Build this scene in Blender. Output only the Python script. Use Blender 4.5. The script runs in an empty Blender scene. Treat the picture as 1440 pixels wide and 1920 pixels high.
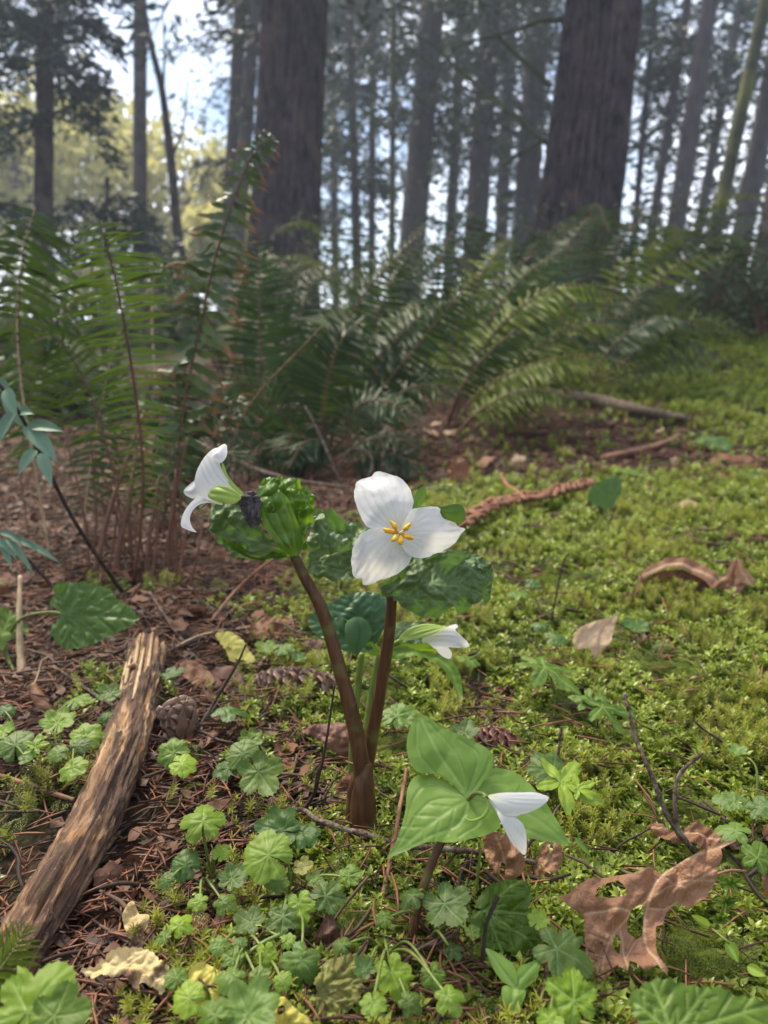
import bpy, math, random
import numpy as np
from mathutils import Vector, Matrix, Euler, noise as mnoise
from mathutils.geometry import delaunay_2d_cdt
random.seed(7); rng = np.random.default_rng(7)
SC = bpy.context.scene
COL = SC.collection
R = math.radians

# ------------------------------------------------------------------ camera
CAMZ, PITCH, FPX = 0.32, R(12.0), 1440.0
cam = bpy.data.cameras.new("camera"); camo = bpy.data.objects.new("camera", cam); COL.objects.link(camo)
camo.location = (0, 0, CAMZ); camo.rotation_euler = (R(90) - PITCH, 0, 0)
cam.sensor_fit = 'VERTICAL'; cam.sensor_height = 36; cam.sensor_width = 27; cam.lens = 27
cam.clip_start = 0.02; cam.clip_end = 2000
cam.dof.use_dof = True; cam.dof.focus_distance = 0.47; cam.dof.aperture_fstop = 8.5
SC.camera = camo

# ------------------------------------------------------------------ sky and sun
SUN_EL, SUN_AZ = R(52), R(-35)          # azimuth measured from +Y (ahead) towards +X
world = bpy.data.worlds.new("World"); SC.world = world; world.use_nodes = True
nt = world.node_tree; nt.nodes.clear()
wo = nt.nodes.new('ShaderNodeOutputWorld'); bg = nt.nodes.new('ShaderNodeBackground')
sky = nt.nodes.new('ShaderNodeTexSky'); sky.sky_type = 'NISHITA'; sky.sun_disc = False
sky.ozone_density = 2.6; sky.dust_density = 0.3; sky.sun_elevation = SUN_EL; sky.sun_rotation = SUN_AZ
tc = nt.nodes.new('ShaderNodeTexCoord')
nz = nt.nodes.new('ShaderNodeTexNoise'); nz.inputs['Scale'].default_value = 3.2; nz.inputs['Detail'].default_value = 7
nz.inputs['Roughness'].default_value = 0.6
mp = nt.nodes.new('ShaderNodeMapRange'); mp.inputs[1].default_value = 0.40; mp.inputs[2].default_value = 0.62
mx = nt.nodes.new('ShaderNodeMix'); mx.data_type = 'RGBA'
mx.inputs[7].default_value = (12.6, 13.2, 14.6, 1)       # sunlit cloud
nt.links.new(tc.outputs['Generated'], nz.inputs['Vector'])
nt.links.new(nz.outputs['Fac'], mp.inputs[0]); nt.links.new(mp.outputs[0], mx.inputs[0])
nt.links.new(sky.outputs[0], mx.inputs[6]); nt.links.new(mx.outputs[2], bg.inputs[0])
bg.inputs[1].default_value = 0.095
nt.links.new(bg.outputs[0], wo.inputs[0])

sun = bpy.data.lights.new("sun", 'SUN'); suno = bpy.data.objects.new("sun", sun); COL.objects.link(suno)
sun.energy = 3.6; sun.angle = R(14); sun.color = (1.0, 0.90, 0.70)
sd = Vector((math.sin(SUN_AZ) * math.cos(SUN_EL), math.cos(SUN_AZ) * math.cos(SUN_EL), math.sin(SUN_EL)))
suno.rotation_euler = sd.to_track_quat('Z', 'Y').to_euler(); suno.location = (0, 0, 30)

SC.view_settings.view_transform = 'Standard'; SC.view_settings.look = 'None'
SC.view_settings.exposure = 1.15; SC.view_settings.gamma = 1.0; SC.view_settings.use_curve_mapping = False
SC.cycles.use_denoising = True
SC.cycles.max_bounces = 6; SC.cycles.transparent_max_bounces = 8; SC.cycles.sample_clamp_indirect = 6

# ------------------------------------------------------------------ pixel <-> world (photo pixels, 1440 x 1920)
CP, SP = math.cos(PITCH), math.sin(PITCH)
FWD = np.array((0, CP, -SP)); UPV = np.array((0, SP, CP)); RGT = np.array((1.0, 0, 0)); CAM = np.array((0, 0, CAMZ))
def ray(px, py):
    return FWD + (px - 720) / FPX * RGT - (py - 960) / FPX * UPV
def P(px, py, d):
    return CAM + d * ray(px, py)

# ------------------------------------------------------------------ numpy value noise
def _hash(ix, iy, s):
    n = (ix.astype(np.int64) * 374761393 + iy.astype(np.int64) * 668265263 + s * 974634541) & 0x7fffffff
    n = ((n ^ (n >> 13)) * 1274126177) & 0x7fffffff
    n = n ^ (n >> 16)
    return (n & 0xffff) / 65535.0
def vn(x, y, s=0):
    x = np.asarray(x, float); y = np.asarray(y, float)
    ix = np.floor(x); iy = np.floor(y); fx = x - ix; fy = y - iy
    fx = fx * fx * (3 - 2 * fx); fy = fy * fy * (3 - 2 * fy)
    ix = ix.astype(np.int64); iy = iy.astype(np.int64)
    a = _hash(ix, iy, s); b = _hash(ix + 1, iy, s); c = _hash(ix, iy + 1, s); d = _hash(ix + 1, iy + 1, s)
    return (a * (1 - fx) + b * fx) * (1 - fy) + (c * (1 - fx) + d * fx) * fy
def fbm(x, y, s=0, o=4):
    t = 0; a = 0.5; n = 0
    for i in range(o):
        t = t + a * vn(x * 2 ** i, y * 2 ** i, s + 31 * i); n += a; a *= 0.5
    return t / n
def sstep(a, b, x):
    t = np.clip((np.asarray(x, float) - a) / (b - a), 0, 1); return t * t * (3 - 2 * t)

def H(x, y):
    x = np.asarray(x, float); y = np.asarray(y, float)
    r = np.hypot(x, y)
    bump = 0.030 * (fbm(x * 5, y * 5, 3, 3) - 0.5) + 0.012 * (vn(x * 22, y * 22, 5) - 0.5)
    bump = bump + 0.16 * (fbm(x * 0.9, y * 0.9, 9, 3) - 0.5) * sstep(1.5, 4, r)
    rise = sstep(1.6, 8.5, y) * (0.78 + 0.055 * np.clip(x, -6, 8))
    drop = sstep(10, 26, y) * 2.2
    return bump + rise - drop
_ds = np.concatenate([np.arange(0.2, 3, 0.002), np.arange(3, 40, 0.02)])
def Gd(px, py):
    r = ray(px, py); pts = CAM + _ds[:, None] * r
    w = np.nonzero(pts[:, 2] < H(pts[:, 0], pts[:, 1]))[0]
    return _ds[w[0]] if len(w) else 40.0
def G(px, py, lift=0.0):
    d = Gd(px, py); p = CAM + d * ray(px, py); p[2] += lift; return p

# ------------------------------------------------------------------ object helpers
def off(o):
    v = np.zeros(3)
    while o is not None:
        v = v + np.array(o.location); o = o.parent
    return v
def tag(o, label=None, cat=None, group=None, kind=None):
    if label: o['label'] = label
    if cat: o['category'] = cat
    if group: o['group'] = group
    if kind: o['kind'] = kind
    return o
def mesh_from(name, v, f, mats=(), smooth=True, attrs=None, midx=None):
    me = bpy.data.meshes.new(name)
    v = np.asarray(v, float)
    if isinstance(f, np.ndarray):
        k = f.shape[1]; n = len(f)
        me.vertices.add(len(v)); me.vertices.foreach_set('co', v.ravel())
        me.loops.add(n * k); me.polygons.add(n)
        me.loops.foreach_set('vertex_index', f.ravel().astype(np.int32))
        me.polygons.foreach_set('loop_start', np.arange(0, n * k, k, dtype=np.int32))
        me.update(calc_edges=True)
    else:
        me.from_pydata([tuple(p) for p in v], [], [tuple(q) for q in f]); me.update()
    for m in mats: me.materials.append(m)
    me.polygons.foreach_set('use_smooth', [smooth] * len(me.polygons))
    if midx is not None: me.polygons.foreach_set('material_index', np.asarray(midx, np.int32))
    for k, a in (attrs or {}).items():
        at = me.attributes.new(k, 'FLOAT', 'POINT'); at.data.foreach_set('value', np.asarray(a, np.float32))
    return me
def mk(name, v, f, mat, parent=None, base=None, attrs=None, smooth=True):
    """a mesh object from world-space vertices; top-level objects get their origin at base"""
    v = np.asarray(v, float)
    if parent is not None:
        o0 = off(parent); me = mesh_from(name, v - o0, f, [mat], smooth, attrs)
        o = bpy.data.objects.new(name, me); COL.objects.link(o); o.parent = parent
    else:
        b = np.asarray(base if base is not None else v.mean(0), float)
        me = mesh_from(name, v - b, f, [mat], smooth, attrs)
        o = bpy.data.objects.new(name, me); COL.objects.link(o); o.location = b
    return o
def thing(name, label, cat, loc, group=None):
    o = bpy.data.objects.new(name, None); COL.objects.link(o); o.location = [float(c) for c in loc]
    o.empty_display_size = 0.02
    return tag(o, label, cat, group)

class MB:
    def __init__(s): s.v = []; s.f = []; s.n = 0; s.a = {}
    def add(s, v, f, **attrs):
        v = np.asarray(v, float); s.v.append(v); s.f += [tuple(int(i) + s.n for i in q) for q in f]; s.n += len(v)
        for k, a in attrs.items(): s.a.setdefault(k, []).append(np.broadcast_to(a, (len(v),)))
    def build(s, name, mat, parent=None, base=None, smooth=True):
        return mk(name, np.concatenate(s.v), s.f, mat, parent, base, {k: np.concatenate(a) for k, a in s.a.items()}, smooth)

def catmull(pts, n):
    p = np.asarray(pts, float)
    if len(p) == 2:
        t = np.linspace(0, 1, n)[:, None]; return p[0] * (1 - t) + p[1] * t
    q = np.vstack([2 * p[0] - p[1], p, 2 * p[-1] - p[-2]])
    out = []; m = len(p) - 1
    for u in np.linspace(0, m, n):
        i = min(int(u), m - 1); t = u - i
        a, b, c, d = q[i], q[i + 1], q[i + 2], q[i + 3]
        out.append(0.5 * ((2 * b) + (-a + c) * t + (2 * a - 5 * b + 4 * c - d) * t * t + (-a + 3 * b - 3 * c + d) * t ** 3))
    return np.array(out)
def nrm(v):
    v = np.asarray(v, float); n = np.linalg.norm(v, axis=-1, keepdims=True); return v / np.maximum(n, 1e-12)

def tube(pts, rad, seg=8, n=None, rough=0.0, seed=0, cap=True):
    """tapered tube along pts; rad = list of radii along it"""
    pts = np.asarray(pts, float); n = n or max(6, 4 * len(pts))
    c = catmull(pts, n); rr = np.interp(np.linspace(0, 1, n), np.linspace(0, 1, len(np.atleast_1d(rad))), np.atleast_1d(rad))
    T = nrm(np.gradient(c, axis=0)); ref = np.array((0.31, 0.17, 0.93))
    if abs(T.mean(0) @ ref) > 0.9 * np.linalg.norm(T.mean(0)): ref = np.array((0.9, 0.3, 0.1))
    S = nrm(np.cross(T, ref)); B = np.cross(T, S)
    a = np.linspace(0, 2 * math.pi, seg, endpoint=False)
    v = np.zeros((n, seg, 3)); tt = np.linspace(0, 1, n)
    for k in range(seg):
        r = rr.copy()
        if rough: r = r * (1 + rough * (fbm(np.full(n, k * 1.7 + seed * 13), tt * n * 0.35, seed, 2) - 0.5) * 2)
        v[:, k] = c + (S * math.cos(a[k]) + B * math.sin(a[k])) * r[:, None]
    f = []
    for i in range(n - 1):
        for k in range(seg):
            k2 = (k + 1) % seg; f.append((i * seg + k, i * seg + k2, (i + 1) * seg + k2, (i + 1) * seg + k))
    v = v.reshape(-1, 3)
    if cap:
        v = np.vstack([v, c[0], c[-1]]); A, Z = n * seg, n * seg + 1
        for k in range(seg):
            k2 = (k + 1) % seg; f.append((A, k2, k)); f.append((Z, (n - 1) * seg + k, (n - 1) * seg + k2))
    return v, f
def ptube(px, rad_px, seg=8, n=None, rough=0.0, seed=0):
    """tube through pixel points (px, py, depth); radius in photo pixels at that depth"""
    pts = [P(*q) for q in px]; r = [rp * q[2] / FPX for rp, q in zip(np.interp(np.linspace(0, 1, len(px)), np.linspace(0, 1, len(np.atleast_1d(rad_px))), np.atleast_1d(rad_px)), px)]
    return tube(pts, r, seg, n, rough, seed)

# ------------------------------------------------------------------ materials
def N(nt, t, **kw):
    n = nt.nodes.new(t)
    for k, v in kw.items():
        if k in n.inputs: n.inputs[k].default_value = v
        else: setattr(n, k, v)
    return n
def newmat(name):
    m = bpy.data.materials.new(name); m.use_nodes = True; nt = m.node_tree; nt.nodes.clear()
    return m, nt
def c4(c): return (*c, 1.0)
def mixc(nt, fac, a, b):
    n = nt.nodes.new('ShaderNodeMix'); n.data_type = 'RGBA'
    for s, i in ((fac, 0), (a, 6), (b, 7)):
        if isinstance(s, (int, float)): n.inputs[i].default_value = s
        elif isinstance(s, tuple): n.inputs[i].default_value = c4(s)
        else: nt.links.new(s, n.inputs[i])
    return n.outputs[2]
def ramp(nt, src, lo, hi, a=0.0, b=1.0):
    n = nt.nodes.new('ShaderNodeMapRange'); n.inputs[1].default_value = lo; n.inputs[2].default_value = hi
    n.inputs[3].default_value = a; n.inputs[4].default_value = b; nt.links.new(src, n.inputs[0]); return n.outputs[0]
def math_(nt, op, a, b):
    n = nt.nodes.new('ShaderNodeMath'); n.operation = op
    for s, i in ((a, 0), (b, 1)):
        if isinstance(s, (int, float)): n.inputs[i].default_value = s
        else: nt.links.new(s, n.inputs[i])
    return n.outputs[0]
def noise_(nt, scale, detail=4, coord='Object', rough=0.55, stretch=None):
    t = nt.nodes.new('ShaderNodeTexCoord'); n = N(nt, 'ShaderNodeTexNoise', Scale=scale, Detail=detail, Roughness=rough)
    src = t.outputs[coord]
    if stretch:
        m = nt.nodes.new('ShaderNodeMapping'); m.inputs['Scale'].default_value = stretch
        nt.links.new(src, m.inputs[0]); src = m.outputs[0]
    nt.links.new(src, n.inputs['Vector']); return n.outputs['Fac']

def leafmat(name, c1, c2, vein=None, veinfac=0.7, rough=0.42, transl=0.3, tcol=None, scale=60, spots=None, edge=None, spec=0.3, bump=0.15, bscale=900, rnd=0.5, spotlo=0.62):
    """plant tissue: two mottled tones, per-object variation, pigment of the veins, light passing through"""
    m, nt = newmat(name)
    oi = nt.nodes.new('ShaderNodeObjectInfo')
    f = math_(nt, 'ADD', math_(nt, 'MULTIPLY', noise_(nt, scale, 5), 1.0), math_(nt, 'MULTIPLY', math_(nt, 'SUBTRACT', oi.outputs['Random'], 0.5), rnd))
    col = mixc(nt, ramp(nt, f, 0.30, 0.70), c1, c2)
    if spots: col = mixc(nt, ramp(nt, noise_(nt, scale * 1.7, 4), spotlo, spotlo + 0.08), col, spots)
    if edge:
        e = nt.nodes.new('ShaderNodeAttribute'); e.attribute_name = 'edge'
        col = mixc(nt, e.outputs['Fac'], col, edge)
    a = nt.nodes.new('ShaderNodeAttribute'); a.attribute_name = 'vein'
    if vein: col = mixc(nt, math_(nt, 'MULTIPLY', a.outputs['Fac'], veinfac), col, vein)
    pb = N(nt, 'ShaderNodeBsdfPrincipled', Roughness=rough); nt.links.new(col, pb.inputs['Base Color'])
    pb.inputs['Specular IOR Level'].default_value = spec
    b = N(nt, 'ShaderNodeBump', Strength=bump, Distance=0.002); nt.links.new(noise_(nt, bscale, 3), b.inputs['Height'])
    nt.links.new(b.outputs[0], pb.inputs['Normal'])
    out = nt.nodes.new('ShaderNodeOutputMaterial')
    if transl:
        tr = nt.nodes.new('ShaderNodeBsdfTranslucent')
        if tcol: nt.links.new(mixc(nt, 0.6, col, tcol), tr.inputs[0])
        else: nt.links.new(col, tr.inputs[0])
        ms = nt.nodes.new('ShaderNodeMixShader'); ms.inputs[0].default_value = transl
        nt.links.new(pb.outputs[0], ms.inputs[1]); nt.links.new(tr.outputs[0], ms.inputs[2]); nt.links.new(ms.outputs[0], out.inputs[0])
    else: nt.links.new(pb.outputs[0], out.inputs[0])
    return m
def woodmat(name, c1, c2, c3, scale=40, stretch=(1, 1, 0.15), rough=0.85, bump=0.5, attr=None, coord='Object', bdist=0.003):
    m, nt = newmat(name)
    f1 = noise_(nt, scale, 6, coord, 0.6, stretch); f2 = noise_(nt, scale * 0.3, 4, coord, 0.5)
    col = mixc(nt, ramp(nt, f1, 0.35, 0.65), c1, c2)
    col = mixc(nt, ramp(nt, f2, 0.52, 0.7), col, c3)
    if attr:
        a = nt.nodes.new('ShaderNodeAttribute'); a.attribute_name = attr[0]
        col = mixc(nt, a.outputs['Fac'], col, attr[1])
    pb = N(nt, 'ShaderNodeBsdfPrincipled', Roughness=rough); nt.links.new(col, pb.inputs['Base Color'])
    pb.inputs['Specular IOR Level'].default_value = 0.3
    b = N(nt, 'ShaderNodeBump', Strength=bump, Distance=bdist); nt.links.new(f1, b.inputs['Height']); nt.links.new(b.outputs[0], pb.inputs['Normal'])
    out = nt.nodes.new('ShaderNodeOutputMaterial'); nt.links.new(pb.outputs[0], out.inputs[0]); return m

M = {}
M['petal'] = leafmat('white_petal', (0.75, 0.725, 0.71), (0.80, 0.775, 0.765), (0.58, 0.57, 0.58), 0.45, 0.6, 0.42, scale=40, bump=0.08, edge=(0.74, 0.70, 0.34), spec=0.2)
M['sepal'] = leafmat('green_sepal', (0.30, 0.42, 0.08), (0.42, 0.55, 0.14), (0.22, 0.34, 0.05), 0.6, 0.45, 0.35, scale=50)
M['anther'] = leafmat('yellow_anther', (0.80, 0.42, 0.02), (0.85, 0.55, 0.05), rough=0.7, transl=0.1, scale=300)
M['tril'] = leafmat('trillium_leaf_light', (0.150, 0.255, 0.036), (0.215, 0.330, 0.054), (0.29, 0.40, 0.13), 0.6, 0.42, 0.30, (0.3, 0.5, 0.05), scale=30, bump=0.1)
M['tril_dark'] = leafmat('trillium_leaf_dark', (0.068, 0.115, 0.036), (0.130, 0.190, 0.070), (0.24, 0.31, 0.15), 0.6, 0.50, 0.25, (0.15, 0.35, 0.03), scale=90, bump=0.35, bscale=500, spec=0.4)
M['tril_blue'] = leafmat('trillium_leaf_blue', (0.048, 0.110, 0.040), (0.080, 0.160, 0.058), (0.030, 0.08, 0.028), 0.6, 0.36, 0.2, scale=50, bump=0.2)
M['tril_bright'] = leafmat('trillium_leaf_bright', (0.050, 0.110, 0.009), (0.125, 0.220, 0.022), (0.22, 0.33, 0.07), 0.6, 0.36, 0.35, (0.3, 0.5, 0.02), scale=50, bump=0.2)
M['withered'] = leafmat('withered_leaf', (0.045, 0.038, 0.042), (0.10, 0.085, 0.09), rough=0.8, transl=0.05, scale=200, bump=0.8)
M['stem'] = woodmat('purple_brown_stem', (0.050, 0.018, 0.010), (0.115, 0.052, 0.022), (0.110, 0.092, 0.028), 260, (1, 1, 0.04), 0.38, 0.5, bdist=0.001)
M['gstem'] = woodmat('green_stem', (0.10, 0.15, 0.025), (0.17, 0.22, 0.05), (0.12, 0.10, 0.03), 240, (1, 1, 0.1), 0.42, 0.15, bdist=0.001)
M['fringe'] = leafmat('lobed_leaf_green', (0.072, 0.130, 0.008), (0.150, 0.230, 0.018), (0.26, 0.36, 0.09), 0.65, 0.45, 0.28, scale=70, rnd=0.8)
M['fringe_dull'] = leafmat('lobed_leaf_dull', (0.046, 0.084, 0.008), (0.092, 0.144, 0.015), (0.16, 0.26, 0.10), 0.6, 0.45, 0.22, scale=70, rnd=0.8, spots=(0.12, 0.13, 0.04), spotlo=.66)
M['fringe_blue'] = leafmat('lobed_leaf_bluish', (0.052, 0.104, 0.014), (0.100, 0.170, 0.024), (0.16, 0.24, 0.07), 0.45, 0.42, 0.2, scale=70, rnd=0.8)
M['fringe_bright'] = leafmat('lobed_leaf_bright', (0.150, 0.245, 0.010), (0.250, 0.350, 0.024), (0.36, 0.52, 0.16), 0.6, 0.42, 0.35, scale=45)
M['fringe_dark'] = leafmat('lobed_leaf_dark', (0.040, 0.088, 0.012), (0.072, 0.135, 0.020), (0.035, 0.085, 0.015), 0.6, 0.42, 0.3, (0.2, 0.4, 0.03), scale=45)
M['yellow'] = leafmat('yellow_leaf', (0.48, 0.42, 0.08), (0.62, 0.52, 0.12), (0.5, 0.5, 0.1), 0.5, 0.5, 0.3, scale=70, spots=(0.16, 0.08, 0.03))
M['olive'] = leafmat('olive_leaf', (0.20, 0.20, 0.045), (0.30, 0.24, 0.06), (0.12, 0.12, 0.04), 0.6, 0.5, 0.25, scale=70, spots=(0.17, 0.10, 0.04))
M['dead'] = leafmat('dead_leaf', (0.20, 0.088, 0.042), (0.33, 0.165, 0.090), (0.52, 0.34, 0.21), 0.95, 0.5, 0.2, scale=35, bump=0.5, bscale=600)
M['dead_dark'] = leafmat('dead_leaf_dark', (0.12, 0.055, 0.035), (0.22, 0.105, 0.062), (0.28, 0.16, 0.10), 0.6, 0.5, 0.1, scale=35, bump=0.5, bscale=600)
M['dead_pale'] = leafmat('dead_leaf_pale', (0.42, 0.27, 0.15), (0.54, 0.37, 0.23), (0.38, 0.2, 0.12), 0.6, 0.5, 0.25, scale=35, bump=0.3, bscale=600)
M['dead_tan'] = leafmat('dead_leaf_tan', (0.50, 0.36, 0.16), (0.60, 0.46, 0.22), (0.46, 0.3, 0.12), 0.5, 0.55, 0.2, scale=26, spots=(0.16, 0.085, 0.05), spotlo=0.52, bump=0.4, bscale=600)
M['twig'] = woodmat('twig_bark', (0.040, 0.024, 0.016), (0.190, 0.130, 0.090), (0.30, 0.26, 0.21), 420, (1, 1, 0.5), 0.9, 1.0)
M['twig_dark'] = woodmat('dark_twig', (0.028, 0.018, 0.014), (0.055, 0.036, 0.028), (0.08, 0.06, 0.05), 160, (1, 1, 0.4), 0.8, 0.4)
M['twig_red'] = woodmat('red_brown_stalk', (0.20, 0.090, 0.055), (0.30, 0.150, 0.090), (0.15, 0.08, 0.05), 120, (1, 1, 0.3), 0.75, 0.4)
M['twig_tan'] = woodmat('tan_stalk', (0.36, 0.25, 0.14), (0.46, 0.34, 0.20), (0.28, 0.19, 0.11), 120, (1, 1, 0.3), 0.7, 0.4)
M['fernstem'] = woodmat('fern_stalk', (0.095, 0.040, 0.026), (0.16, 0.070, 0.040), (0.08, 0.05, 0.03), 120, (1, 1, 0.3), 0.6, 0.4)
M['fern'] = leafmat('fern_pinna', (0.022, 0.046, 0.005), (0.044, 0.080, 0.010), rough=0.45, spec=0.2, transl=0.35, tcol=(0.09, 0.15, 0.02), scale=14)
M['fern_main'] = leafmat('fern_pinna_main', (0.030, 0.056, 0.010), (0.056, 0.092, 0.018), rough=0.40, spec=0.4, transl=0.35, tcol=(0.12, 0.2, 0.02), scale=14)
M['fern_dark'] = leafmat('fern_pinna_dark', (0.010, 0.027, 0.005), (0.023, 0.050, 0.010), rough=0.45, spec=0.2, transl=0.3, tcol=(0.05, 0.10, 0.02), scale=8)
M['fern_olive'] = leafmat('fern_pinna_olive', (0.062, 0.092, 0.007), (0.130, 0.165, 0.012), rough=0.5, spec=0.15, transl=0.35, tcol=(0.13, 0.18, 0.015), scale=8)  # sunlit yellow-green: sunlight on these fronds is put into the colour
M['fern_pale'] = leafmat('fern_pinna_pale', (0.040, 0.064, 0.020), (0.075, 0.106, 0.036), rough=0.45, spec=0.3, transl=0.2, scale=8)
M['fern_brown'] = leafmat('fern_pinna_withering', (0.045, 0.080, 0.032), (0.085, 0.120, 0.050), rough=0.42, spec=0.35, transl=0.2, scale=30, edge=(0.30, 0.11, 0.07), spots=(0.2, 0.09, 0.05))
M['bluegreen'] = leafmat('blue_green_leaf', (0.10, 0.18, 0.11), (0.16, 0.25, 0.16), (0.11, 0.2, 0.14), 0.6, 0.42, 0.2, scale=40)
M['cone'] = leafmat('cone_scale', (0.13, 0.070, 0.046), (0.27, 0.160, 0.110), rough=0.75, transl=0, scale=160, edge=(0.50, 0.35, 0.26), bump=0.4)
M['cone_red'] = leafmat('cone_scale_reddish', (0.30, 0.13, 0.10), (0.40, 0.20, 0.15), rough=0.75, transl=0, scale=160, edge=(0.46, 0.28, 0.2), bump=0.4)
M['rope'] = woodmat('curled_dead_frond', (0.19, 0.080, 0.042), (0.30, 0.140, 0.075), (0.12, 0.055, 0.032), 110, (1, 1, 1), 0.7, 0.6)
M['bark'] = woodmat('fir_bark', (0.013, 0.010, 0.012), (0.078, 0.058, 0.060), (0.098, 0.068, 0.058), 14, (1, 1, 0.30), 0.95, 1.0, bdist=0.05)
M['bark_grey'] = woodmat('grey_bark', (0.046, 0.038, 0.041), (0.085, 0.071, 0.073), (0.075, 0.068, 0.058), 9, (1, 1, 0.2), 0.95, 0.8, bdist=0.04)
M['bark_moss'] = woodmat('mossy_bark', (0.040, 0.046, 0.026), (0.070, 0.078, 0.034), (0.11, 0.115, 0.035), 7, (1, 1, 0.5), 0.95, 0.8, bdist=0.04)
# ------------------------------------------------------------------ where moss grows (world space)
_bd = sorted([tuple(G(px, py)[:2]) for px, py in ((860, 905), (660, 1010), (570, 1140), (545, 1250), (520, 1400), (455, 1520), (330, 1650), (290, 1900))], key=lambda q: q[1])
_by = np.array([q[1] for q in _bd]); _bx = np.array([q[0] for q in _bd])
def mossmask(x, y):
    xb = np.interp(y, _by, _bx, left=_bx[0], right=_bx[-1] + 0.0)
    wob = 0.09 * (fbm(x * 7, y * 7, 21, 3) - 0.5) * (0.6 + y)
    w = 0.03 + 0.05 * y
    m = sstep(-w, w, x - xb + wob)
    patch = 0.7 * sstep(0.63, 0.72, fbm(x * 11 + 5, y * 11, 44, 3)) * (y < 1.0)
    m = np.maximum(m, patch)
    # band of bare brown litter under the ferns
    lit = sstep(0.0, 0.25, y - (1.70 + 0.10 * (x - 0.2))) * (1 - sstep(-0.2, 0.5, y - (3.4 + 0.5 * x))) * (1 - sstep(0.9, 1.7, x + 0.25 * (y - 2)))
    return np.clip(m * (1 - 0.95 * lit * (fbm(x * 4, y * 4, 61, 3) > 0.22)), 0, 1)

# ------------------------------------------------------------------ ground
rad = np.concatenate([[0.0], np.geomspace(0.04, 75, 240)]); ang = np.linspace(-math.pi, math.pi, 421)[:-1]
wfor = np.sign(ang) * math.pi * (np.abs(ang) / math.pi) ** 1.5           # finer straight ahead
RR, AA = np.meshgrid(rad, wfor, indexing='ij')
gx, gy = RR * np.sin(AA), RR * np.cos(AA)
gz = H(gx, gy) + 0.006 * (fbm(gx * 60, gy * 60, 71, 2) - 0.5)
nr, na = RR.shape
idx = np.arange(nr * na).reshape(nr, na); nx = np.roll(idx, -1, axis=1)
gf = np.stack([idx[:-1], idx[1:], nx[1:], nx[:-1]], -1).reshape(-1, 4)
mm = mossmask(gx, gy)
m, nt = newmat('forest_soil')
a = nt.nodes.new('ShaderNodeAttribute'); a.attribute_name = 'moss'
f1 = noise_(nt, 55, 8, 'Object', 0.7); f2 = noise_(nt, 260, 5, 'Object', 0.6); f3 = noise_(nt, 2.2, 6, 'Object', 0.6)
soil = mixc(nt, ramp(nt, f1, 0.35, 0.65), (0.016, 0.010, 0.007), (0.055, 0.030, 0.019))
soil = mixc(nt, ramp(nt, f2, 0.55, 0.7), soil, (0.11, 0.055, 0.036))
gr = mixc(nt, ramp(nt, f2, 0.35, 0.65), (0.010, 0.014, 0.004), (0.030, 0.045, 0.009))  # dark green under the moss, with the shade of its gaps painted in
far = mixc(nt, ramp(nt, f3, 0.38, 0.62), (0.10, 0.085, 0.05), (0.075, 0.11, 0.035))
fa = nt.nodes.new('ShaderNodeAttribute'); fa.attribute_name = 'far'
col = mixc(nt, a.outputs['Fac'], soil, gr); col = mixc(nt, fa.outputs['Fac'], col, far)
pb = N(nt, 'ShaderNodeBsdfPrincipled', Roughness=0.95); nt.links.new(col, pb.inputs['Base Color']); pb.inputs['Specular IOR Level'].default_value = 0.2
b = N(nt, 'ShaderNodeBump', Strength=0.8, Distance=0.004); nt.links.new(f1, b.inputs['Height']); nt.links.new(b.outputs[0], pb.inputs['Normal'])
o_ = nt.nodes.new('ShaderNodeOutputMaterial'); nt.links.new(pb.outputs[0], o_.inputs[0]); M['soil'] = m
gme = mesh_from('ground', np.stack([gx, gy, gz], -1).reshape(-1, 3), gf, [m], True,
                {'moss': mm.ravel(), 'far': sstep(3.0, 5.5, RR).ravel()})
ground = bpy.data.objects.new('ground', gme); COL.objects.link(ground); tag(ground, 'brown forest soil under moss and needle litter', None, None, 'structure')

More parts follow.
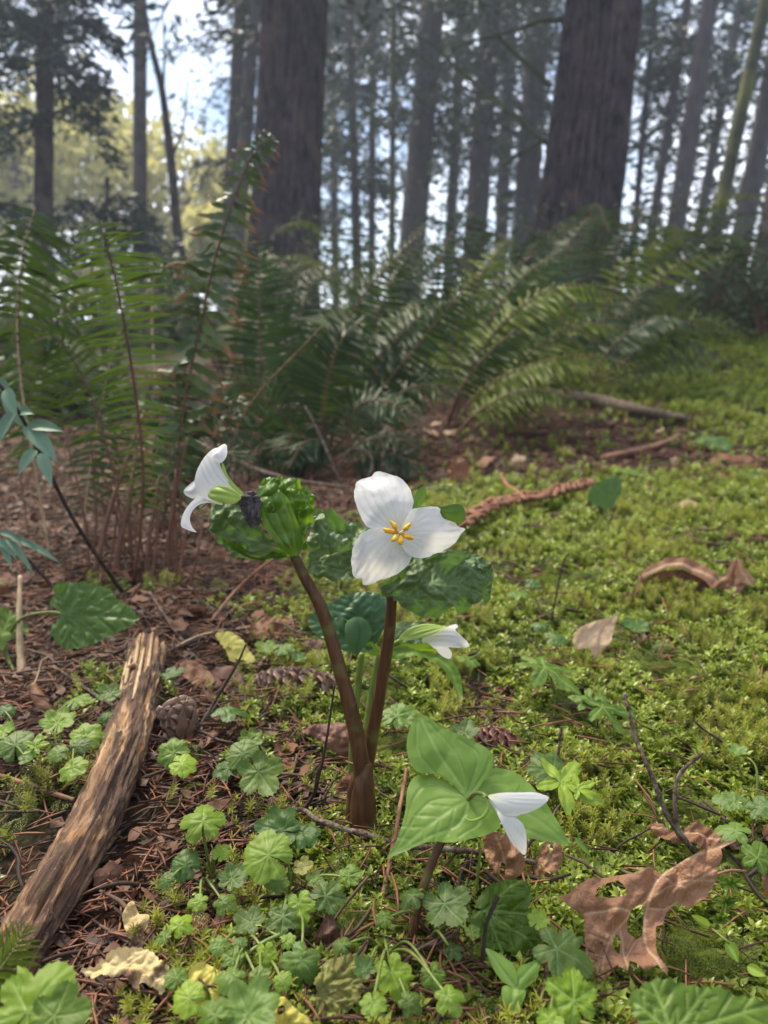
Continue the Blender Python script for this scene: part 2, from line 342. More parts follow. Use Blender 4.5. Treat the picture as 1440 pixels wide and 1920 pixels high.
# ------------------------------------------------------------------ carpets made of many small real pieces (stuff)
def scatter(name, label, pts, rot, scl, idx_, protos):
    coll = bpy.data.collections.new(name + '_pieces')
    for p in protos: coll.objects.link(p)
    me = bpy.data.meshes.new(name); me.vertices.add(len(pts)); me.vertices.foreach_set('co', np.asarray(pts, np.float32).ravel())
    for nm, ty, dat in (('rot', 'FLOAT_VECTOR', rot), ('scl', 'FLOAT', scl), ('idx', 'INT', idx_)):
        at = me.attributes.new(nm, ty, 'POINT')
        at.data.foreach_set('vector' if ty == 'FLOAT_VECTOR' else 'value', np.asarray(dat, np.int32 if ty == 'INT' else np.float32).ravel())
    o = bpy.data.objects.new(name, me); COL.objects.link(o); tag(o, label, None, None, 'stuff')
    g = bpy.data.node_groups.new(name + '_scatter', 'GeometryNodeTree')
    g.interface.new_socket('Geometry', in_out='INPUT', socket_type='NodeSocketGeometry'); g.interface.new_socket('Geometry', in_out='OUTPUT', socket_type='NodeSocketGeometry')
    gi = g.nodes.new('NodeGroupInput'); go = g.nodes.new('NodeGroupOutput'); ip = g.nodes.new('GeometryNodeInstanceOnPoints')
    m2p = g.nodes.new('GeometryNodeMeshToPoints'); ci = g.nodes.new('GeometryNodeCollectionInfo')
    ci.inputs['Collection'].default_value = coll; ci.inputs['Separate Children'].default_value = True; ci.inputs['Reset Children'].default_value = True
    def attr(nm, ty):
        n = g.nodes.new('GeometryNodeInputNamedAttribute'); n.data_type = ty; n.inputs['Name'].default_value = nm; return n.outputs['Attribute']
    e2r = g.nodes.new('FunctionNodeEulerToRotation')
    g.links.new(gi.outputs[0], m2p.inputs['Mesh']); g.links.new(m2p.outputs[0], ip.inputs['Points']); g.links.new(ci.outputs[0], ip.inputs['Instance'])
    ip.inputs['Pick Instance'].default_value = True
    g.links.new(attr('idx', 'INT'), ip.inputs['Instance Index']); g.links.new(attr('rot', 'FLOAT_VECTOR'), e2r.inputs[0]); g.links.new(e2r.outputs[0], ip.inputs['Rotation'])
    g.links.new(attr('scl', 'FLOAT'), ip.inputs['Scale']); g.links.new(ip.outputs[0], go.inputs[0])
    md = o.modifiers.new('scatter', 'NODES'); md.node_group = g
    return o
def proto(name, v, f, mat, attrs=None):
    return bpy.data.objects.new(name, mesh_from(name, v, f, [mat], True, attrs))

def leaflet(base, d, up, L, W, curl=0.0, fold=0.25):
    """a small folded leaf of six points from base along d"""
    d = nrm(d); s = nrm(np.cross(d, up)); n = np.cross(s, d)
    b = np.asarray(base)
    mid = b + d * L * 0.5 + n * 0.02 * L; tip = b + d * L - n * curl * L
    l = b + d * L * 0.48 + s * W * 0.5 + n * fold * W; r = b + d * L * 0.48 - s * W * 0.5 + n * fold * W
    q = b + d * L * 0.75 - n * curl * L * 0.4
    return [b, l, tip, r, mid, q], [(0, 4, 1), (1, 4, 5), (1, 5, 2), (0, 3, 4), (3, 5, 4), (3, 2, 5)]
def moss_leafy(seed, h=0.013, n=17, L=0.0058, W=0.0026, top=0.9):
    r = random.Random(seed); mb = MB(); lean = np.array((r.uniform(-.3, .3), r.uniform(-.3, .3), 1))
    for i in range(n):
        t = (i + 0.5) / n; z = h * (0.25 + 0.75 * t); a = i * 2.4 + r.uniform(-.3, .3)
        el = 0.15 + 0.95 * t ** 2 * top + r.uniform(-.2, .2)
        d = np.array((math.cos(a) * math.cos(el), math.sin(a) * math.cos(el), math.sin(el)))
        s = (0.55 + 0.6 * math.sin(math.pi * min(1, 0.25 + 0.6 * t))) * r.uniform(0.8, 1.15)
        v, f = leaflet(lean * z, d, (0, 0, 1), L * s, W * s, 0.15)
        mb.add(v, f, tip=0.2 + 0.8 * t)
    v, f = tube([(0, 0, -0.006), lean * h * 0.5, lean * h], [0.0005, 0.0003], 4, 4, cap=False); mb.add(v, f, tip=0.0)
    return np.concatenate(mb.v), mb.f, {'tip': np.concatenate(mb.a['tip'])}
def moss_spiky(seed, h=0.018, n=54, L=0.0052):
    r = random.Random(seed); mb = MB(); lean = np.array((r.uniform(-.35, .35), r.uniform(-.35, .35), 1))
    for i in range(n):
        t = (i + 0.5) / n; z = h * t; a = i * 2.4; el = 0.25 + 0.7 * t ** 2
        d = np.array((math.cos(a) * math.cos(el), math.sin(a) * math.cos(el), math.sin(el))); s = nrm(np.cross(d, (0, 0, 1)))
        b = lean * z; q = L * (0.75 + 0.4 * r.random()) * (0.7 + 0.5 * t)
        v = [b + s * 0.0004, b - s * 0.0004, b + d * q * 0.6 - s * 0.0003, b + d * q * 0.6 + s * 0.0003, b + d * q + np.array((0, 0, -0.25 * q))]
        mb.add(v, [(0, 1, 2, 3), (3, 2, 4)], tip=0.15 + 0.85 * t)
    return np.concatenate(mb.v), mb.f, {'tip': np.concatenate(mb.a['tip'])}
def moss_feather(seed, Ln=0.036):
    r = random.Random(seed); mb = MB()
    ax = catmull([(0, 0, 0), (Ln * .35, 0, 0.010), (Ln * .75, 0, 0.011), (Ln, 0, 0.006)], 20)
    for i in range(2, 20):
        w = math.sin(math.pi * min(1, i / 19 * 0.9 + 0.08)) * 0.010
        for sgn in (-1, 1):
            for k in range(5):
                u = (k + 1) / 5; b = ax[i] + np.array((0.5 * w * u, sgn * w * u, -0.15 * w * u))
                d = np.array((0.8, sgn * r.uniform(0.0, 1.2), r.uniform(-.2, .6))); v, f = leaflet(b, d, (0, 0, 1), 0.0026, 0.0011)
                mb.add([v[0], v[1], v[2], v[3]], [(0, 1, 2, 3)], tip=0.4 + 0.6 * i / 20 * r.random())
    return np.concatenate(mb.v), mb.f, {'tip': np.concatenate(mb.a['tip'])}
def mossmat(name, lo, hi, rough=0.4, tcol=(0.35, 0.5, 0.05)):
    m, nt = newmat(name)
    a = nt.nodes.new('ShaderNodeAttribute'); a.attribute_name = 'tip'
    oi = nt.nodes.new('ShaderNodeObjectInfo')
    f = math_(nt, 'ADD', math_(nt, 'MULTIPLY', a.outputs['Fac'], 0.6), math_(nt, 'MULTIPLY', oi.outputs['Random'], 0.5))
    col = mixc(nt, ramp(nt, f, 0.1, 1.05), lo, hi)
    pn = N(nt, 'ShaderNodeTexNoise', Scale=7.0, Detail=4.0); nt.links.new(oi.outputs['Location'], pn.inputs['Vector'])   # the carpet's own patches: older brown-green and fresh
    col = mixc(nt, ramp(nt, pn.outputs['Fac'], 0.52, 0.70, 0, 0.75), col, (lo[0] * 1.1, lo[1] * 0.95, lo[2]))
    pb = N(nt, 'ShaderNodeBsdfPrincipled', Roughness=rough); nt.links.new(col, pb.inputs['Base Color']); pb.inputs['Specular IOR Level'].default_value = 0.35
    tr = nt.nodes.new('ShaderNodeBsdfTranslucent'); nt.links.new(mixc(nt, 0.5, col, tcol), tr.inputs[0])
    ms = nt.nodes.new('ShaderNodeMixShader'); ms.inputs[0].default_value = 0.3
    nt.links.new(pb.outputs[0], ms.inputs[1]); nt.links.new(tr.outputs[0], ms.inputs[2])
    o = nt.nodes.new('ShaderNodeOutputMaterial'); nt.links.new(ms.outputs[0], o.inputs[0]); return m
mA = mossmat('leafy_moss', (0.058, 0.088, 0.005), (0.300, 0.360, 0.044), 0.33)
mB = mossmat('leafy_moss_pale', (0.075, 0.110, 0.006), (0.380, 0.440, 0.080), 0.33)
mC = mossmat('spiky_moss', (0.068, 0.082, 0.004), (0.300, 0.305, 0.032), 0.5)
mD = mossmat('feather_moss', (0.050, 0.075, 0.007), (0.210, 0.250, 0.030), 0.5)
moss_protos = [proto('a%02d' % i, *moss_leafy(i, h=0.011 + 0.002 * (i % 3), L=(0.0056, 0.0068, 0.0048, 0.006)[i], W=(0.0026, 0.003, 0.0023, 0.0024)[i])[:2], mB if i == 1 else mA, moss_leafy(i, h=0.011 + 0.002 * (i % 3))[2]) for i in range(4)]
moss_protos += [proto('b%02d' % i, *(lambda q: (q[0], q[1], mC, q[2]))(moss_spiky(10 + i))) for i in range(2)]
moss_protos += [proto('c%02d' % i, *(lambda q: (q[0], q[1], mD, q[2]))(moss_feather(20 + i))) for i in range(2)]

def fan(n, r0, r1, p, half=0.62, seed=0, wide=0):
    """random world points in the sector ahead; density falls as r^-p"""
    g = np.random.default_rng(seed); u = g.random(n)
    k = 2 - p; r = (r0 ** k + u * (r1 ** k - r0 ** k)) ** (1 / k); a = (g.random(n) * 2 - 1) * half
    if wide:                                                                       # the carpet goes on beyond the view on both sides
        q = g.random(wide); rw = 0.16 * (3.0 / 0.16) ** q; aw = np.sign(g.random(wide) - .5) * (half + (1.9 - half) * g.random(wide) ** 1.3); r = np.concatenate([r, rw]); a = np.concatenate([a, aw])
        q = g.random(9000); r = np.concatenate([r, 0.06 + 0.2 * q ** .6]); a = np.concatenate([a, (g.random(9000) - .5) * 6.2])
    return r * np.sin(a), r * np.cos(a), r
def mossdens(x, y):
    e = sstep(0.30, 0.02, x - np.interp(y, _by, _bx)) * (y < 0.62)                 # thinner, gappy moss among the herbs
    return np.clip(mossmask(x, y) * 1.05 * (1 - 0.7 * (fbm(x * 10 + 3, y * 10, 47, 3) < 0.33)) * (1 - e * (0.20 + 0.6 * (fbm(x * 16, y * 16, 45, 3) < 0.46))), 0, 1)
x, y, r = fan(92000, 0.26, 7.0, 1.35, 0.60, 11, 42000)
keep = rng.random(len(x)) < mossdens(x, y)
x, y, r = x[keep], y[keep], r[keep]; n = len(x)
kind = fbm(x * 14, y * 14, 81, 3) + 0.16 * (rng.random(n) - 0.5)
idx_ = rng.choice(4, n, p=(0.4, 0.2, 0.15, 0.25))
idx_ = np.where(kind > 0.585, rng.integers(4, 6, n), idx_); idx_ = np.where(kind < 0.33, rng.integers(6, 8, n), idx_)
lf = sstep(0.05, -0.06, x - np.interp(y, _by, _bx)); idx_ = np.where(rng.random(n) < 0.25 * lf, rng.integers(6, 8, n), idx_)
scl_k = np.where(idx_ > 5, 0.62, 1.0)
z = H(x, y) - 0.001 + 0.008 * (fbm(x * 30, y * 30, 83, 2) - 0.3)
rot = np.stack([rng.normal(0, 0.25, n), rng.normal(0, 0.25, n), rng.random(n) * 6.283], -1)
scl = (0.66 + 0.55 * rng.random(n)) * (0.98 + 0.55 * np.clip(r - 0.5, 0, 3.2)) * scl_k
scatter('moss_carpet', 'green carpet of leafy and feathery moss shoots', np.stack([x, y, z], -1), rot, scl, idx_, moss_protos)

# needle and twig litter
def needle(L, W, bend):
    return tube([(-L / 2, 0, 0), (0, bend, 0.0006), (L / 2, 0, 0)], [W * .35, W * .5, W * .5, W * .2], 4, 5)
def scrap(seed, L=0.010):
    r = random.Random(seed); v = []; n = 7
    for i in range(n):
        a = 6.283 * i / n; q = L * (0.35 + 0.4 * r.random()); v.append((math.cos(a) * q, math.sin(a) * q * 0.6, r.uniform(-.12, .3) * L))
    v.append((0, 0, 0.1 * L)); return np.array(v), [(i, (i + 1) % n, n) for i in range(n)]
nm1 = leafmat('red_brown_needle', (0.058, 0.020, 0.010), (0.20, 0.082, 0.042), rough=0.55, transl=0, scale=20, rnd=1.4)
nm2 = leafmat('grey_brown_fragment', (0.030, 0.018, 0.013), (0.11, 0.070, 0.048), rough=0.8, transl=0, scale=20, rnd=1.4)
nm3 = leafmat('leaf_scrap', (0.034, 0.015, 0.009), (0.125, 0.054, 0.029), rough=0.6, transl=0.1, scale=60, rnd=1.4)
lit_protos = [proto('a%02d' % i, *needle((0.025, 0.031, 0.020)[i], 0.0015, (0.0004, 0.0012, -0.0006)[i]), nm1) for i in range(3)]
lit_protos += [proto('b%02d' % i, *tube([(-.02, 0, 0), (-.006, .001, .001), (.008, -.001, 0), (.022, .002, .001)], [0.0009, 0.0013, 0.0007], 5, 8, 0.3, i), nm2) for i in range(2)]
lit_protos += [proto('c%02d' % i, *scrap(i), nm3) for i in range(3)]
x, y, r = fan(76000, 0.28, 4.6, 1.35, 0.66, 12, 16000)
mk_ = mossdens(x, y); keep = rng.random(len(x)) < np.clip(1.0 - 0.95 * mk_, 0.07, 1) * (0.45 + 0.55 * (fbm(x * 9, y * 9, 91, 2) > 0.36))
x, y, r, mk_ = x[keep], y[keep], r[keep], mk_[keep]; n = len(x)
idx_ = rng.choice(8, n, p=(0.30, 0.22, 0.23, 0.045, 0.035, 0.06, 0.06, 0.05))
idx_ = np.where((mk_ > .4) & (idx_ > 4), rng.integers(0, 3, n), idx_)
z = H(x, y) + 0.002 + 0.009 * rng.random(n) + 0.011 * mk_
rot = np.stack([rng.normal(0, 0.3, n), rng.normal(0, 0.22, n), rng.random(n) * 6.283], -1)
scl = (0.6 + 0.6 * rng.random(n)) * (1 + 0.55 * np.clip(r - 0.6, 0, 3))
scatter('needle_litter', 'brown conifer needles, twig bits and leaf scraps on the soil', np.stack([x, y, z], -1), rot, scl, idx_, lit_protos)
# ------------------------------------------------------------------ forest
M['needles'] = leafmat('conifer_needles', (0.018, 0.031, 0.015), (0.042, 0.064, 0.028), rough=0.5, transl=0.25, scale=0.7)
M['needles_blue'] = leafmat('hemlock_needles', (0.016, 0.032, 0.028), (0.034, 0.058, 0.044), rough=0.5, transl=0.2, scale=0.7)
M['sunleaf'] = leafmat('pale_sunlit_leaves', (0.50, 0.47, 0.16), (0.64, 0.60, 0.26), rough=0.6, transl=0.5, scale=0.5)  # sunlight on the far leaves is put into this pale colour
M['underpale'] = leafmat('pale_undergrowth_leaves', (0.10, 0.13, 0.06), (0.18, 0.21, 0.11), rough=0.5, transl=0.3, scale=1.5)
M['underleaf'] = leafmat('undergrowth_leaves', (0.085, 0.110, 0.050), (0.150, 0.175, 0.090), rough=0.45, transl=0.25, scale=1.5)

def trunk_mesh(p0, p1, r0, r1, seg, n, fur, seed, nfur=22, flare=0.25):
    """trunk with vertical bark ridges as real relief"""
    p0, p1 = np.asarray(p0, float), np.asarray(p1, float); L = np.linalg.norm(p1 - p0)
    t = np.linspace(0, 1, n) ** 1.15; a = np.linspace(0, 2 * math.pi, seg, endpoint=False)
    T, A = np.meshgrid(t, a, indexing='ij'); rr = r0 + (r1 - r0) * T + flare * r0 * np.exp(-T * L / 0.5)
    u = A / (2 * math.pi) * nfur; uw = u + 1.1 * (fbm(T * L * 0.9 + 3, np.cos(A) * 2 + seed, seed, 3) - 0.5)
    ridge = np.abs(((uw % 1) - 0.5) * 2); ridge = sstep(0.0, 0.55, ridge)
    brk = sstep(0.30, 0.42, vn(np.floor(uw) * 7.3 + seed, T * L * 3.5, seed + 5))
    rr = rr + fur * (ridge * (0.5 + 0.5 * brk) - 0.6) + fur * 0.6 * (fbm(np.cos(A) * 9 + seed, T * L * 2.5 + np.sin(A) * 9, seed + 9, 3) - 0.5)
    ax = p0 + (p1 - p0) * T[..., None]
    v = ax + np.stack([np.cos(A) * rr, np.sin(A) * rr, np.zeros_like(A)], -1)
    idx = np.arange(n * seg).reshape(n, seg); nx = np.roll(idx, -1, 1)
    return v.reshape(-1, 3), np.stack([idx[:-1], nx[:-1], nx[1:], idx[1:]], -1).reshape(-1, 4)

def quads(base, d, L, W, g):
    """narrow leaf-shaped diamonds (n of them)"""
    n = len(base); d = nrm(d); rv = nrm(g.normal(size=(n, 3))); s = nrm(np.cross(d, rv))
    L = np.broadcast_to(L, (n,))[:, None]; W = np.broadcast_to(W, (n,))[:, None]
    v = np.stack([base, base + d * L * .45 + s * W * .5, base + d * L, base + d * L * .45 - s * W * .5], 1).reshape(-1, 3)
    return v, np.arange(4 * n).reshape(n, 4)
def conifer_crown(p0, p1, z0, z1, nb, rad, g, spray=(0.22, 0.05), per=26, droop=0.35, azim=None):
    """limbs whorled up the trunk, drooping, set with needle sprays; returns limb tubes and spray quads"""
    lim = []; B = []; D = []
    zt = np.sort(g.uniform(z0, z1, nb)); p0 = np.asarray(p0, float); p1 = np.asarray(p1, float)
    for z in zt:
        t = (z - p0[2]) / (p1[2] - p0[2]); b = p0 + (p1 - p0) * t
        az = g.uniform(0, 6.283) if azim is None else g.uniform(*azim)
        L = rad * g.uniform(0.55, 1.1); dr = droop * g.uniform(0.5, 1.4)
        e = np.array((math.cos(az), math.sin(az), 0)); s = np.array((-e[1], e[0], 0))
        pts = np.array([b, b + e * L * .4 + (0, 0, .05 * L), b + e * L * .75 - (0, 0, dr * L * .45), b + e * L - (0, 0, dr * L)])
        v, f = tube(pts, [0.012 + 0.010 * L, 0.004], 5, 8, cap=False); lim.append((v, f))
        c = catmull(pts, per); k = g.random(per) < 0.9
        for sg in (-1, 1):
            w = (0.15 + 0.85 * np.sin(np.linspace(0.35, 3.0, per)))[:, None] * L * 0.33
            for u in (0.15, 0.5, 0.85):
                q = c + s * sg * w * u + e * w * u * 0.5 + g.normal(0, 0.05, (per, 3)) - np.array((0, 0, 1)) * (w * u * 0.3)
                B.append(q[k]); D.append((s * sg * 0.7 + e * 0.6 + g.normal(0, 0.35, (per, 3)) - np.array((0, 0, 0.35)))[k])
        B.append(c[k]); D.append((e + g.normal(0, 0.4, (per, 3)))[k])
    B = np.concatenate(B); D = np.concatenate(D); n = len(B)
    v, f = quads(B, D, spray[0] * g.uniform(0.6, 1.3, n), spray[1] * g.uniform(0.7, 1.4, n), g)
    return lim, v, f

def tree(name, label, cat, xt, xb, yb, w, d, bark, group, crown=None, seed=0, detail=False, ztop=None, leafm='needles'):
    """xt/xb: pixel columns of the trunk axis at the top edge of the photo and at row yb; w: trunk width there in pixels"""
    g = np.random.default_rng(seed)
    b = P(xb, yb, d); tp = P(xt, 0, d * 1.02); u = (tp - b) / (tp[2] - b[2]); zg = float(H(b[0], b[1])) - 0.25
    p0 = b + u * (zg - b[2]); zt = ztop or (tp[2] + 5.0); p1 = b + u * (zt - b[2]); r = w * d / FPX / 2
    root = thing(name, label, cat, (p0[0], p0[1], zg + 0.25), group)
    v, f = trunk_mesh(p0, p1, r * 1.02, r * 0.78, 120 if detail else 28, 150 if detail else 40, r * (0.17 if detail else 0.14), seed, 30 if detail else 12)
    mk('trunk', v, f, M[bark], root)
    if crown:
        z0, z1, nb, rad = crown[:4]; kw = crown[4] if len(crown) > 4 else {}
        lim, v, f = conifer_crown(p0, p1, z0, z1, nb, rad, g, **kw)
        fv, ff = v, f
        if nb <= 34:
            for lv, lf in lim: mk('limb', lv, lf, M[bark], root)
        else:
            mb = MB(); [mb.add(*q) for q in lim]; o = mb.build('limbs', M[bark], root); o['kind'] = 'stuff'
        o = mk('foliage', fv, ff, M[leafm], root, smooth=False); o['kind'] = 'stuff'
    return root

tree('fir_tree', 'thick fir trunk with furrowed dark bark rising behind the tallest brown-tipped frond', 'tree', 553, 532, 470, 122, 8.0, 'bark', 'large fir trunks', (4.9, 10.5, 64, 3.2, {'spray': (0.22, 0.055), 'per': 24}), detail=True, seed=1, ztop=12)  # crowns of both firs are out of view, added to shade the ground
tree('fir_tree', 'thickest furrowed fir trunk, beside the bright strip of sky', 'tree', 1132, 1080, 440, 142, 7.0, 'bark', 'large fir trunks', (4.9, 10.5, 64, 3.2, {'spray': (0.22, 0.055), 'per': 24}), detail=True, seed=2, ztop=12)
GT = 'slimmer trees in the wood behind'
SPR = {'spray': (0.26, 0.055)}
ex = [ # label, xt, xb, yb, width, dist, bark, crown (z0, z1, limbs, radius)
 ('slim twin fir trunk touching the left side of the thick fir', 479, 447, 440, 26, 13.0, 'bark_grey', (3.0, 6.5, 20, 1.7)),
 ('slim fir trunk left of its twin, ragged boughs towards the open sky', 452, 428, 440, 27, 13.6, 'bark_grey', (2.4, 6.5, 12, 1.0)),
 ('straight dark trunk standing at the left side of the open sky gap', 263, 262, 460, 27, 12.0, 'bark', (5.2, 6.5, 6, 1.0)),
 ('broad grey trunk in the middle of the wood, beside a tall bright sky slit', 812, 776, 420, 48, 15.0, 'bark_grey', (3.8, 8.5, 26, 2.3)),
 ('grey trunk right behind the crossing mossy branches', 922, 893, 420, 42, 16.0, 'bark_grey', (3.6, 8.5, 26, 2.2)),
 ('grey trunk standing close on the left of the thickest trunk', 1012, 984, 430, 46, 17.0, 'bark_grey', (3.8, 9, 28, 2.3)),
 ('thin pole tree between the thick fir and the broad grey trunk, the darker one', 738, 735, 430, 12, 14.0, 'bark_moss', (4.0, 7.5, 16, 1.5)),
 ('thin pole tree close to the right side of the thick fir', 655, 668, 450, 17, 18.0, 'bark', (3.2, 9.5, 34, 2.0)),
 ('thin pole tree with short limbs next to the right neighbour of the thick fir', 700, 697, 440, 14, 19.0, 'bark_grey', (3.0, 9.5, 36, 2.0)),
 ('thin grey tree between the broad grey trunk and the crossing mossy branches', 866, 846, 420, 20, 20.0, 'bark_grey', (3.4, 10, 34, 2.2)),
 ('tall grey trunk leaning slightly, second to the right of the thickest trunk', 1332, 1268, 420, 34, 14.0, 'bark_grey', (4.6, 8.5, 18, 2.0)),
 ('tall grey trunk first to the right of the bright strip of sky', 1290, 1225, 420, 17, 15.0, 'bark_grey', (3.4, 8.5, 26, 1.9)),
 ('green mossy leaning trunk near the right border of the photo', 1436, 1340, 440, 26, 11.0, 'bark_moss', (4.4, 7, 10, 1.5)),
 ('thin dark tree in the bright strip of sky beside the thickest trunk', 1228, 1190, 430, 12, 16.0, 'bark', (3.4, 8.5, 30, 1.8)),
 ('grey trunk at the right border behind the mossy leaning trunk', 1475, 1392, 440, 38, 16.0, 'bark_grey', (4.0, 9, 26, 2.0)),
 ('dark stout trunk low at the right border above the ferns', 1520, 1446, 450, 46, 9.0, 'bark', (4.6, 7, 8, 1.5)),
 ('slim tree far behind between the thick fir and the thin dark pole', 620, 628, 450, 15, 22.0, 'bark_grey', (2.6, 11, 46, 2.3)),
 ('grey trunk far behind in the gap left of the thickest trunk', 960, 940, 430, 26, 23.0, 'bark_grey', (3.0, 11, 40, 2.4)),
 ('grey trunk far behind to the right of the mossy leaning trunk', 1390, 1310, 430, 18, 20.0, 'bark_grey', (3.0, 10, 40, 2.2)),
]
for i, (lb, xt, xb, yb, w, d, bk, cr) in enumerate(ex):
    sp = 0.014 * d
    tree('conifer_tree', lb, 'tree', xt, xb, yb, w, d, bk, GT, (cr[0] + 0.9, cr[1] + 1.5, int(cr[2] * 0.85), cr[3], {'spray': (sp * 0.9, sp * 0.2), 'per': 20}), seed=30 + i)
# dark hemlocks at the left with low hanging boughs
GH = 'dark hemlocks with hanging boughs'
tree('hemlock_tree', 'dark hemlock at the left with blue-green boughs hanging into the photo corner', 'tree', 85, 82, 400, 34, 8.0, 'bark', GH, (2.6, 4.6, 18, 1.0, {'spray': (0.14, 0.035), 'droop': 0.5, 'per': 26}), 60, leafm='needles_blue')
tree('hemlock_tree', 'dark hemlock further left, its boughs only partly inside the photo', 'tree', -60, -70, 400, 34, 7.4, 'bark', GH, (1.6, 4.6, 24, 1.5, {'spray': (0.14, 0.035), 'droop': 0.5, 'per': 26}), 61, leafm='needles_blue')
tree('young_hemlock_tree', 'low young hemlock behind the left ferns, dark boughs in front of the slim trunk', 'tree', 205, 200, 420, 10, 9.0, 'bark', GH, (0.9, 2.1, 20, 0.9, {'spray': (0.13, 0.035), 'droop': 0.45, 'per': 22}), 62, ztop=2.3, leafm='needles_blue')
# thin crooked sapling by the sky gap
root = thing('sapling', 'thin crooked bare sapling forking beside the open sky gap', 'tree', G(338, 600))
v, f = ptube([(340, 520, 10), (330, 400, 10), (315, 250, 10), (300, 150, 10), (280, 70, 10), (262, -30, 10)], [11, 9, 7, 6, 5], 8, 30, 0.2, 3); mk('trunk', v, f, M['bark'], root)
v, f = ptube([(306, 185, 10), (308, 90, 10.1), (304, 10, 10.2)], [3, 1.5], 6, 12, 0.2, 4); mk('branch', v, f, M['bark'], root)
v, f = ptube([(322, 300, 10), (345, 230, 10.1), (352, 150, 10.2)], [3, 1.2], 6, 12, 0.2, 5); mk('branch', v, f, M['bark'], root)
# sunlit pale trees beyond, seen through the left gap
GS = 'pale leafing trees beyond the gap'
for i, (lb, px, py, d, hw, hh, nq) in enumerate([
  ('pale yellow-green leafing tree behind the dark hemlock boughs', 60, 330, 22, 170, 190, 3600),
  ('pale yellow-green leafing tree between the hemlock and the slim dark trunk', 200, 320, 24, 110, 150, 2600),
  ('pale yellow-green leafing tree under the open sky gap', 350, 420, 23, 110, 130, 3000),
  ('small pale leafing tree low between the sapling and the twin trunks', 400, 480, 20, 70, 110, 1600)]):
    g = np.random.default_rng(90 + i); b = P(px, 620, d); zg = float(H(b[0], b[1])); root = thing('leafing_tree', lb, 'tree', (b[0], b[1], zg), GS)
    c = P(px, py, d); k = d / FPX
    v, f = tube([(b[0], b[1], zg - 0.2), (b[0] + .2, b[1], (zg + c[2]) / 2), c + (0, 0, hh * k * 0.7)], [0.14, 0.09, 0.03], 8, 12, 0.2, i); mk('trunk', v, f, M['bark_grey'], root)
    lim = MB(); tips = []
    for q in range(16):
        a = g.uniform(0, 6.283); e = g.uniform(-.4, .9); tip = c + np.array((math.cos(a) * hw * k, math.sin(a) * hw * k * .7, e * hh * k)) * g.uniform(0.6, 1.05)
        s0 = np.array((b[0], b[1], max(zg + 0.5, tip[2] - hh * k * 0.6)))
        v, f = tube([s0, (s0 + tip) / 2 + (0, 0, .25), tip], [0.05, 0.012], 5, 8, cap=False); lim.add(v, f); tips += [(s0 + tip) / 2 + (0, 0, .25), tip, s0 * .25 + tip * .75]
    lim.build('limbs', M['bark_grey'], root)
    tips = np.array(tips); B = tips[g.integers(0, len(tips), nq)] + g.normal(0, 0.30, (nq, 3)) * hw * k * 0.75
    v, f = quads(B, g.normal(size=(nq, 3)), 0.34 * g.uniform(.6, 1.3, nq), 0.20 * g.uniform(.6, 1.3, nq), g)
    o = mk('foliage', v, f, M['sunleaf'], root, smooth=False); o['kind'] = 'stuff'
# the wood beyond: one mass
g = np.random.default_rng(5); B = []; D = []
for k in range(300):
    a = g.uniform(-0.66, 0.66); r = g.uniform(26, 52); bx, by = r * math.sin(a), r * math.cos(a)
    if -0.37 < a < -0.15: 
        if g.random() < 0.96: continue
    zc = (2.0 + 17 * g.random() ** 0.75) * r / 40; n = 74
    rx = g.uniform(0.8, 2.4)
    q = np.array((bx, by, zc)) + g.normal(size=(n, 3)) * np.array((rx, rx, 0.9 + rx * .5)) ; B.append(q); D.append(g.normal(size=(n, 3)) * np.array((1, 1, .5)))
B = np.concatenate(B); D = np.concatenate(D); n = len(B)
v, f = quads(B, D, 0.50 * g.uniform(.6, 1.4, n), 0.18 * g.uniform(.6, 1.4, n), g)
# the same wood goes on all round unseen, added to block low sky light
for k in range(420):
    a = g.uniform(0.70, 2 * math.pi - 0.70); r = g.uniform(16, 40); nq = 34; rx = g.uniform(1.2, 3.0)
    q = np.array((r * math.sin(a), r * math.cos(a), (0.5 + 17 * g.random() ** 0.8) * r / 26)) + g.normal(size=(nq, 3)) * np.array((rx, rx, rx * .8))
    v2, f2 = quads(q, g.normal(size=(nq, 3)), 0.95 * g.uniform(.6, 1.4, nq), 0.42 * g.uniform(.6, 1.4, nq), g)
    B = v2 if k == 0 else np.vstack([B, v2])
v = np.vstack([v, B]); v[:, 2] = np.minimum(v[:, 2], 30.0); f = np.arange(len(v)).reshape(-1, 4)
o = mk('distant_wood', v, f, M['needles'], None, (0, 35, 0), smooth=False); tag(o, 'far conifer foliage of the wood beyond the rise, with an added unseen ring', None, None, 'stuff')
# crossing mossy branches of a dead small tree in front of the wood
GB = 'bare mossy branches crossing between the trunks'
for lb, px, w in (('mossy branch arching left from the thickest trunk near the top of the photo', [(1062, 38, 7.2), (1010, 40, 7.3), (950, 62, 7.5), (880, 78, 7.7), (845, 95, 7.9)], [5, 3.5, 2]),
               ('mossy branch slanting down right to the thickest trunk from under the arching branch', [(930, 60, 7.6), (960, 95, 7.5), (1000, 130, 7.3), (1032, 162, 7.2)], [4, 5, 5]),
               ('long thin mossy branch slanting down right across the grey trunks', [(800, 75, 8.4), (850, 120, 8.2), (905, 170, 8.0), (960, 215, 7.6), (1024, 268, 7.2)], [2, 4, 5]),
               ('short mossy branch rising to the thickest trunk from the ferns', [(930, 320, 7.8), (965, 295, 7.5), (1020, 262, 7.2)], [2, 4])):
    v, f = ptube(px, w, 8, 26, 0.35, len(px)); o = mk('branch', v, f, M['bark_moss'], None, P(*px[-1])); o.name = 'mossy_branch'; tag(o, lb, 'branch', GB)
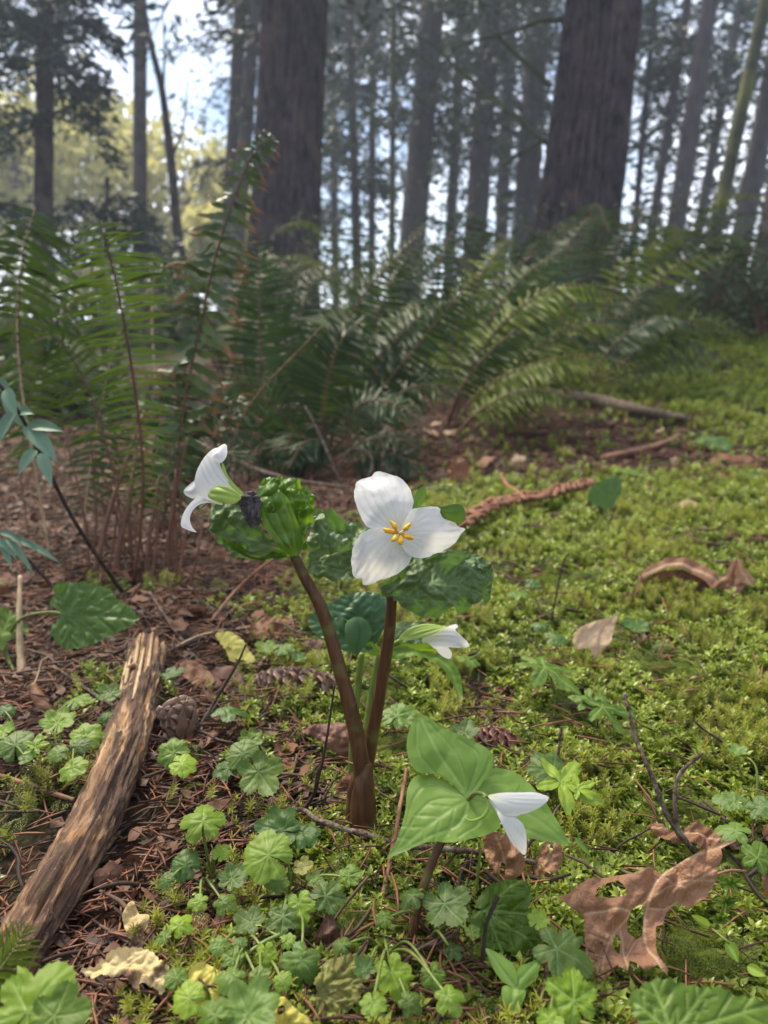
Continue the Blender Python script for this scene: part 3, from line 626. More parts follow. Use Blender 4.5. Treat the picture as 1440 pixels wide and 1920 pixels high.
# leafy undergrowth bushes on the slope at the left and right
GU = 'leafy undergrowth on the slope'
for i, (lb, px, py, d, sx, sz, nq, mt) in enumerate([
  ('grey-green bush behind the far left frond', 40, 640, 4.2, 0.42, 0.34, 1500, 'underleaf'), ('grey-green bush between the two tall left fronds and the thick fir', 330, 620, 5.0, 0.50, 0.35, 1500, 'underleaf'),
  ('pale tan-green brush low at the left between the frond stalks', 120, 780, 3.0, 0.28, 0.22, 900, 'underleaf'), ('grey-green brush at the foot of the thick fir', 520, 560, 6.5, 0.55, 0.4, 1300, 'underleaf'),
  ('small leafed green bush at the right border above the moss', 1420, 560, 4.4, 0.42, 0.20, 600, 'underpale'), ('grey-green bush under the mossy leaning trunk', 1380, 500, 6.0, 0.6, 0.3, 700, 'underpale'),
  ('olive brush between the thick trunks behind the tall ferns', 820, 470, 6.8, 0.9, 0.45, 1700, 'underleaf'), ('grey-green brush right of the thickest trunk behind the ferns', 1240, 470, 7.0, 0.7, 0.34, 700, 'underpale')]):
    g = np.random.default_rng(120 + i); c = P(px, py, d); zg = float(H(c[0], c[1])); root = thing('bush', lb, 'bush', (c[0], c[1], zg), GU)
    tw = MB(); tips = []
    for q in range(14):
        tip = np.array((c[0] + g.normal(0, sx * .7), c[1] + g.normal(0, sx * .5), max(zg + .05, c[2] + g.normal(0, sz * .6))))
        v, f = tube([(c[0], c[1], zg - .02), (np.array((c[0], c[1], zg)) + tip) / 2 + (0, 0, .08), tip], [0.008, 0.003], 5, 7, cap=False); tw.add(v, f); tips += [tip, (tip + (c[0], c[1], zg)) / 2 + (0, 0, .08)]
    tw.build('stems', M['twig'], root); tips = np.array(tips)
    B = tips[g.integers(0, len(tips), nq)] + g.normal(0, 0.35, (nq, 3)) * np.array((sx, sx, sz)) * .6; B[:, 2] = np.maximum(B[:, 2], zg + .02)
    v, f = quads(B, g.normal(size=(nq, 3)) * (1, 1, .5), 0.055 * g.uniform(.6, 1.4, nq), 0.032 * g.uniform(.6, 1.4, nq), g)
    o = mk('foliage', v, f, M[mt], root, smooth=False); o['kind'] = 'stuff'
# ------------------------------------------------------------------ ferns
def pinna_mesh(name, mat, seed, tip_edge=0.0, W=0.16, wav=0.03, curl=0.1):
    """one pinna, length 1 along +X, sickle-shaped, with an ear at its base and fine teeth"""
    r = random.Random(seed); ns = 9; v = []; e = []
    for i in range(ns):
        t = i / (ns - 1); w = W * (min(1, t / 0.08) * (1 - t ** 2.2) * 0.5 + 0.004) * (1 + 0.12 * (-1) ** i)
        c = 0.07 * math.sin(t * 2.4); z = -curl * t * t + wav * math.sin(t * 9 + seed)
        ear = 0.07 * max(0, 1 - abs(t - 0.06) / 0.08)
        v += [(t, c + w + ear, z + 0.02 * w), (t, c, z - 0.012 + 0.0), (t, c - w, z + 0.02 * w)]; e += [tip_edge * max(0, t - 0.55) / 0.45] * 3
    f = []
    for i in range(ns - 1):
        a = 3 * i; f += [(a, a + 1, a + 4, a + 3), (a + 1, a + 2, a + 5, a + 4)]
    me = mesh_from(name, v, f, [mat], True, {'edge': e}); return me
PIN = {k: [pinna_mesh('pinna_' + k, M[k], s, 0.0, cu[0], cu[1], cu[2]) for s in range(3)] for k, cu in
       {'fern': (0.105, 0.035, 0.22), 'fern_main': (0.088, 0.035, 0.24), 'fern_dark': (0.125, 0.03, 0.12), 'fern_olive': (0.13, 0.03, 0.14), 'fern_pale': (0.12, 0.03, 0.2)}.items()}
PIN['fern_brown'] = [pinna_mesh('pinna_fern_brown', M['fern_brown'], s, 1.0, 0.24, 0.10, 0.30) for s in range(3)]
def frond(parent, pts, Lmax, npair, mat, facing, stalk=0.22, rad=0.0022, objs=True, ang=R(12), droop=0.25, jit=0.08, stalkm='fernstem', seed=0, prof=None, name='frond'):
    """frond = rachis mesh; each pinna an object under it (objs) or joined into one mesh"""
    g = random.Random(seed); pts = np.asarray(pts, float); n = 60
    c = catmull(pts, n); T = nrm(np.gradient(c, axis=0))
    v, f = tube(pts, [rad, rad * 0.8, rad * 0.35], 6, 30, 0.1, seed)
    fo = mk(name, v, f, M[stalkm], parent)
    mb = MB(); facing = nrm(facing)
    for k in range(npair):
        u = k / (npair - 1); t = stalk + (0.985 - stalk) * u
        x = t * (n - 1); i = min(int(x), n - 2); b = c[i] + (c[i + 1] - c[i]) * (x - i); tg = T[i]
        S = nrm(np.cross(tg, facing)); Nn = nrm(np.cross(S, tg))
        L = Lmax * (prof(u) if prof else (min(1, 0.55 + u * 2.2) * (1 - u ** 2.6) ** 0.8 + 0.03))
        for sg in (-1, 1):
            a = ang + 0.35 * u + g.gauss(0, jit); dr = droop * g.uniform(0.6, 1.4)
            d = nrm(S * sg * math.cos(a) + tg * math.sin(a) - np.array((0, 0, 1)) * dr + Nn * g.gauss(0, jit))
            yv = nrm(tg - d * (tg @ d)) ; zv = np.cross(d, yv); l = L * g.uniform(0.9, 1.08)
            if sg < 0: zv = -zv
            tw = g.gauss(0, jit * 2.5); y2 = yv * math.cos(tw) + zv * math.sin(tw); z2 = np.cross(d, y2)
            if z2 @ Nn < 0: z2 = -z2
            me = PIN[mat][g.randrange(3)]
            Mx = np.stack([d * l, y2 * min(l, 0.8 * l + 0.004), z2 * l], 1)
            if objs:
                o = bpy.data.objects.new('pinna', me); COL.objects.link(o); o.parent = fo
                m4 = Matrix.Identity(4)
                for r_ in range(3):
                    for q in range(3): m4[r_][q] = Mx[r_, q]
                p = b - off(fo)
                for r_ in range(3): m4[r_][3] = p[r_]
                o.matrix_basis = m4
            else:
                vv = np.array([w.co[:] for w in me.vertices]) @ Mx.T + b
                mb.add(vv, [tuple(q.vertices) for q in me.polygons])
    if not objs:
        o = mb.build('pinnae', M[mat], fo); o['kind'] = 'stuff'
    return fo
def pp(*q): return [P(*t) for t in q]
VIEW = -FWD
# the left fern: sharp tall frond, pale-stalked fronds beside it, reddish stalk stubs
F1 = thing('sword_fern', 'sword fern at the left with a tall sharp arching frond and reddish stalks', 'fern', G(255, 1090))
frond(F1, pp((250, 1095, 1.05), (262, 1010, 1.02), (268, 900, 1.0), (262, 800, 0.98), (247, 690, 0.95), (228, 580, 0.92), (208, 490, 0.89), (185, 412, 0.87)), 0.066, 46, 'fern_main', VIEW + np.array((0.25, 0, 0.15)), 0.23, 0.0020, ang=R(-14), droop=0.22, jit=0.08, seed=1,
      prof=lambda u: (0.55 + 0.6 * min(1, u * 1.6)) * (1 if u < 0.82 else max(0.12, 1 - (u - 0.82) * 3.4)) * 0.92, stalkm='fernstem')
for i, s in enumerate([((210, 1100, 1.1), (238, 960, 1.12), (250, 880, 1.15), (262, 800, 1.2)), ((175, 1085, 1.08), (205, 960, 1.1), (235, 870, 1.12), (270, 770, 1.16)), ((285, 1100, 1.06), (300, 960, 1.08), (322, 830, 1.1)),
           ((300, 1110, 1.05), (325, 950, 1.05), (352, 820, 1.05)), ((330, 1120, 1.03), (352, 980, 1.04), (372, 900, 1.05)), ((345, 1150, 1.0), (372, 1030, 1.0), (385, 950, 1.02)), ((270, 1100, 1.07), (285, 985, 1.08), (300, 890, 1.1)),
           ((318, 1100, 1.06), (318, 1000, 1.06), (330, 880, 1.08)), ((225, 1105, 1.1), (222, 1010, 1.12), (240, 930, 1.14))]):
    v, f = ptube(s, [5.5 if i < 2 else 3.2, 4 if i < 2 else 2.4, 2], 7, 16, 0.2, i); mk('stalk', v, f, M['fernstem'], F1)
for i in range(16):
    gg_ = random.Random(700 + i); x0 = gg_.uniform(160, 380); d_ = gg_.uniform(1.05, 1.3); v, f = ptube([(x0, gg_.uniform(1080, 1120), d_), (x0 + gg_.uniform(-25, 30), 980, d_), (x0 + gg_.uniform(-60, 80), gg_.uniform(800, 900), d_)], [2.8, 2.2, 1.4], 6, 14, .2, i); mk('stalk', v, f, M['fernstem'], F1)
frond(F1, pp((95, 1060, 1.2), (80, 960, 1.2), (58, 830, 1.18), (40, 720, 1.17), (32, 600, 1.15), (42, 480, 1.12), (66, 388, 1.10)), 0.10, 34, 'fern', VIEW + np.array((-0.2, 0, 0.4)), 0.30, 0.0026, ang=R(0), droop=0.55, seed=2, stalkm='twig_tan', prof=lambda u: 0.5 + 0.6 * min(1, u * 1.3) if u < 0.9 else 1.0 - (u - 0.9) * 6)
frond(F1, pp((150, 1040, 1.25), (160, 950, 1.25), (175, 840, 1.24), (196, 730, 1.22), (215, 640, 1.2)), 0.062, 26, 'fern_pale', VIEW + np.array((0, 0, 0.5)), 0.25, 0.0022, ang=R(0), droop=0.5, seed=3, stalkm='twig_tan')
frond(F1, pp((290, 720, 1.5), (285, 560, 1.5), (300, 510, 1.48), (340, 492, 1.45), (378, 520, 1.42)), 0.055, 22, 'fern_pale', VIEW + np.array((0, 0, 0.5)), 0.35, 0.0022, ang=R(5), droop=0.6, seed=4, stalkm='twig_tan')
for i, (q, L, mt) in enumerate([(((240, 1080, 1.15), (215, 900, 1.16), (170, 740, 1.16), (110, 640, 1.12), (60, 640, 1.08)), .075, 'fern'), (((290, 1090, 1.2), (300, 900, 1.22), (330, 760, 1.22), (350, 680, 1.2)), .07, 'fern_dark'),
      (((260, 1090, 1.25), (330, 920, 1.22), (410, 850, 1.18), (470, 880, 1.14)), .07, 'fern_pale'), (((60, 1050, 1.3), (40, 850, 1.35), (90, 640, 1.35), (150, 560, 1.33), (220, 570, 1.3)), .08, 'fern')]):
    frond(F1, pp(*q), L, 32, mt, VIEW * .7 + np.array((0, 0, .7)), .22, .0020, objs=False, droop=.4, seed=400 + i, jit=.14)
# withering upright frond with brown-tipped twisted pinnae
F2 = thing('sword_fern', 'withering sword fern whose tall upright frond has brown curled pinna tips', 'fern', G(330, 1060))
frond(F2, pp((322, 1060, 1.12), (330, 900, 1.11), (345, 760, 1.10), (378, 600, 1.08), (405, 480, 1.06), (440, 370, 1.05), (475, 290, 1.04), (512, 252, 1.04)), 0.068, 40, 'fern_brown', VIEW + np.array((0.1, 0, 0.25)), 0.14, 0.0022, ang=R(-8), droop=0.32, jit=0.24, seed=5, prof=lambda u: 0.30 + 0.80 * (1 - u) ** 0.8 if u > 0.25 else 0.9)
frond(F2, pp((430, 850, 1.25), (450, 790, 1.25), (490, 730, 1.25), (545, 672, 1.25), (603, 612, 1.25)), 0.052, 24, 'fern_brown', VIEW + np.array((0, 0, 0.6)), 0.05, 0.0018, ang=R(-5), droop=0.30, jit=0.26, seed=6, stalkm='twig_red', prof=lambda u: max(0.10, 1.0 - 1.25 * u))
frond(F2, pp((300, 1000, 1.2), (330, 860, 1.2), (400, 770, 1.18), (455, 745, 1.15)), 0.070, 20, 'fern_brown', VIEW + np.array((0, 0, 0.7)), 0.25, 0.002, ang=R(-5), droop=0.5, jit=0.2, seed=7)
# low leafy shoot at the bottom left of the left fern
# big central clump behind the flowers
F3 = thing('sword_fern', 'big dark sword fern clump behind the flowers with fronds arching to both sides', 'fern', G(640, 840))
c0 = (610, 850)
fr = [(((600, 850, 2.15), (590, 760, 2.1), (625, 650, 2.05), (700, 530, 2.0), (800, 425, 1.95)), 0.135, 40, 'fern', 0.18),
      (((640, 860, 2.2), (670, 790, 2.15), (740, 700, 2.1), (830, 590, 2.05), (912, 492, 2.0)), 0.13, 36, 'fern_dark', 0.2),
      (((500, 850, 2.1), (492, 760, 2.1), (487, 640, 2.08), (486, 530, 2.05), (484, 425, 2.03)), 0.145, 36, 'fern_dark', 0.12),
      (((660, 850, 1.95), (655, 790, 1.93), (690, 752, 1.9), (750, 762, 1.86), (812, 812, 1.82)), 0.085, 28, 'fern_pale', 0.15),
      (((590, 880, 2.0), (575, 830, 1.95), (556, 815, 1.9), (538, 835, 1.85), (528, 890, 1.82)), 0.10, 26, 'fern', 0.1),
      (((560, 870, 2.05), (530, 780, 2.0), (460, 720, 1.95), (400, 730, 1.9)), 0.10, 28, 'fern', 0.2)]
for i, (q, L, n, mt, st) in enumerate(fr):
    frond(F3, pp(*q), L, n, mt, VIEW * 0.8 + np.array((0.1, 0, 0.7)), st, 0.0032, ang=R(8), droop=0.18, seed=20 + i, objs=i < 4)
fr2 = [(((650, 860, 2.3), (700, 700, 2.3), (790, 560, 2.35), (850, 430, 2.4)), 0.14, 34, 'fern_dark'), (((560, 860, 2.3), (545, 720, 2.35), (560, 600, 2.4), (600, 500, 2.45)), 0.13, 34, 'fern_dark'),
       (((620, 870, 2.0), (680, 830, 1.95), (740, 820, 1.9), (800, 850, 1.86)), 0.10, 26, 'fern_dark'), (((640, 850, 2.2), (740, 640, 2.2), (860, 560, 2.2), (950, 560, 2.15)), 0.13, 34, 'fern'),
       (((600, 870, 2.0), (610, 740, 1.95), (640, 640, 1.9), (690, 590, 1.86)), 0.11, 30, 'fern_dark'), (((560, 880, 1.95), (490, 820, 1.9), (430, 810, 1.85), (380, 850, 1.8)), 0.09, 26, 'fern_dark')]
for i, (q, L, n, mt) in enumerate(fr2):
    frond(F3, pp(*q), L, n, mt, VIEW * 0.6 + np.array((0.1, 0, 0.8)), 0.16, 0.0032, objs=False, droop=0.25, seed=40 + i)
v, f = ptube([(360, 825, 1.8), (440, 865, 1.75), (540, 898, 1.7), (655, 915, 1.66)], [4.5, 4.5, 4, 3], 8, 30, 0.25, 3); o = mk('fallen_branch', v, f, M['twig'], None, P(540, 898, 1.7)); tag(o, 'long thin grey fallen branch lying behind the crumpled-leaf trillium', 'branch')
for lb, px in (('thin bare upright twig rising behind the left shoulder of the open flower', [(640, 910, 1.75), (615, 850, 1.76), (592, 800, 1.78), (572, 762, 1.8)]), ('thin bare twig arching above the open white flower', [(640, 860, 1.9), (655, 845, 1.9), (680, 842, 1.88), (698, 862, 1.86), (690, 900, 1.84)])):
    v, f = ptube(px, [3.2, 2.6, 1.8], 7, 24, 0.25, 9); o = mk('twig', v, f, M['twig'], None, P(*px[0])); tag(o, lb, 'twig')
for i, (q, L, mt) in enumerate([(((620, 880, 2.0), (560, 840, 1.95), (500, 850, 1.9), (440, 890, 1.86)), .10, 'fern_dark'), (((630, 880, 1.95), (610, 830, 1.9), (570, 830, 1.85), (540, 880, 1.8)), .10, 'fern_dark'), (((650, 880, 1.95), (700, 850, 1.9), (760, 860, 1.86), (800, 900, 1.82)), .09, 'fern_dark'),
      (((600, 860, 2.3), (640, 740, 2.3), (720, 660, 2.3), (800, 640, 2.28)), .13, 'fern_dark'), (((620, 860, 2.3), (560, 700, 2.3), (520, 600, 2.3), (530, 500, 2.3)), .13, 'fern_dark'), (((640, 860, 2.35), (690, 680, 2.4), (720, 560, 2.4), (770, 470, 2.4)), .14, 'fern_dark'),
      (((640, 850, 2.1), (720, 760, 2.08), (800, 720, 2.05), (880, 740, 2.0)), .11, 'fern'), (((600, 870, 2.1), (540, 790, 2.08), (470, 760, 2.05), (400, 800, 2.0)), .11, 'fern_dark'), (((640, 860, 2.4), (700, 760, 2.4), (780, 700, 2.4), (850, 690, 2.4)), .13, 'fern_dark')]):
    frond(F3, pp(*q), L, 32, mt, VIEW * 0.6 + np.array((0, 0, 0.8)), 0.10, 0.003, objs=False, droop=0.25, seed=500 + i, jit=.12)
# right-hand clump with long olive arching fronds
F4 = thing('sword_fern', 'wide olive green sword fern clump with long fronds arching right over the brown litter', 'fern', G(840, 800))
fr = [(((840, 800, 2.5), (880, 700, 2.45), (950, 600, 2.4), (1060, 535, 2.35), (1200, 572, 2.3)), 0.15, 40, 'fern_olive'), (((850, 805, 2.4), (900, 735, 2.35), (980, 690, 2.3), (1090, 668, 2.25), (1215, 692, 2.2)), 0.13, 40, 'fern_olive'),
      (((840, 790, 2.45), (870, 720, 2.4), (940, 640, 2.38), (1020, 600, 2.35), (1130, 640, 2.3)), 0.13, 36, 'fern'), (((860, 810, 2.3), (900, 770, 2.28), (970, 735, 2.25), (1050, 740, 2.2), (1110, 790, 2.18)), 0.10, 30, 'fern_olive')]
for i, (q, L, n, mt) in enumerate(fr):
    frond(F4, pp(*q), L, n, mt, VIEW * 0.5 + np.array((0, 0, 0.9)), 0.18, 0.0034, ang=R(8), droop=0.25, seed=60 + i, objs=i < 3)
for i, (q, L) in enumerate([(((850, 800, 2.6), (900, 640, 2.6), (980, 520, 2.6), (1090, 450, 2.6)), 0.15), (((840, 800, 2.6), (850, 640, 2.65), (900, 520, 2.7), (960, 440, 2.75)), 0.15), (((860, 810, 2.55), (960, 690, 2.5), (1080, 610, 2.5), (1180, 620, 2.45)), 0.13)]):
    frond(F4, pp(*q), L, 34, 'fern_olive' if i else 'fern', VIEW * 0.4 + np.array((0, 0, 0.9)), 0.16, 0.0034, objs=False, droop=0.25, seed=80 + i)
for i, (q, L, mt) in enumerate([(((860, 800, 2.7), (930, 660, 2.75), (1040, 560, 2.8), (1180, 520, 2.85)), .16, 'fern_olive'), (((850, 790, 2.8), (890, 640, 2.85), (930, 540, 2.9), (1010, 470, 2.95)), .16, 'fern_dark'),
      (((870, 800, 2.6), (980, 700, 2.6), (1110, 610, 2.6), (1235, 580, 2.6)), .14, 'fern_dark'), (((855, 800, 2.75), (900, 620, 2.8), (1010, 500, 2.85), (1140, 470, 2.9)), .16, 'fern'), (((870, 815, 2.4), (960, 760, 2.4), (1060, 700, 2.4), (1180, 720, 2.38)), .12, 'fern_olive')]):
    frond(F4, pp(*q), L, 34, mt, VIEW * 0.5 + np.array((0, 0, 0.8)), 0.16, 0.0034, objs=False, droop=0.28, seed=450 + i, jit=.12)
F5 = thing('sword_fern', 'sword fern right of the olive clump with pale glossy frond tips bending right', 'fern', G(1150, 690))
for i, (q, L, mt) in enumerate([(((1100, 720, 3.2), (1160, 640, 3.15), (1240, 595, 3.1), (1340, 618, 3.05)), 0.14, 'fern_pale'), (((1110, 720, 3.3), (1150, 620, 3.3), (1220, 540, 3.3), (1320, 545, 3.3)), 0.15, 'fern_dark'), (((1100, 720, 3.3), (1130, 600, 3.4), (1190, 480, 3.5), (1280, 440, 3.5)), 0.16, 'fern_olive'),
      (((1120, 725, 3.2), (1200, 690, 3.1), (1290, 672, 3.05), (1350, 700, 3.0)), 0.12, 'fern'), (((1090, 720, 3.3), (1080, 590, 3.4), (1060, 480, 3.45), (1110, 400, 3.5)), 0.17, 'fern_pale'), (((1100, 720, 3.3), (1040, 620, 3.3), (980, 560, 3.3), (900, 560, 3.3)), 0.15, 'fern_dark')]):
    frond(F5, pp(*q), L, 34, mt, VIEW * 0.4 + np.array((0, 0, 0.9)), 0.16, 0.004, objs=False, droop=0.25, seed=100 + i)
for i, (q, L, mt) in enumerate([(((1110, 720, 3.3), (1180, 600, 3.35), (1270, 500, 3.4), (1390, 470, 3.4)), .17, 'fern_olive'), (((1100, 720, 3.4), (1140, 560, 3.5), (1160, 470, 3.55), (1210, 400, 3.6)), .17, 'fern_dark'), (((1120, 720, 3.1), (1220, 640, 3.1), (1310, 600, 3.1), (1420, 640, 3.1)), .15, 'fern_olive'),
      (((1100, 720, 3.2), (1060, 600, 3.2), (1010, 520, 3.2), (940, 500, 3.2)), .16, 'fern_olive'), (((1110, 720, 3.2), (1190, 660, 3.15), (1290, 640, 3.1), (1380, 690, 3.05)), .13, 'fern_pale')]):
    frond(F5, pp(*q), L, 32, mt, VIEW * 0.5 + np.array((0, 0, 0.8)), 0.16, 0.004, objs=False, droop=0.28, seed=470 + i, jit=.12)
# ferns further up the slope
GF = 'sword ferns further up the slope'
for i, (lb, px, py, d, L) in enumerate([
  ('sword fern on the slope directly below the thickest trunk', 1060, 560, 4.6, 0.95), ('sword fern on the slope just right of the thickest trunk', 1210, 540, 4.8, 0.95), ('sword fern up the slope below the leaning mossy trunk', 1330, 545, 5.2, 0.85),
  ('sword fern up the slope between the two thickest trunks', 930, 560, 4.8, 0.95), ('sword fern low at the right border of the photo', 1440, 560, 4.2, 0.7), ('sword fern up the slope beside the foot of the thick fir', 690, 580, 4.6, 0.85),
  ('dark sword fern behind the two tall left fronds', 200, 640, 3.4, 0.7), ('dark sword fern at the left border behind the pale-stalked frond', 30, 600, 3.2, 0.75), ('dark sword fern between the withering frond and the big central clump', 430, 690, 3.2, 0.75)]):
    gg = random.Random(200 + i); c = P(px, py, d); zg = float(H(c[0], c[1])); root = thing('sword_fern', lb, 'fern', (c[0], c[1], zg), GF)
    mt0 = ['fern', 'fern_olive', 'fern_dark', 'fern_pale'][i % 4] if i < 6 else ['fern_dark', 'fern'][i % 2]
    for k in range(11):
        a = k / 11 * 6.283 + gg.uniform(-.25, .25); l = L * gg.uniform(.75, 1.1); e = np.array((math.cos(a), math.sin(a), 0)); b = np.array((c[0], c[1], zg))
        frond(root, [b, b + e * l * .22 + (0, 0, l * .45), b + e * l * .55 + (0, 0, l * .68), b + e * l * .92 + (0, 0, l * gg.uniform(.45, .65))], l * 0.15, 30, mt0 if gg.random() < .7 else 'fern_dark', (0, -0.4, 1), 0.18, 0.004, objs=False, droop=0.25, seed=i * 40 + k)
# ------------------------------------------------------------------ leaves from their outlines: real sheets on their own planes
def seg_dist(p, a, b):
    ab = b - a; t = np.clip(((p - a) @ ab) / max(ab @ ab, 1e-9), 0, 1); return np.linalg.norm(p - (a + t[:, None] * ab), axis=1), t
def inpoly(p, poly):
    x, y = p[:, 0], p[:, 1]; ins = np.zeros(len(p), bool); j = len(poly) - 1
    for i in range(len(poly)):
        xi, yi = poly[i]; xj, yj = poly[j]
        c = ((yi > y) != (yj > y)) & (x < (xj - xi) * (y - yi) / (yj - yi + 1e-12) + xi); ins ^= c; j = i
    return ins
def resample(poly, step, smooth=True):
    p = np.asarray(poly, float)
    if smooth:
        q = np.vstack([p[-2:], p, p[:3]]); c = []
        for i in range(2, len(p) + 2):
            a, b, cc, d = q[i - 1], q[i], q[i + 1], q[i + 2]
            for t in np.linspace(0, 1, 6, endpoint=False):
                c.append(0.5 * ((2 * b) + (-a + cc) * t + (2 * a - 5 * b + 4 * cc - d) * t * t + (-a + 3 * b - 3 * cc + d) * t ** 3))
        p = np.array(c)
    q = np.vstack([p, p[:1]]); s = np.concatenate([[0], np.cumsum(np.linalg.norm(np.diff(q, axis=0), axis=1))])
    n = max(8, int(s[-1] / step)); u = np.linspace(0, s[-1], n, endpoint=False)
    return np.stack([np.interp(u, s, q[:, 0]), np.interp(u, s, q[:, 1])], 1)
def sheet(name, outline, anchor, normal, mat, parent=None, veins=(), holes=(), crumple=(0.0, 0.05), bulge=0.0, dome=None, teeth=None, step=None, seed=0, vdepth=0.0, vw=2.5, edgew=0, bend=None, smooth=True, base=None, edge_from=None, rag=0.0):
    """outline etc. in photo pixels, laid on the plane through anchor=(px,py,depth) with this world normal, then shaped off that plane in metres"""
    ol = np.asarray(outline, float); size = np.ptp(ol, axis=0).max(); step = step or max(1.6, size / 34)
    ob = resample(ol, step * (0.5 if teeth else 0.8), smooth)
    if teeth:
        sp, am = teeth; t = np.roll(ob, -1, 0) - np.roll(ob, 1, 0); nn = np.stack([t[:, 1], -t[:, 0]], 1); nn /= np.maximum(np.linalg.norm(nn, axis=1, keepdims=True), 1e-9)
        ar = np.cumsum(np.linalg.norm(np.diff(np.vstack([ob[-1:], ob]), axis=0), axis=1)); sgn = -1 if inpoly(ob.mean(0)[None] + 0, ob)[0] and ((ob[0] + nn[0]) is not None) and inpoly((ob[0] + nn[0] * 1.0)[None], ob)[0] else 1
        ph = (ar / sp) % 1; ob = ob + nn * (sgn * am * (np.where(ph < 0.65, ph / 0.65, (1 - ph) / 0.35) - 0.5))[:, None]
    if rag:
        t = np.roll(ob, -1, 0) - np.roll(ob, 1, 0); nn = np.stack([t[:, 1], -t[:, 0]], 1); nn /= np.maximum(np.linalg.norm(nn, axis=1, keepdims=True), 1e-9)
        ob = ob + nn * (rag * 2 * (fbm(ob[:, 0] * .07 + seed, ob[:, 1] * .07, seed + 40, 3) - .5))[:, None]
    hs = [resample(h, step * 0.8, smooth) for h in holes]
    gx_, gy_ = np.meshgrid(np.arange(ob[:, 0].min(), ob[:, 0].max(), step), np.arange(ob[:, 1].min(), ob[:, 1].max(), step * 0.87))
    gx_ = gx_ + (np.arange(gx_.shape[0]) % 2)[:, None] * step * 0.5
    ip = np.stack([gx_.ravel(), gy_.ravel()], 1); ip = ip[inpoly(ip, ob)]
    for h in hs: ip = ip[~inpoly(ip, h)]
    if len(ip):
        bd = np.vstack([ob] + hs); dmin = np.sqrt(((ip[:, None] - bd[None]) ** 2).sum(-1)).min(1); ip = ip[dmin > step * 0.45]
    V = [Vector(p) for p in ob]; loops = [list(range(len(ob)))]; E = [(i, (i + 1) % len(ob)) for i in range(len(ob))]
    for h in hs:
        s0 = len(V); V += [Vector(p) for p in h]; E += [(s0 + i, s0 + (i + 1) % len(h)) for i in range(len(h))]
    V += [Vector(p) for p in ip]
    vo, eo, fo, *_ = delaunay_2d_cdt(V, E, [], 0, 1e-4)
    p2 = np.array([tuple(q) for q in vo]); fo = [f for f in fo]; cen = np.array([p2[list(f)].mean(0) for f in fo]); ok = inpoly(cen, ob)
    for h in hs: ok &= ~inpoly(cen, h)
    fo = [fo[i] for i in range(len(fo)) if ok[i]]
    # on the plane
    nv = nrm(normal); a0 = P(*anchor); k = anchor[2] / FPX
    rays = FWD[None] + ((p2[:, 0] - 720) / FPX)[:, None] * RGT - ((p2[:, 1] - 960) / FPX)[:, None] * UPV
    d = ((a0 - CAM) @ nv) / (rays @ nv); v = CAM + rays * d[:, None]
    if nv @ rays.mean(0) > 0: nv = -nv
    # pigment and relief of veins
    vein = np.zeros(len(p2)); rid = np.zeros(len(p2))
    for w_, pl in veins:
        pl = catmull(np.asarray(pl, float), 3 * len(pl)); dm = np.full(len(p2), 1e9)
        for i in range(len(pl) - 1): dm = np.minimum(dm, seg_dist(p2, pl[i], pl[i + 1])[0])
        vein = np.maximum(vein, np.exp(-(dm / (vw * w_)) ** 2) * min(1, 0.55 + 0.45 * w_)); rid = np.maximum(rid, np.exp(-(dm / (vw * 2.2 * w_)) ** 2))
    bdst = np.sqrt(((p2[:, None] - ob[None]) ** 2).sum(-1)).min(1) if len(p2) < 6000 else np.ones(len(p2)) * 50
    dz = -vdepth * rid
    am, fq = crumple
    if am:
        dz = dz + am * 2 * (fbm(p2[:, 0] * fq + seed * 17, p2[:, 1] * fq + seed * 5, seed, 2) - 0.5) + am * 1.3 * np.abs(fbm(p2[:, 0] * fq * 1.4 + p2[:, 1] * fq * .5 + 9, p2[:, 1] * fq * 1.1, seed + 3, 2) - 0.5) * 2 + am * .25 * (fbm(p2[:, 0] * fq * 5, p2[:, 1] * fq * 5, seed + 6, 2) - .5) + (am > .004 and str(mat).startswith('tril')) * .0012 * (1 - np.abs(fbm(p2[:, 0] * .055 + seed, p2[:, 1] * .055, seed + 8, 2) - .5) * 6)
    if bulge: dz = dz + bulge * sstep(0, size * 0.35, bdst)
    if dome:
        cx, cy, rx, ry, h = dome; q = ((p2[:, 0] - cx) / rx) ** 2 + ((p2[:, 1] - cy) / ry) ** 2; dz = dz + h * np.sqrt(np.clip(1 - q, 0, 1)) - h * 0.6 * np.clip(q - 1, 0, 1)
    if bend:
        (bx, by), (tx, ty), amt = bend; ax = np.array((tx - bx, ty - by), float); t = ((p2 - (bx, by)) @ ax) / (ax @ ax); dz = dz + amt * np.clip(t, 0, 2) ** 2
    v = v + nv[None] * dz[:, None]
    at = {'vein': vein, 'edge': np.exp(-bdst / edgew) if edgew else np.zeros(len(p2))}
    if edge_from: at['edge'] = np.exp(-np.hypot(p2[:, 0] - edge_from[0], p2[:, 1] - edge_from[1]) / edge_from[2])
    return mk(name, v, fo, M[mat] if isinstance(mat, str) else mat, parent, base, at)

def side_veins(b, t, n, w, sgn=(1, -1), curve=0.25):
    """simple lateral veins off a midrib given by two pixel points"""
    b, t = np.asarray(b, float), np.asarray(t, float); ax = t - b; pr = np.array((-ax[1], ax[0])); out = []
    for k in range(n):
        u = (k + 0.6) / (n + 0.6)
        for s in sgn: out.append((0.55, [b + ax * u, b + ax * (u + curve * .5) + pr * s * w * .5, b + ax * (u + curve) + pr * s * w]))
    return out

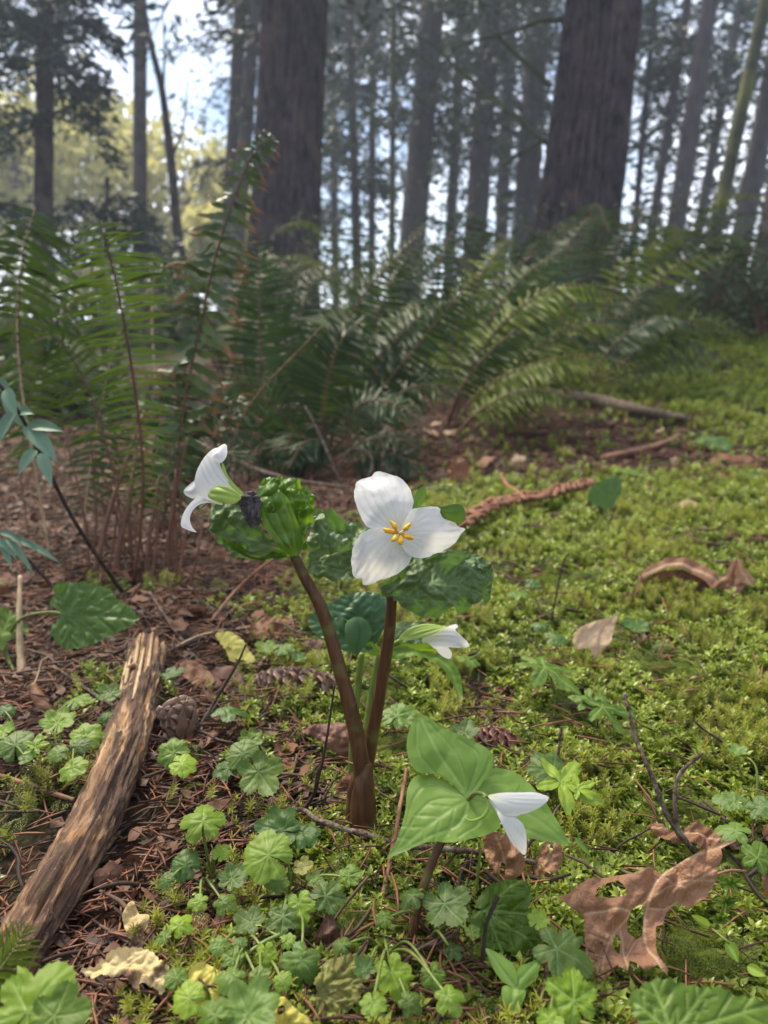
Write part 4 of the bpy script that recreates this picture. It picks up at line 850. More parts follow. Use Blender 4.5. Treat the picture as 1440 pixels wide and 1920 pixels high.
# ------------------------------------------------------------------ trillium with the open flower
D1 = 0.457
T1 = thing('trillium', 'tallest trillium, its open white flower with yellow anthers facing the viewer', 'trillium', G(674, 1558))
v, f = ptube([(676, 1572, .517), (680, 1500, .512), (694, 1400, .505), (712, 1300, .497), (728, 1200, .489), (736, 1110, .482)], [15, 13, 12.5, 11.5, 11, 10], 18, 50, 0.11, 1); mk('stem', v, f, M['stem'], T1)
v, f = ptube([(668, 1575, .519), (668, 1520, .514), (672, 1470, .510), (680, 1420, .508)], [25, 22, 17, 9], 18, 24, 0.12, 4); mk('sheath', v, f, M['stem'], T1)
v, f = ptube([(736, 1112, .482), (738, 1070, .484), (742, 1030, .478), (748, 1003, .462)], [7, 6, 6, 7], 10, 14); mk('flower_stalk', v, f, M['gstem'], T1)
L1 = [(690, 990), (672, 985), (650, 975), (625, 965), (600, 960), (588, 965), (585, 990), (580, 1030), (575, 1065), (590, 1080), (615, 1090), (640, 1095), (665, 1092), (690, 1085), (722, 1072), (730, 1040), (720, 1015)]
sheet('leaf', L1, (650, 1030, .500), VIEW + np.array((-0.15, 0, 0.3)), 'tril_dark', T1, [(1.0, [(730, 1060), (660, 1040), (590, 1010)]), (0.6, [(725, 1040), (660, 1005), (600, 970)]), (0.6, [(725, 1065), (660, 1075), (592, 1060)])] + side_veins((725, 1060), (592, 1012), 5, .3), crumple=(0.0085, 0.019), dome=(640, 1030, 85, 75, 0.006), step=2.6, seed=3, vdepth=0.0012, vw=2.2, rag=9)
sheet('leaf', [(600, 962), (590, 985), (597, 1015), (612, 1040), (640, 1035), (662, 1028), (655, 1012), (632, 1000), (618, 985), (612, 968)], (620, 1000, .489), VIEW + np.array((-0.3, 0, 0.3)), 'tril_dark', T1, [(0.8, [(600, 970), (615, 1000), (650, 1022)])], crumple=(0.003, 0.05), step=2.2, seed=4, dome=(622, 1000, 40, 40, 0.005))
L2 = [(715, 1100), (745, 1065), (775, 1045), (810, 1040), (850, 1032), (885, 1033), (905, 1046), (917, 1066), (920, 1090), (916, 1132), (908, 1118), (898, 1128), (884, 1134), (868, 1146), (846, 1138), (822, 1152), (790, 1157), (764, 1145), (740, 1130), (718, 1118)]
sheet('leaf', L2, (810, 1092, .487), VIEW + np.array((0.1, 0, 0.25)), 'tril_dark', T1, [(1.1, [(730, 1110), (790, 1065), (860, 1060), (912, 1085)]), (0.6, [(735, 1115), (800, 1100), (870, 1105), (910, 1118)]), (0.6, [(735, 1120), (800, 1130), (860, 1132)]), (0.5, [(740, 1090), (800, 1050), (880, 1045)])] + side_veins((732, 1110), (912, 1088), 6, .25), crumple=(0.0085, 0.016), dome=(820, 1090, 105, 62, 0.008), step=2.6, seed=8, vdepth=0.0012, vw=2.2, rag=9)
sheet('leaf', [(880, 1040), (905, 1048), (918, 1070), (919, 1105), (914, 1130), (902, 1125), (908, 1100), (900, 1080), (885, 1065), (872, 1052)], (898, 1085, .478), VIEW + np.array((0.5, 0, 0.2)), 'tril_dark', T1, crumple=(0.004, 0.05), step=2.0, seed=9, dome=(895, 1085, 30, 45, 0.005))
SEP = [([(775, 935), (783, 920), (795, 912), (799, 925), (792, 945), (782, 955), (772, 950)], (785, 935, .464)), ([(815, 955), (838, 948), (860, 945), (871, 955), (872, 972), (862, 982), (840, 975), (820, 968)], (845, 962, .466)), ([(738, 1010), (752, 1040), (762, 1075), (752, 1085), (740, 1060), (732, 1030)], (748, 1045, .470))]
for s, a in SEP: sheet('sepal', s, a, VIEW + np.array((0.1, 0, 0.3)), 'tril_bright', T1, step=2.0, bulge=0.001)
PA = [(754, 988), (768, 968), (776, 945), (773, 925), (762, 905), (742, 889), (720, 880), (700, 877), (693, 885), (686, 889), (670, 892), (663, 905), (662, 925), (668, 950), (677, 970), (688, 986), (708, 994), (735, 1000), (750, 1002)]
PB = [(750, 1008), (754, 988), (762, 968), (774, 956), (792, 951), (815, 950), (840, 957), (855, 969), (862, 984), (879, 990), (868, 1002), (856, 1018), (835, 1032), (810, 1042), (790, 1047), (772, 1046), (758, 1034), (750, 1018)]
PC = [(752, 1000), (735, 996), (712, 991), (692, 993), (674, 1005), (662, 1025), (657, 1050), (658, 1072), (661, 1085), (668, 1088), (675, 1087), (678, 1100), (692, 1098), (712, 1089), (735, 1082), (757, 1067), (770, 1050), (773, 1038), (766, 1022), (757, 1008)]
def pet_veins(b, t, n=7, spread=0.5):
    b, t = np.asarray(b, float), np.asarray(t, float); ax = t - b; pr = np.array((-ax[1], ax[0]))
    return [(0.7, [b, b + ax * .45 + pr * s * spread * .8, b + ax * .95 + pr * s * spread * .75]) for s in np.linspace(-1, 1, n) * .8]
C0 = (748, 1000)
sheet('petal', PA, (*C0, D1 + .0015), VIEW + np.array((-0.20, 0, 0.38)), 'petal', T1, pet_veins(C0, (692, 886)), step=2.4, vdepth=0.00022, vw=1.5, bulge=0.004, bend=(C0, (690, 885), -0.006), rag=2.6, crumple=(0.0011, 0.018), seed=1, edge_from=(748, 1000, 14))
sheet('petal', PC, (*C0, D1 + .0008), VIEW + np.array((-0.22, 0, -0.12)), 'petal', T1, pet_veins(C0, (680, 1092)), step=2.4, vdepth=0.00022, vw=1.5, bulge=0.004, bend=(C0, (685, 1095), -0.004), rag=2.6, crumple=(0.0011, 0.018), seed=2, edge_from=(748, 1000, 14))
sheet('petal', PB, (*C0, D1 - .0010), VIEW + np.array((0.26, 0, 0.12)), 'petal', T1, pet_veins(C0, (872, 992)), step=2.4, vdepth=0.00022, vw=1.5, bulge=0.004, bend=(C0, (872, 992), -0.005), rag=2.6, crumple=(0.0012, 0.018), seed=5, edge_from=(748, 1000, 14))
for i, (tx, ty, dd) in enumerate([(732, 977, .012), (719, 992, .012), (733, 1014, .014), (753, 1022, .015), (775, 1010, .013), (770, 982, .012)]):
    q = [(C0[0], C0[1], D1 - .002), ((C0[0] * .55 + tx * .45), (C0[1] * .55 + ty * .45), D1 - dd * .8), (tx, ty, D1 - dd)]
    v, f = ptube(q[:2] + [((q[1][0] + q[2][0]) / 2, (q[1][1] + q[2][1]) / 2, D1 - dd * .95)], [1.6, 1.6, 1.6], 6, 8); st = mk('stamen', v, f, M['sepal'], T1)
    a0_ = (C0[0] * .74 + tx * .26 + (i % 2) * 2, C0[1] * .74 + ty * .26, D1 - dd * .6); v, f = ptube([a0_, ((a0_[0] + tx) / 2 + (-1) ** i * 1.8, (a0_[1] + ty) / 2 + 1, D1 - dd * .97), q[2]], [3.0, 4.6, 5.2, 4.6, 2.4], 8, 16, 0.32, i); mk('anther', v, f, M['anther'], st)
for tx, ty in ((742, 990), (757, 995), (745, 1008)):
    v, f = ptube([(*C0, D1 - .004), ((C0[0] + tx) / 2, (C0[1] + ty) / 2, D1 - .009), (tx, ty, D1 - .011)], [2.6, 2.0, 1.2], 6, 8); mk('stigma', v, f, M['petal'], T1)

# ------------------------------------------------------------------ trillium with the crumpled leaf ball and the side-on flower
T2 = thing('trillium', 'trillium leaning left with crumpled leaves in a ball and a white flower facing left', 'trillium', G(688, 1562))
v, f = ptube([(686, 1578, .505), (686, 1500, .500), (676, 1420, .495), (655, 1320, .490), (630, 1230, .486), (602, 1140, .482), (575, 1090, .480), (550, 1040, .478)], [15, 17, 16, 14, 13, 12, 10.5, 9], 18, 60, 0.11, 2); mk('stem', v, f, M['stem'], T2)
v, f = ptube([(551, 1042, .477), (545, 1030, .476), (538, 1020, .476)], [10, 11, 9], 10, 8); mk('stem_top', v, f, M['gstem'], T2)
v, f = ptube([(683, 1582, .503), (680, 1520, .498), (682, 1470, .495), (688, 1430, .494)], [27, 24, 19, 9], 18, 24, 0.12, 6); mk('sheath', v, f, M['stem'], T2)
LB = [(405, 950), (430, 935), (453, 927), (480, 930), (500, 950), (515, 1000), (542, 1039), (516, 1045), (490, 1049), (466, 1041), (436, 1026), (419, 1003), (414, 985)]
sheet('leaf', LB, (470, 990, .482), VIEW + np.array((-0.45, 0, -0.05)), 'tril_dark', T2, [(1, [(540, 1035), (480, 1000), (420, 955)]), (.6, [(540, 1038), (480, 1030), (425, 1000)])] + side_veins((538, 1036), (420, 960), 5, .3), crumple=(0.0085, 0.022), dome=(475, 985, 75, 65, 0.012), step=2.4, seed=11, vdepth=0.001, rag=9)
LT = [(483, 920), (492, 903), (512, 895), (542, 901), (572, 920), (584, 941), (588, 967), (582, 990), (575, 1012), (568, 1032), (548, 1030), (520, 1000), (495, 960)]
sheet('leaf', LT, (540, 950, .474), VIEW + np.array((0.25, 0, 0.45)), 'tril_bright', T2, [(.8, [(560, 1030), (575, 980), (560, 920)]), (.5, [(555, 1030), (548, 960), (525, 905)])] + [], crumple=(0.0080, 0.030), dome=(540, 960, 55, 70, 0.012), step=2.1, seed=13, vdepth=0.001, rag=9)
LF = [(492, 925), (512, 914), (528, 922), (545, 940), (562, 980), (568, 1013), (563, 1037), (545, 1042), (528, 1030), (508, 1001), (494, 979), (489, 950)]
sheet('leaf', LF, (528, 980, .461), VIEW + np.array((-0.1, 0, 0.15)), 'tril_bright', T2, [(.9, [(555, 1038), (530, 985), (508, 925)]), (.6, [(556, 1038), (552, 985), (530, 930)]), (.6, [(550, 1040), (512, 990), (495, 950)])], crumple=(0.0025, 0.025), dome=(528, 980, 48, 68, 0.008), step=2.2, seed=14, vdepth=0.0009)
LD = [(415, 1000), (440, 1018), (480, 1030), (520, 1036), (548, 1040), (520, 1048), (490, 1050), (462, 1042), (432, 1026)]
sheet('leaf', LD, (480, 1032, .469), VIEW + np.array((-0.2, 0, -0.6)), 'tril_bright', T2, [(.6, [(545, 1040), (480, 1040), (425, 1012)])], crumple=(0.0025, 0.04), step=2.2, seed=16)
LW = [(452, 936), (462, 928), (474, 920), (486, 930), (492, 940), (493, 979), (484, 986), (474, 992), (464, 975), (456, 955)]
sheet('withered_leaf', LW, (474, 955, .459), VIEW + np.array((-0.2, 0, 0.2)), 'withered', T2, [(.6, [(460 + 6 * i, 930), (466 + 6 * i, 985)]) for i in range(4)], crumple=(0.0035, 0.07), step=1.5, seed=15, vdepth=0.0015, dome=(472, 955, 26, 38, 0.006), smooth=False)
v, f = ptube([(500, 985, .478), (475, 950, .474), (455, 934, .468)], [7, 6, 6], 8, 10); mk('flower_stalk', v, f, M['gstem'], T2)
PU = [(440, 938), (453, 924), (438, 906), (427, 888), (420, 866), (425, 852), (423, 834), (413, 835), (398, 850), (385, 869), (374, 890), (370, 905), (372, 920), (385, 934), (410, 942)]
sheet('petal', PU, (405, 895, .460), VIEW + np.array((-0.25, 0, 0.15)), 'petal', T2, pet_veins((450, 930), (400, 850)), step=2.0, vdepth=0.00025, vw=1.4, dome=(408, 900, 42, 60, 0.008), seed=1, edge_from=(453, 930, 14))
PT = [(413, 868), (421, 862), (426, 850), (424, 834), (416, 834), (404, 844), (396, 856), (404, 862)]
sheet('petal', PT, (412, 850, .4525), VIEW + np.array((-0.3, 0, 0.8)), 'petal', T2, step=1.8, seed=4, bulge=0.002)
PL = [(372, 896), (356, 908), (346, 917), (345, 925), (354, 932), (366, 935), (380, 928), (388, 915), (382, 900)]
sheet('petal', PL, (365, 918, .466), VIEW + np.array((-0.5, 0, 0.1)), 'petal', T2, step=1.8, seed=2, bulge=0.002)
PD = [(398, 926), (388, 926), (372, 931), (357, 943), (344, 962), (339, 984), (348, 992), (368, 998), (360, 988), (356, 971), (363, 955), (377, 945), (398, 943), (417, 947), (412, 936)]
sheet('petal', PD, (370, 955, .455), VIEW + np.array((-0.2, 0, 0.5)), 'petal', T2, step=1.8, seed=3, bulge=0.0015, edge_from=(415, 940, 10))
S1 = [(404, 906), (418, 912), (434, 917), (453, 931), (447, 941), (436, 946), (421, 945), (400, 938), (388, 930), (394, 918)]
sheet('sepal', S1, (420, 928, .449), VIEW + np.array((-0.2, 0, 0.2)), 'sepal', T2, [(1, [(452, 935), (420, 930), (392, 925)]), (.7, [(450, 930), (425, 920), (404, 912)])], step=1.8, vdepth=0.0008, vw=1.6, dome=(425, 928, 32, 20, 0.004))
S2 = [(416, 868), (420, 872), (427, 890), (440, 908), (456, 924), (452, 929), (436, 915), (424, 900), (417, 884)]
sheet('sepal', S2, (435, 900, .452), VIEW + np.array((0.2, 0, 0.2)), 'sepal', T2, step=1.6)
v, f = ptube([(385, 945, .46), (376, 952, .458), (378, 962, .457), (388, 966, .457), (396, 958, .457)], [1.8, 1.6, .8], 6, 14); mk('tendril', v, f, M['gstem'], T2)

# ------------------------------------------------------------------ trillium with a half-open bud, and a leafy one beside it
T3 = thing('trillium', 'trillium behind the tall stems with a half-open white bud pointing right', 'trillium', G(684, 1480))
v, f = ptube([(676, 1500, .565), (686, 1400, .560), (700, 1310, .553), (714, 1225, .545)], [13, 11.5, 10.5, 9], 12, 36, 0.04, 3); mk('stem', v, f, M['gstem'], T3)
sheet('leaf', [(712, 1225), (720, 1195), (738, 1172), (770, 1166), (800, 1168), (835, 1180), (810, 1195), (780, 1215), (750, 1228), (730, 1232)], (760, 1198, .552), VIEW + np.array((0.1, 0, 0.8)), 'tril_dark', T3, [(1, [(715, 1222), (760, 1195), (825, 1182)])] + side_veins((715, 1222), (825, 1182), 4, .2), crumple=(0.002, 0.03), step=2.4, seed=21, vdepth=0.0006)
sheet('leaf', [(714, 1228), (733, 1205), (779, 1219), (826, 1228), (850, 1242), (862, 1262), (867, 1290), (866, 1312), (856, 1296), (840, 1268), (812, 1240), (780, 1230), (745, 1236)], (790, 1228, .540), VIEW + np.array((0.05, 0, 0.9)), 'tril_bright', T3, [(1, [(718, 1222), (790, 1226), (840, 1248), (864, 1305)])], step=2.2, seed=22, vdepth=0.0008, crumple=(0.001, 0.03))
sheet('leaf', [(712, 1224), (700, 1205), (690, 1205), (700, 1216), (690, 1225), (705, 1230)], (705, 1216, .543), VIEW, 'tril_bright', T3, step=2.0)
v, f = ptube([(715, 1222, .545), (730, 1212, .54), (752, 1202, .535)], [4.5, 4.5, 6], 8, 10); mk('flower_stalk', v, f, M['gstem'], T3)
sheet('petal', [(790, 1200), (815, 1188), (835, 1178), (855, 1169), (859, 1176), (852, 1183), (866, 1197), (881, 1210), (862, 1216), (838, 1216), (815, 1218), (798, 1212)], (830, 1198, .528), VIEW + np.array((0.1, 0, 0.4)), 'petal', T3, pet_veins((780, 1203), (870, 1205), 5, .25), step=2.0, dome=(828, 1200, 50, 28, 0.006), vdepth=0.0002, vw=1.3, edge_from=(780, 1203, 18))
sheet('petal', [(815, 1213), (838, 1213), (847, 1225), (844, 1235), (834, 1233), (824, 1226)], (832, 1222, .524), VIEW + np.array((0.1, 0, -0.1)), 'petal', T3, step=1.8)
sheet('sepal', [(748, 1197), (760, 1186), (775, 1178), (800, 1172), (836, 1172), (828, 1183), (805, 1196), (775, 1201)], (790, 1186, .522), VIEW + np.array((-0.1, 0, 0.7)), 'sepal', T3, [(1, [(750, 1197), (785, 1186), (830, 1174)]), (.7, [(755, 1194), (790, 1180), (825, 1174)]), (.7, [(755, 1198), (790, 1192), (825, 1180)])], step=1.8, vdepth=0.0006, vw=1.6, dome=(790, 1186, 45, 18, 0.004))
sheet('sepal', [(748, 1199), (775, 1204), (800, 1202), (812, 1212), (824, 1227), (800, 1220), (772, 1211), (755, 1206)], (785, 1208, .523), VIEW + np.array((-0.1, 0, -0.3)), 'tril_bright', T3, step=1.8, dome=(780, 1207, 45, 15, 0.003))
T5 = thing('trillium', 'flowerless trillium behind the tall stems with rounded bluish green leaves', 'trillium', G(664, 1470))
v, f = ptube([(660, 1500, .59), (662, 1400, .588), (668, 1320, .582), (678, 1225, .575)], [9, 7.5, 6.5, 6], 10, 30, 0.04, 3); mk('stem', v, f, M['gstem'], T5)
sheet('leaf', [(578, 1162), (588, 1149), (604, 1138), (622, 1128), (640, 1150), (662, 1180), (690, 1200), (700, 1212), (690, 1222), (656, 1225), (627, 1210), (597, 1192), (582, 1178)], (640, 1180, .588), VIEW + np.array((-0.1, 0, 0.5)), 'tril_blue', T5, [(1, [(690, 1218), (640, 1185), (582, 1160)])] + side_veins((690, 1218), (582, 1160), 6, .2), step=2.6, crumple=(0.0015, 0.03), seed=31, vdepth=0.0007, vw=1.8)
sheet('leaf', [(612, 1172), (618, 1145), (632, 1125), (660, 1114), (699, 1113), (722, 1124), (726, 1160), (714, 1190), (702, 1210), (688, 1205), (672, 1180), (640, 1160)], (675, 1155, .580), VIEW + np.array((0.1, 0, 0.35)), 'tril_blue', T5, [(1, [(685, 1215), (672, 1160), (650, 1118)]), (.7, [(690, 1210), (700, 1160), (690, 1115)])] + side_veins((688, 1212), (660, 1115), 6, .4), step=2.6, crumple=(0.002, 0.03), seed=32, vdepth=0.0008, vw=2, dome=(670, 1160, 70, 60, .006))
sheet('leaf', [(648, 1172), (656, 1162), (672, 1156), (690, 1163), (700, 1186), (692, 1204), (682, 1216), (669, 1230), (658, 1215), (651, 1195)], (672, 1190, .562), VIEW + np.array((-0.25, 0, 0.1)), 'tril_blue', T5, [(1, [(672, 1158), (678, 1190), (669, 1228)])], step=2.0, seed=33, dome=(676, 1190, 32, 40, .006), vdepth=0.001)

# ------------------------------------------------------------------ low trillium in front with three broad leaves and a nodding flower
T4 = thing('trillium', 'low trillium in front with three broad pale green leaves and a nodding white flower', 'trillium', G(766, 1800))
v, f = ptube([(764, 1812, .408), (775, 1740, .410), (795, 1660, .414), (822, 1590, .418), (850, 1540, .421), (878, 1500, .421)], [9, 8.5, 8.5, 8, 7, 5.5], 12, 40, 0.05, 5); mk('stem', v, f, M['stem'], T4)
A = [(880, 1500), (862, 1484), (840, 1464), (815, 1450), (785, 1448), (770, 1430), (762, 1400), (768, 1365), (785, 1338), (800, 1340), (820, 1355), (845, 1369), (870, 1380), (900, 1395), (918, 1409), (926, 1430), (918, 1452), (903, 1472), (890, 1492)]
sheet('leaf', A, (878, 1497, .420), (-0.08, -0.72, 0.70), 'tril', T4, [(1.2, [(878, 1497), (848, 1450), (815, 1400), (788, 1342)]), (.6, [(874, 1490), (868, 1450), (848, 1405), (802, 1352)]), (.6, [(876, 1490), (890, 1450), (896, 1415), (860, 1385)]), (.6, [(870, 1488), (820, 1452), (785, 1410), (782, 1352)]), (.5, [(882, 1488), (908, 1450), (918, 1425)])], step=3.0, vdepth=0.0007, vw=2.0, bulge=0.002, crumple=(0.0020, 0.011), seed=41, bend=((878, 1497), (788, 1340), -0.004))
B_ = [(880, 1500), (862, 1484), (840, 1468), (815, 1456), (790, 1452), (772, 1460), (763, 1482), (760, 1512), (752, 1545), (740, 1575), (724, 1601), (750, 1593), (780, 1583), (815, 1577), (850, 1580), (885, 1573), (915, 1563), (938, 1549), (930, 1525), (910, 1508)]
sheet('leaf', B_, (878, 1499, .4195), (-0.12, -0.50, 0.86), 'tril', T4, [(1.2, [(878, 1500), (840, 1524), (790, 1558), (728, 1599)]), (.6, [(872, 1500), (815, 1500), (780, 1530), (742, 1585)]), (.6, [(870, 1495), (810, 1470), (780, 1490), (762, 1540)]), (.6, [(878, 1505), (860, 1545), (810, 1566), (745, 1592)]), (.5, [(885, 1510), (900, 1540), (860, 1570)])] + side_veins((870, 1506), (745, 1588), 4, .22), step=3.0, vdepth=0.0006, vw=1.9, bulge=0.002, crumple=(0.0018, 0.011), seed=42, bend=((878, 1500), (728, 1599), -0.006))
C_ = [(880, 1498), (892, 1470), (908, 1450), (930, 1440), (960, 1445), (990, 1464), (1012, 1490), (1037, 1517), (1055, 1545), (1074, 1576), (1045, 1574), (1010, 1572), (985, 1568), (960, 1556), (930, 1536), (905, 1515)]
sheet('leaf', C_, (880, 1498, .4205), (0.16, -0.52, 0.84), 'tril', T4, [(1.2, [(880, 1499), (930, 1500), (990, 1525), (1068, 1572)]), (.6, [(882, 1495), (930, 1470), (990, 1490), (1050, 1550)]), (.6, [(884, 1502), (930, 1525), (990, 1555), (1050, 1572)]), (.5, [(882, 1492), (915, 1458), (950, 1450)])], step=3.0, vdepth=0.0006, vw=1.9, bulge=0.002, crumple=(0.0018, 0.014), seed=43, bend=((880, 1500), (1072, 1574), -0.006))
v, f = ptube([(878, 1499, .418), (890, 1488, .412), (904, 1488, .408), (914, 1496, .405)], [4, 3.6, 3.8, 6], 8, 14); mk('flower_stalk', v, f, M['gstem'], T4)
NP1 = [(912, 1494), (925, 1490), (945, 1488), (970, 1488), (1000, 1487), (1029, 1494), (1018, 1508), (998, 1521), (972, 1529), (948, 1530), (935, 1522), (920, 1506)]
sheet('petal', NP1, (960, 1505, .401), VIEW + np.array((0.15, 0, 0.6)), 'petal', T4, pet_veins((914, 1495), (1025, 1496), 5, .22), step=2.0, dome=(960, 1506, 70, 28, 0.006), vdepth=0.00018, vw=1.4, seed=1, edge_from=(912, 1494, 12))
NP2 = [(930, 1516), (945, 1526), (966, 1529), (980, 1542), (986, 1565), (986, 1603), (972, 1591), (955, 1570), (944, 1548), (936, 1532)]
sheet('petal', NP2, (960, 1555, .397), VIEW + np.array((-0.1, 0, 0.1)), 'petal', T4, pet_veins((940, 1520), (983, 1598), 5, .2), step=2.0, dome=(962, 1555, 34, 55, 0.005), vdepth=0.00018, vw=1.4, seed=2)
NP3 = [(914, 1496), (925, 1500), (945, 1510), (975, 1520), (970, 1532), (950, 1538), (938, 1534), (926, 1515)]
sheet('petal', NP3, (945, 1518, .4045), VIEW + np.array((-0.3, 0, 0.2)), 'petal', T4, step=2.0, seed=3)
v, f = ptube([(870, 1534, .408), (884, 1539, .406), (903, 1533, .404), (915, 1518, .403), (915, 1505, .404), (906, 1492, .405)], [1.2, 2.8, 3.4, 3.4, 2.2], 7, 24); mk('sepal', v, f, M['sepal'], T4)
sheet('sepal', [(912, 1494), (930, 1492), (960, 1487), (975, 1470), (968, 1488), (940, 1497), (920, 1499)], (940, 1490, .408), VIEW + np.array((0, 0, .8)), 'tril', T4, step=1.8)
# seedling
T6 = thing('trillium_seedling', 'small three-leaved trillium seedling without a flower near the front edge', 'trillium', G(965, 1900))
v, f = ptube([(958, 1925, .372), (961, 1890, .370), (964, 1856, .367)], [6, 5, 4], 8, 12); mk('stem', v, f, M['gstem'], T6)
NS = (0.0, -0.55, 0.83)
sheet('leaf', [(964, 1850), (945, 1842), (928, 1822), (918, 1800), (910, 1777), (930, 1785), (950, 1798), (964, 1812), (970, 1835)], (964, 1852, .366), (-.15, -.6, .8), 'tril', T6, [(1, [(964, 1850), (940, 1818), (913, 1780)])], step=2.4, vdepth=.0006, bulge=.001)
sheet('leaf', [(964, 1852), (966, 1830), (975, 1812), (995, 1804), (1018, 1793), (1012, 1815), (1005, 1835), (990, 1850), (975, 1857)], (964, 1852, .366), (.2, -.6, .8), 'tril', T6, [(1, [(964, 1850), (985, 1828), (1016, 1796)])], step=2.4, vdepth=.0006, bulge=.001)
sheet('leaf', [(963, 1852), (945, 1848), (940, 1862), (946, 1885), (958, 1902), (972, 1890), (984, 1870), (985, 1856), (974, 1856)], (964, 1852, .366), (0, -.35, .93), 'tril', T6, [(1, [(964, 1853), (962, 1875), (959, 1900)])], step=2.4, vdepth=.0006, bulge=.001, bend=((964, 1852), (959, 1902), -0.004))
# ------------------------------------------------------------------ round lobed leaves (rosettes of a woodland herb)
def lobed_mesh(name, seed, lobes=7, depth=0.16, teeth=3, tooth=0.05, cup=0.10, elong=1.0, sinus=0.75, deep=False):
    r = random.Random(seed); na, nr_ = 126, 11; half = math.pi * 0.965
    la = [(-half + (k + 0.5) * 2 * half / lobes) for k in range(lobes)]; ll = [(0.86 + 0.14 * math.cos(a * .8)) * r.uniform(.95, 1.05) for a in la]
    v = [(0, 0, 0)]; vein = [1.0]; segs = []
    def rad(a):
        ph = (a + half) / (2 * half) * lobes; k = min(lobes - 1, max(0, int(ph))); u = ph - k
        R_ = ll[k] * (1 - depth * (abs(2 * u - 1) ** (1.2 if deep else 2.2))); tt = (u * teeth * 2) % 1; R_ *= 1 + tooth * (1 - abs(2 * tt - 1)) - tooth * .5
        return R_ * 0.56 * (elong if abs(a) < 1 else 1)
    for k, a in enumerate(la):
        L = rad(a) * 0.97; t = np.array((math.sin(a), math.cos(a))) * L; segs.append((np.zeros(2), t, 1.0))
        for u in (0.38, 0.62):
            for s in (-1, 1):
                b = t * u; aa = a + s * 0.62; segs.append((b, b + np.array((math.sin(aa), math.cos(aa))) * L * 0.32, 0.5))
    pts = []
    for j in range(1, nr_ + 1):
        q = (j / nr_) ** 0.85
        for i in range(na):
            a = -half + 2 * half * i / (na - 1); R_ = rad(a); pts.append((math.sin(a) * R_ * q, math.cos(a) * R_ * q))
    pts = np.array(pts); ve = np.zeros(len(pts)); rd = np.zeros(len(pts))
    for a, b, w in segs:
        d, _ = seg_dist(pts, a, b); ve = np.maximum(ve, np.exp(-(d / (0.012 * (0.6 + 0.4 * w))) ** 2) * w); rd = np.maximum(rd, np.exp(-(d / (0.032 * w + .012)) ** 2) * w)
    rr = np.hypot(pts[:, 0], pts[:, 1]); z = -0.016 * rd + 0.18 * np.abs(pts[:, 0]) * ((seed % 3) - .6) * .5 + cup * rr ** 2 * 1.2 + 0.11 * (fbm(pts[:, 0] * 4 + seed, pts[:, 1] * 5, seed, 3) - .5) + 0.016 * np.cos(np.arctan2(pts[:, 0], pts[:, 1]) * lobes) * (rr / .5) ** 2
    v = np.vstack([np.zeros((1, 3)), np.column_stack([pts, z])]); f = []
    for i in range(na - 1): f.append((0, 1 + i + 1, 1 + i))
    for j in range(nr_ - 1):
        for i in range(na - 1):
            a = 1 + j * na + i; f.append((a, a + 1, a + na + 1, a + na))
    return mesh_from(name, v, f, [M['fringe']], True, {'vein': np.concatenate([[1.0], ve]), 'edge': np.zeros(len(v))})
LOB = {'r': [lobed_mesh('round_leaf', s, (7, 5, 7, 6, 5, 7, 5)[s], (.20, .34, .16, .30, .42, .26, .38)[s], (3, 4, 3, 3, 4, 4, 3)[s], (.09, .10, .08, .12, .11, .12, .10)[s], (-.35, .20, -.55, -.15, -.45, .1, -.6)[s], (1, 1.12, 1, 1.05, 1.2, 1, 1.1)[s]) for s in range(7)],
       'm': [lobed_mesh('maple_like_leaf', 10 + s, 5, .38, 4, .08, -.3, 1.25) for s in range(2)],
       'd': [lobed_mesh('divided_leaf', 20 + s, 5, .80, 4, .10, -.25, 1.2, deep=True) for s in range(2)]}
def place_leaf(root, px, py, w, rot, mat, kind='r', lift=0.10, tilt=0.35, side=0.0, base=None, stalk='gstem', sr=1.7, seed=0, name='leaf', curl=None, dabs=None):
    g = random.Random(seed * 7 + int(px) * 13 + int(py)); d = dabs or Gd(px, py) * (1 - lift); p = P(px, py, d); s = w * d / FPX * g.uniform(.84, 1.08)
    n = nrm(np.array((side + g.gauss(0, .16), -tilt + g.gauss(0, .14), 1.0))); yd = np.array((math.sin(R(rot)), math.cos(R(rot)), 0)); yd = nrm(yd - n * (yd @ n)); xd = np.cross(yd, n)
    o = bpy.data.objects.new(name, LOB[kind][g.randrange(len(LOB[kind]))]); COL.objects.link(o); o.parent = root
    o.material_slots[0].link = 'OBJECT'; o.material_slots[0].material = M[mat]
    # the leaf's middle, not its stalk point, goes to the pixel
    p = p - yd * s * 0.08; q = p - off(root); m4 = Matrix.Identity(4)
    for r_ in range(3):
        m4[r_][0], m4[r_][1], m4[r_][2], m4[r_][3] = xd[r_] * s, yd[r_] * s * g.uniform(.92, 1.05), n[r_] * s, q[r_]
    o.matrix_basis = m4
    b = np.array(base if base is not None else (p[0] - yd[0] * s * .8, p[1] - yd[1] * s * .8, 0.0)); b[2] = float(H(b[0], b[1])) - 0.003
    mid = (p * .55 + b * .45) + np.array((g.gauss(0, .002), g.gauss(0, .002), 0.25 * (p[2] - b[2]) + .002)) - yd * s * .12
    v, f = tube([b, mid, p - n * 0.0004], [sr * 0.0006 * 1.1, sr * 0.0006 * .8, sr * 0.0006 * .6], 6, 14); st = mk('leaf_stalk', v, f, M[stalk], root)
    return o
def herb(label, bpx, leaves, name='woodland_herb', cat='plant', group=None, **kw):
    b = G(*bpx); root = thing(name, label, cat, b, group)
    for i, q in enumerate(leaves):
        place_leaf(root, *q[:5], **{**kw, **(q[5] if len(q) > 5 else {})}, base=b + np.array((random.uniform(-.004, .004), random.uniform(-.004, .004), 0)), seed=i)
    return root
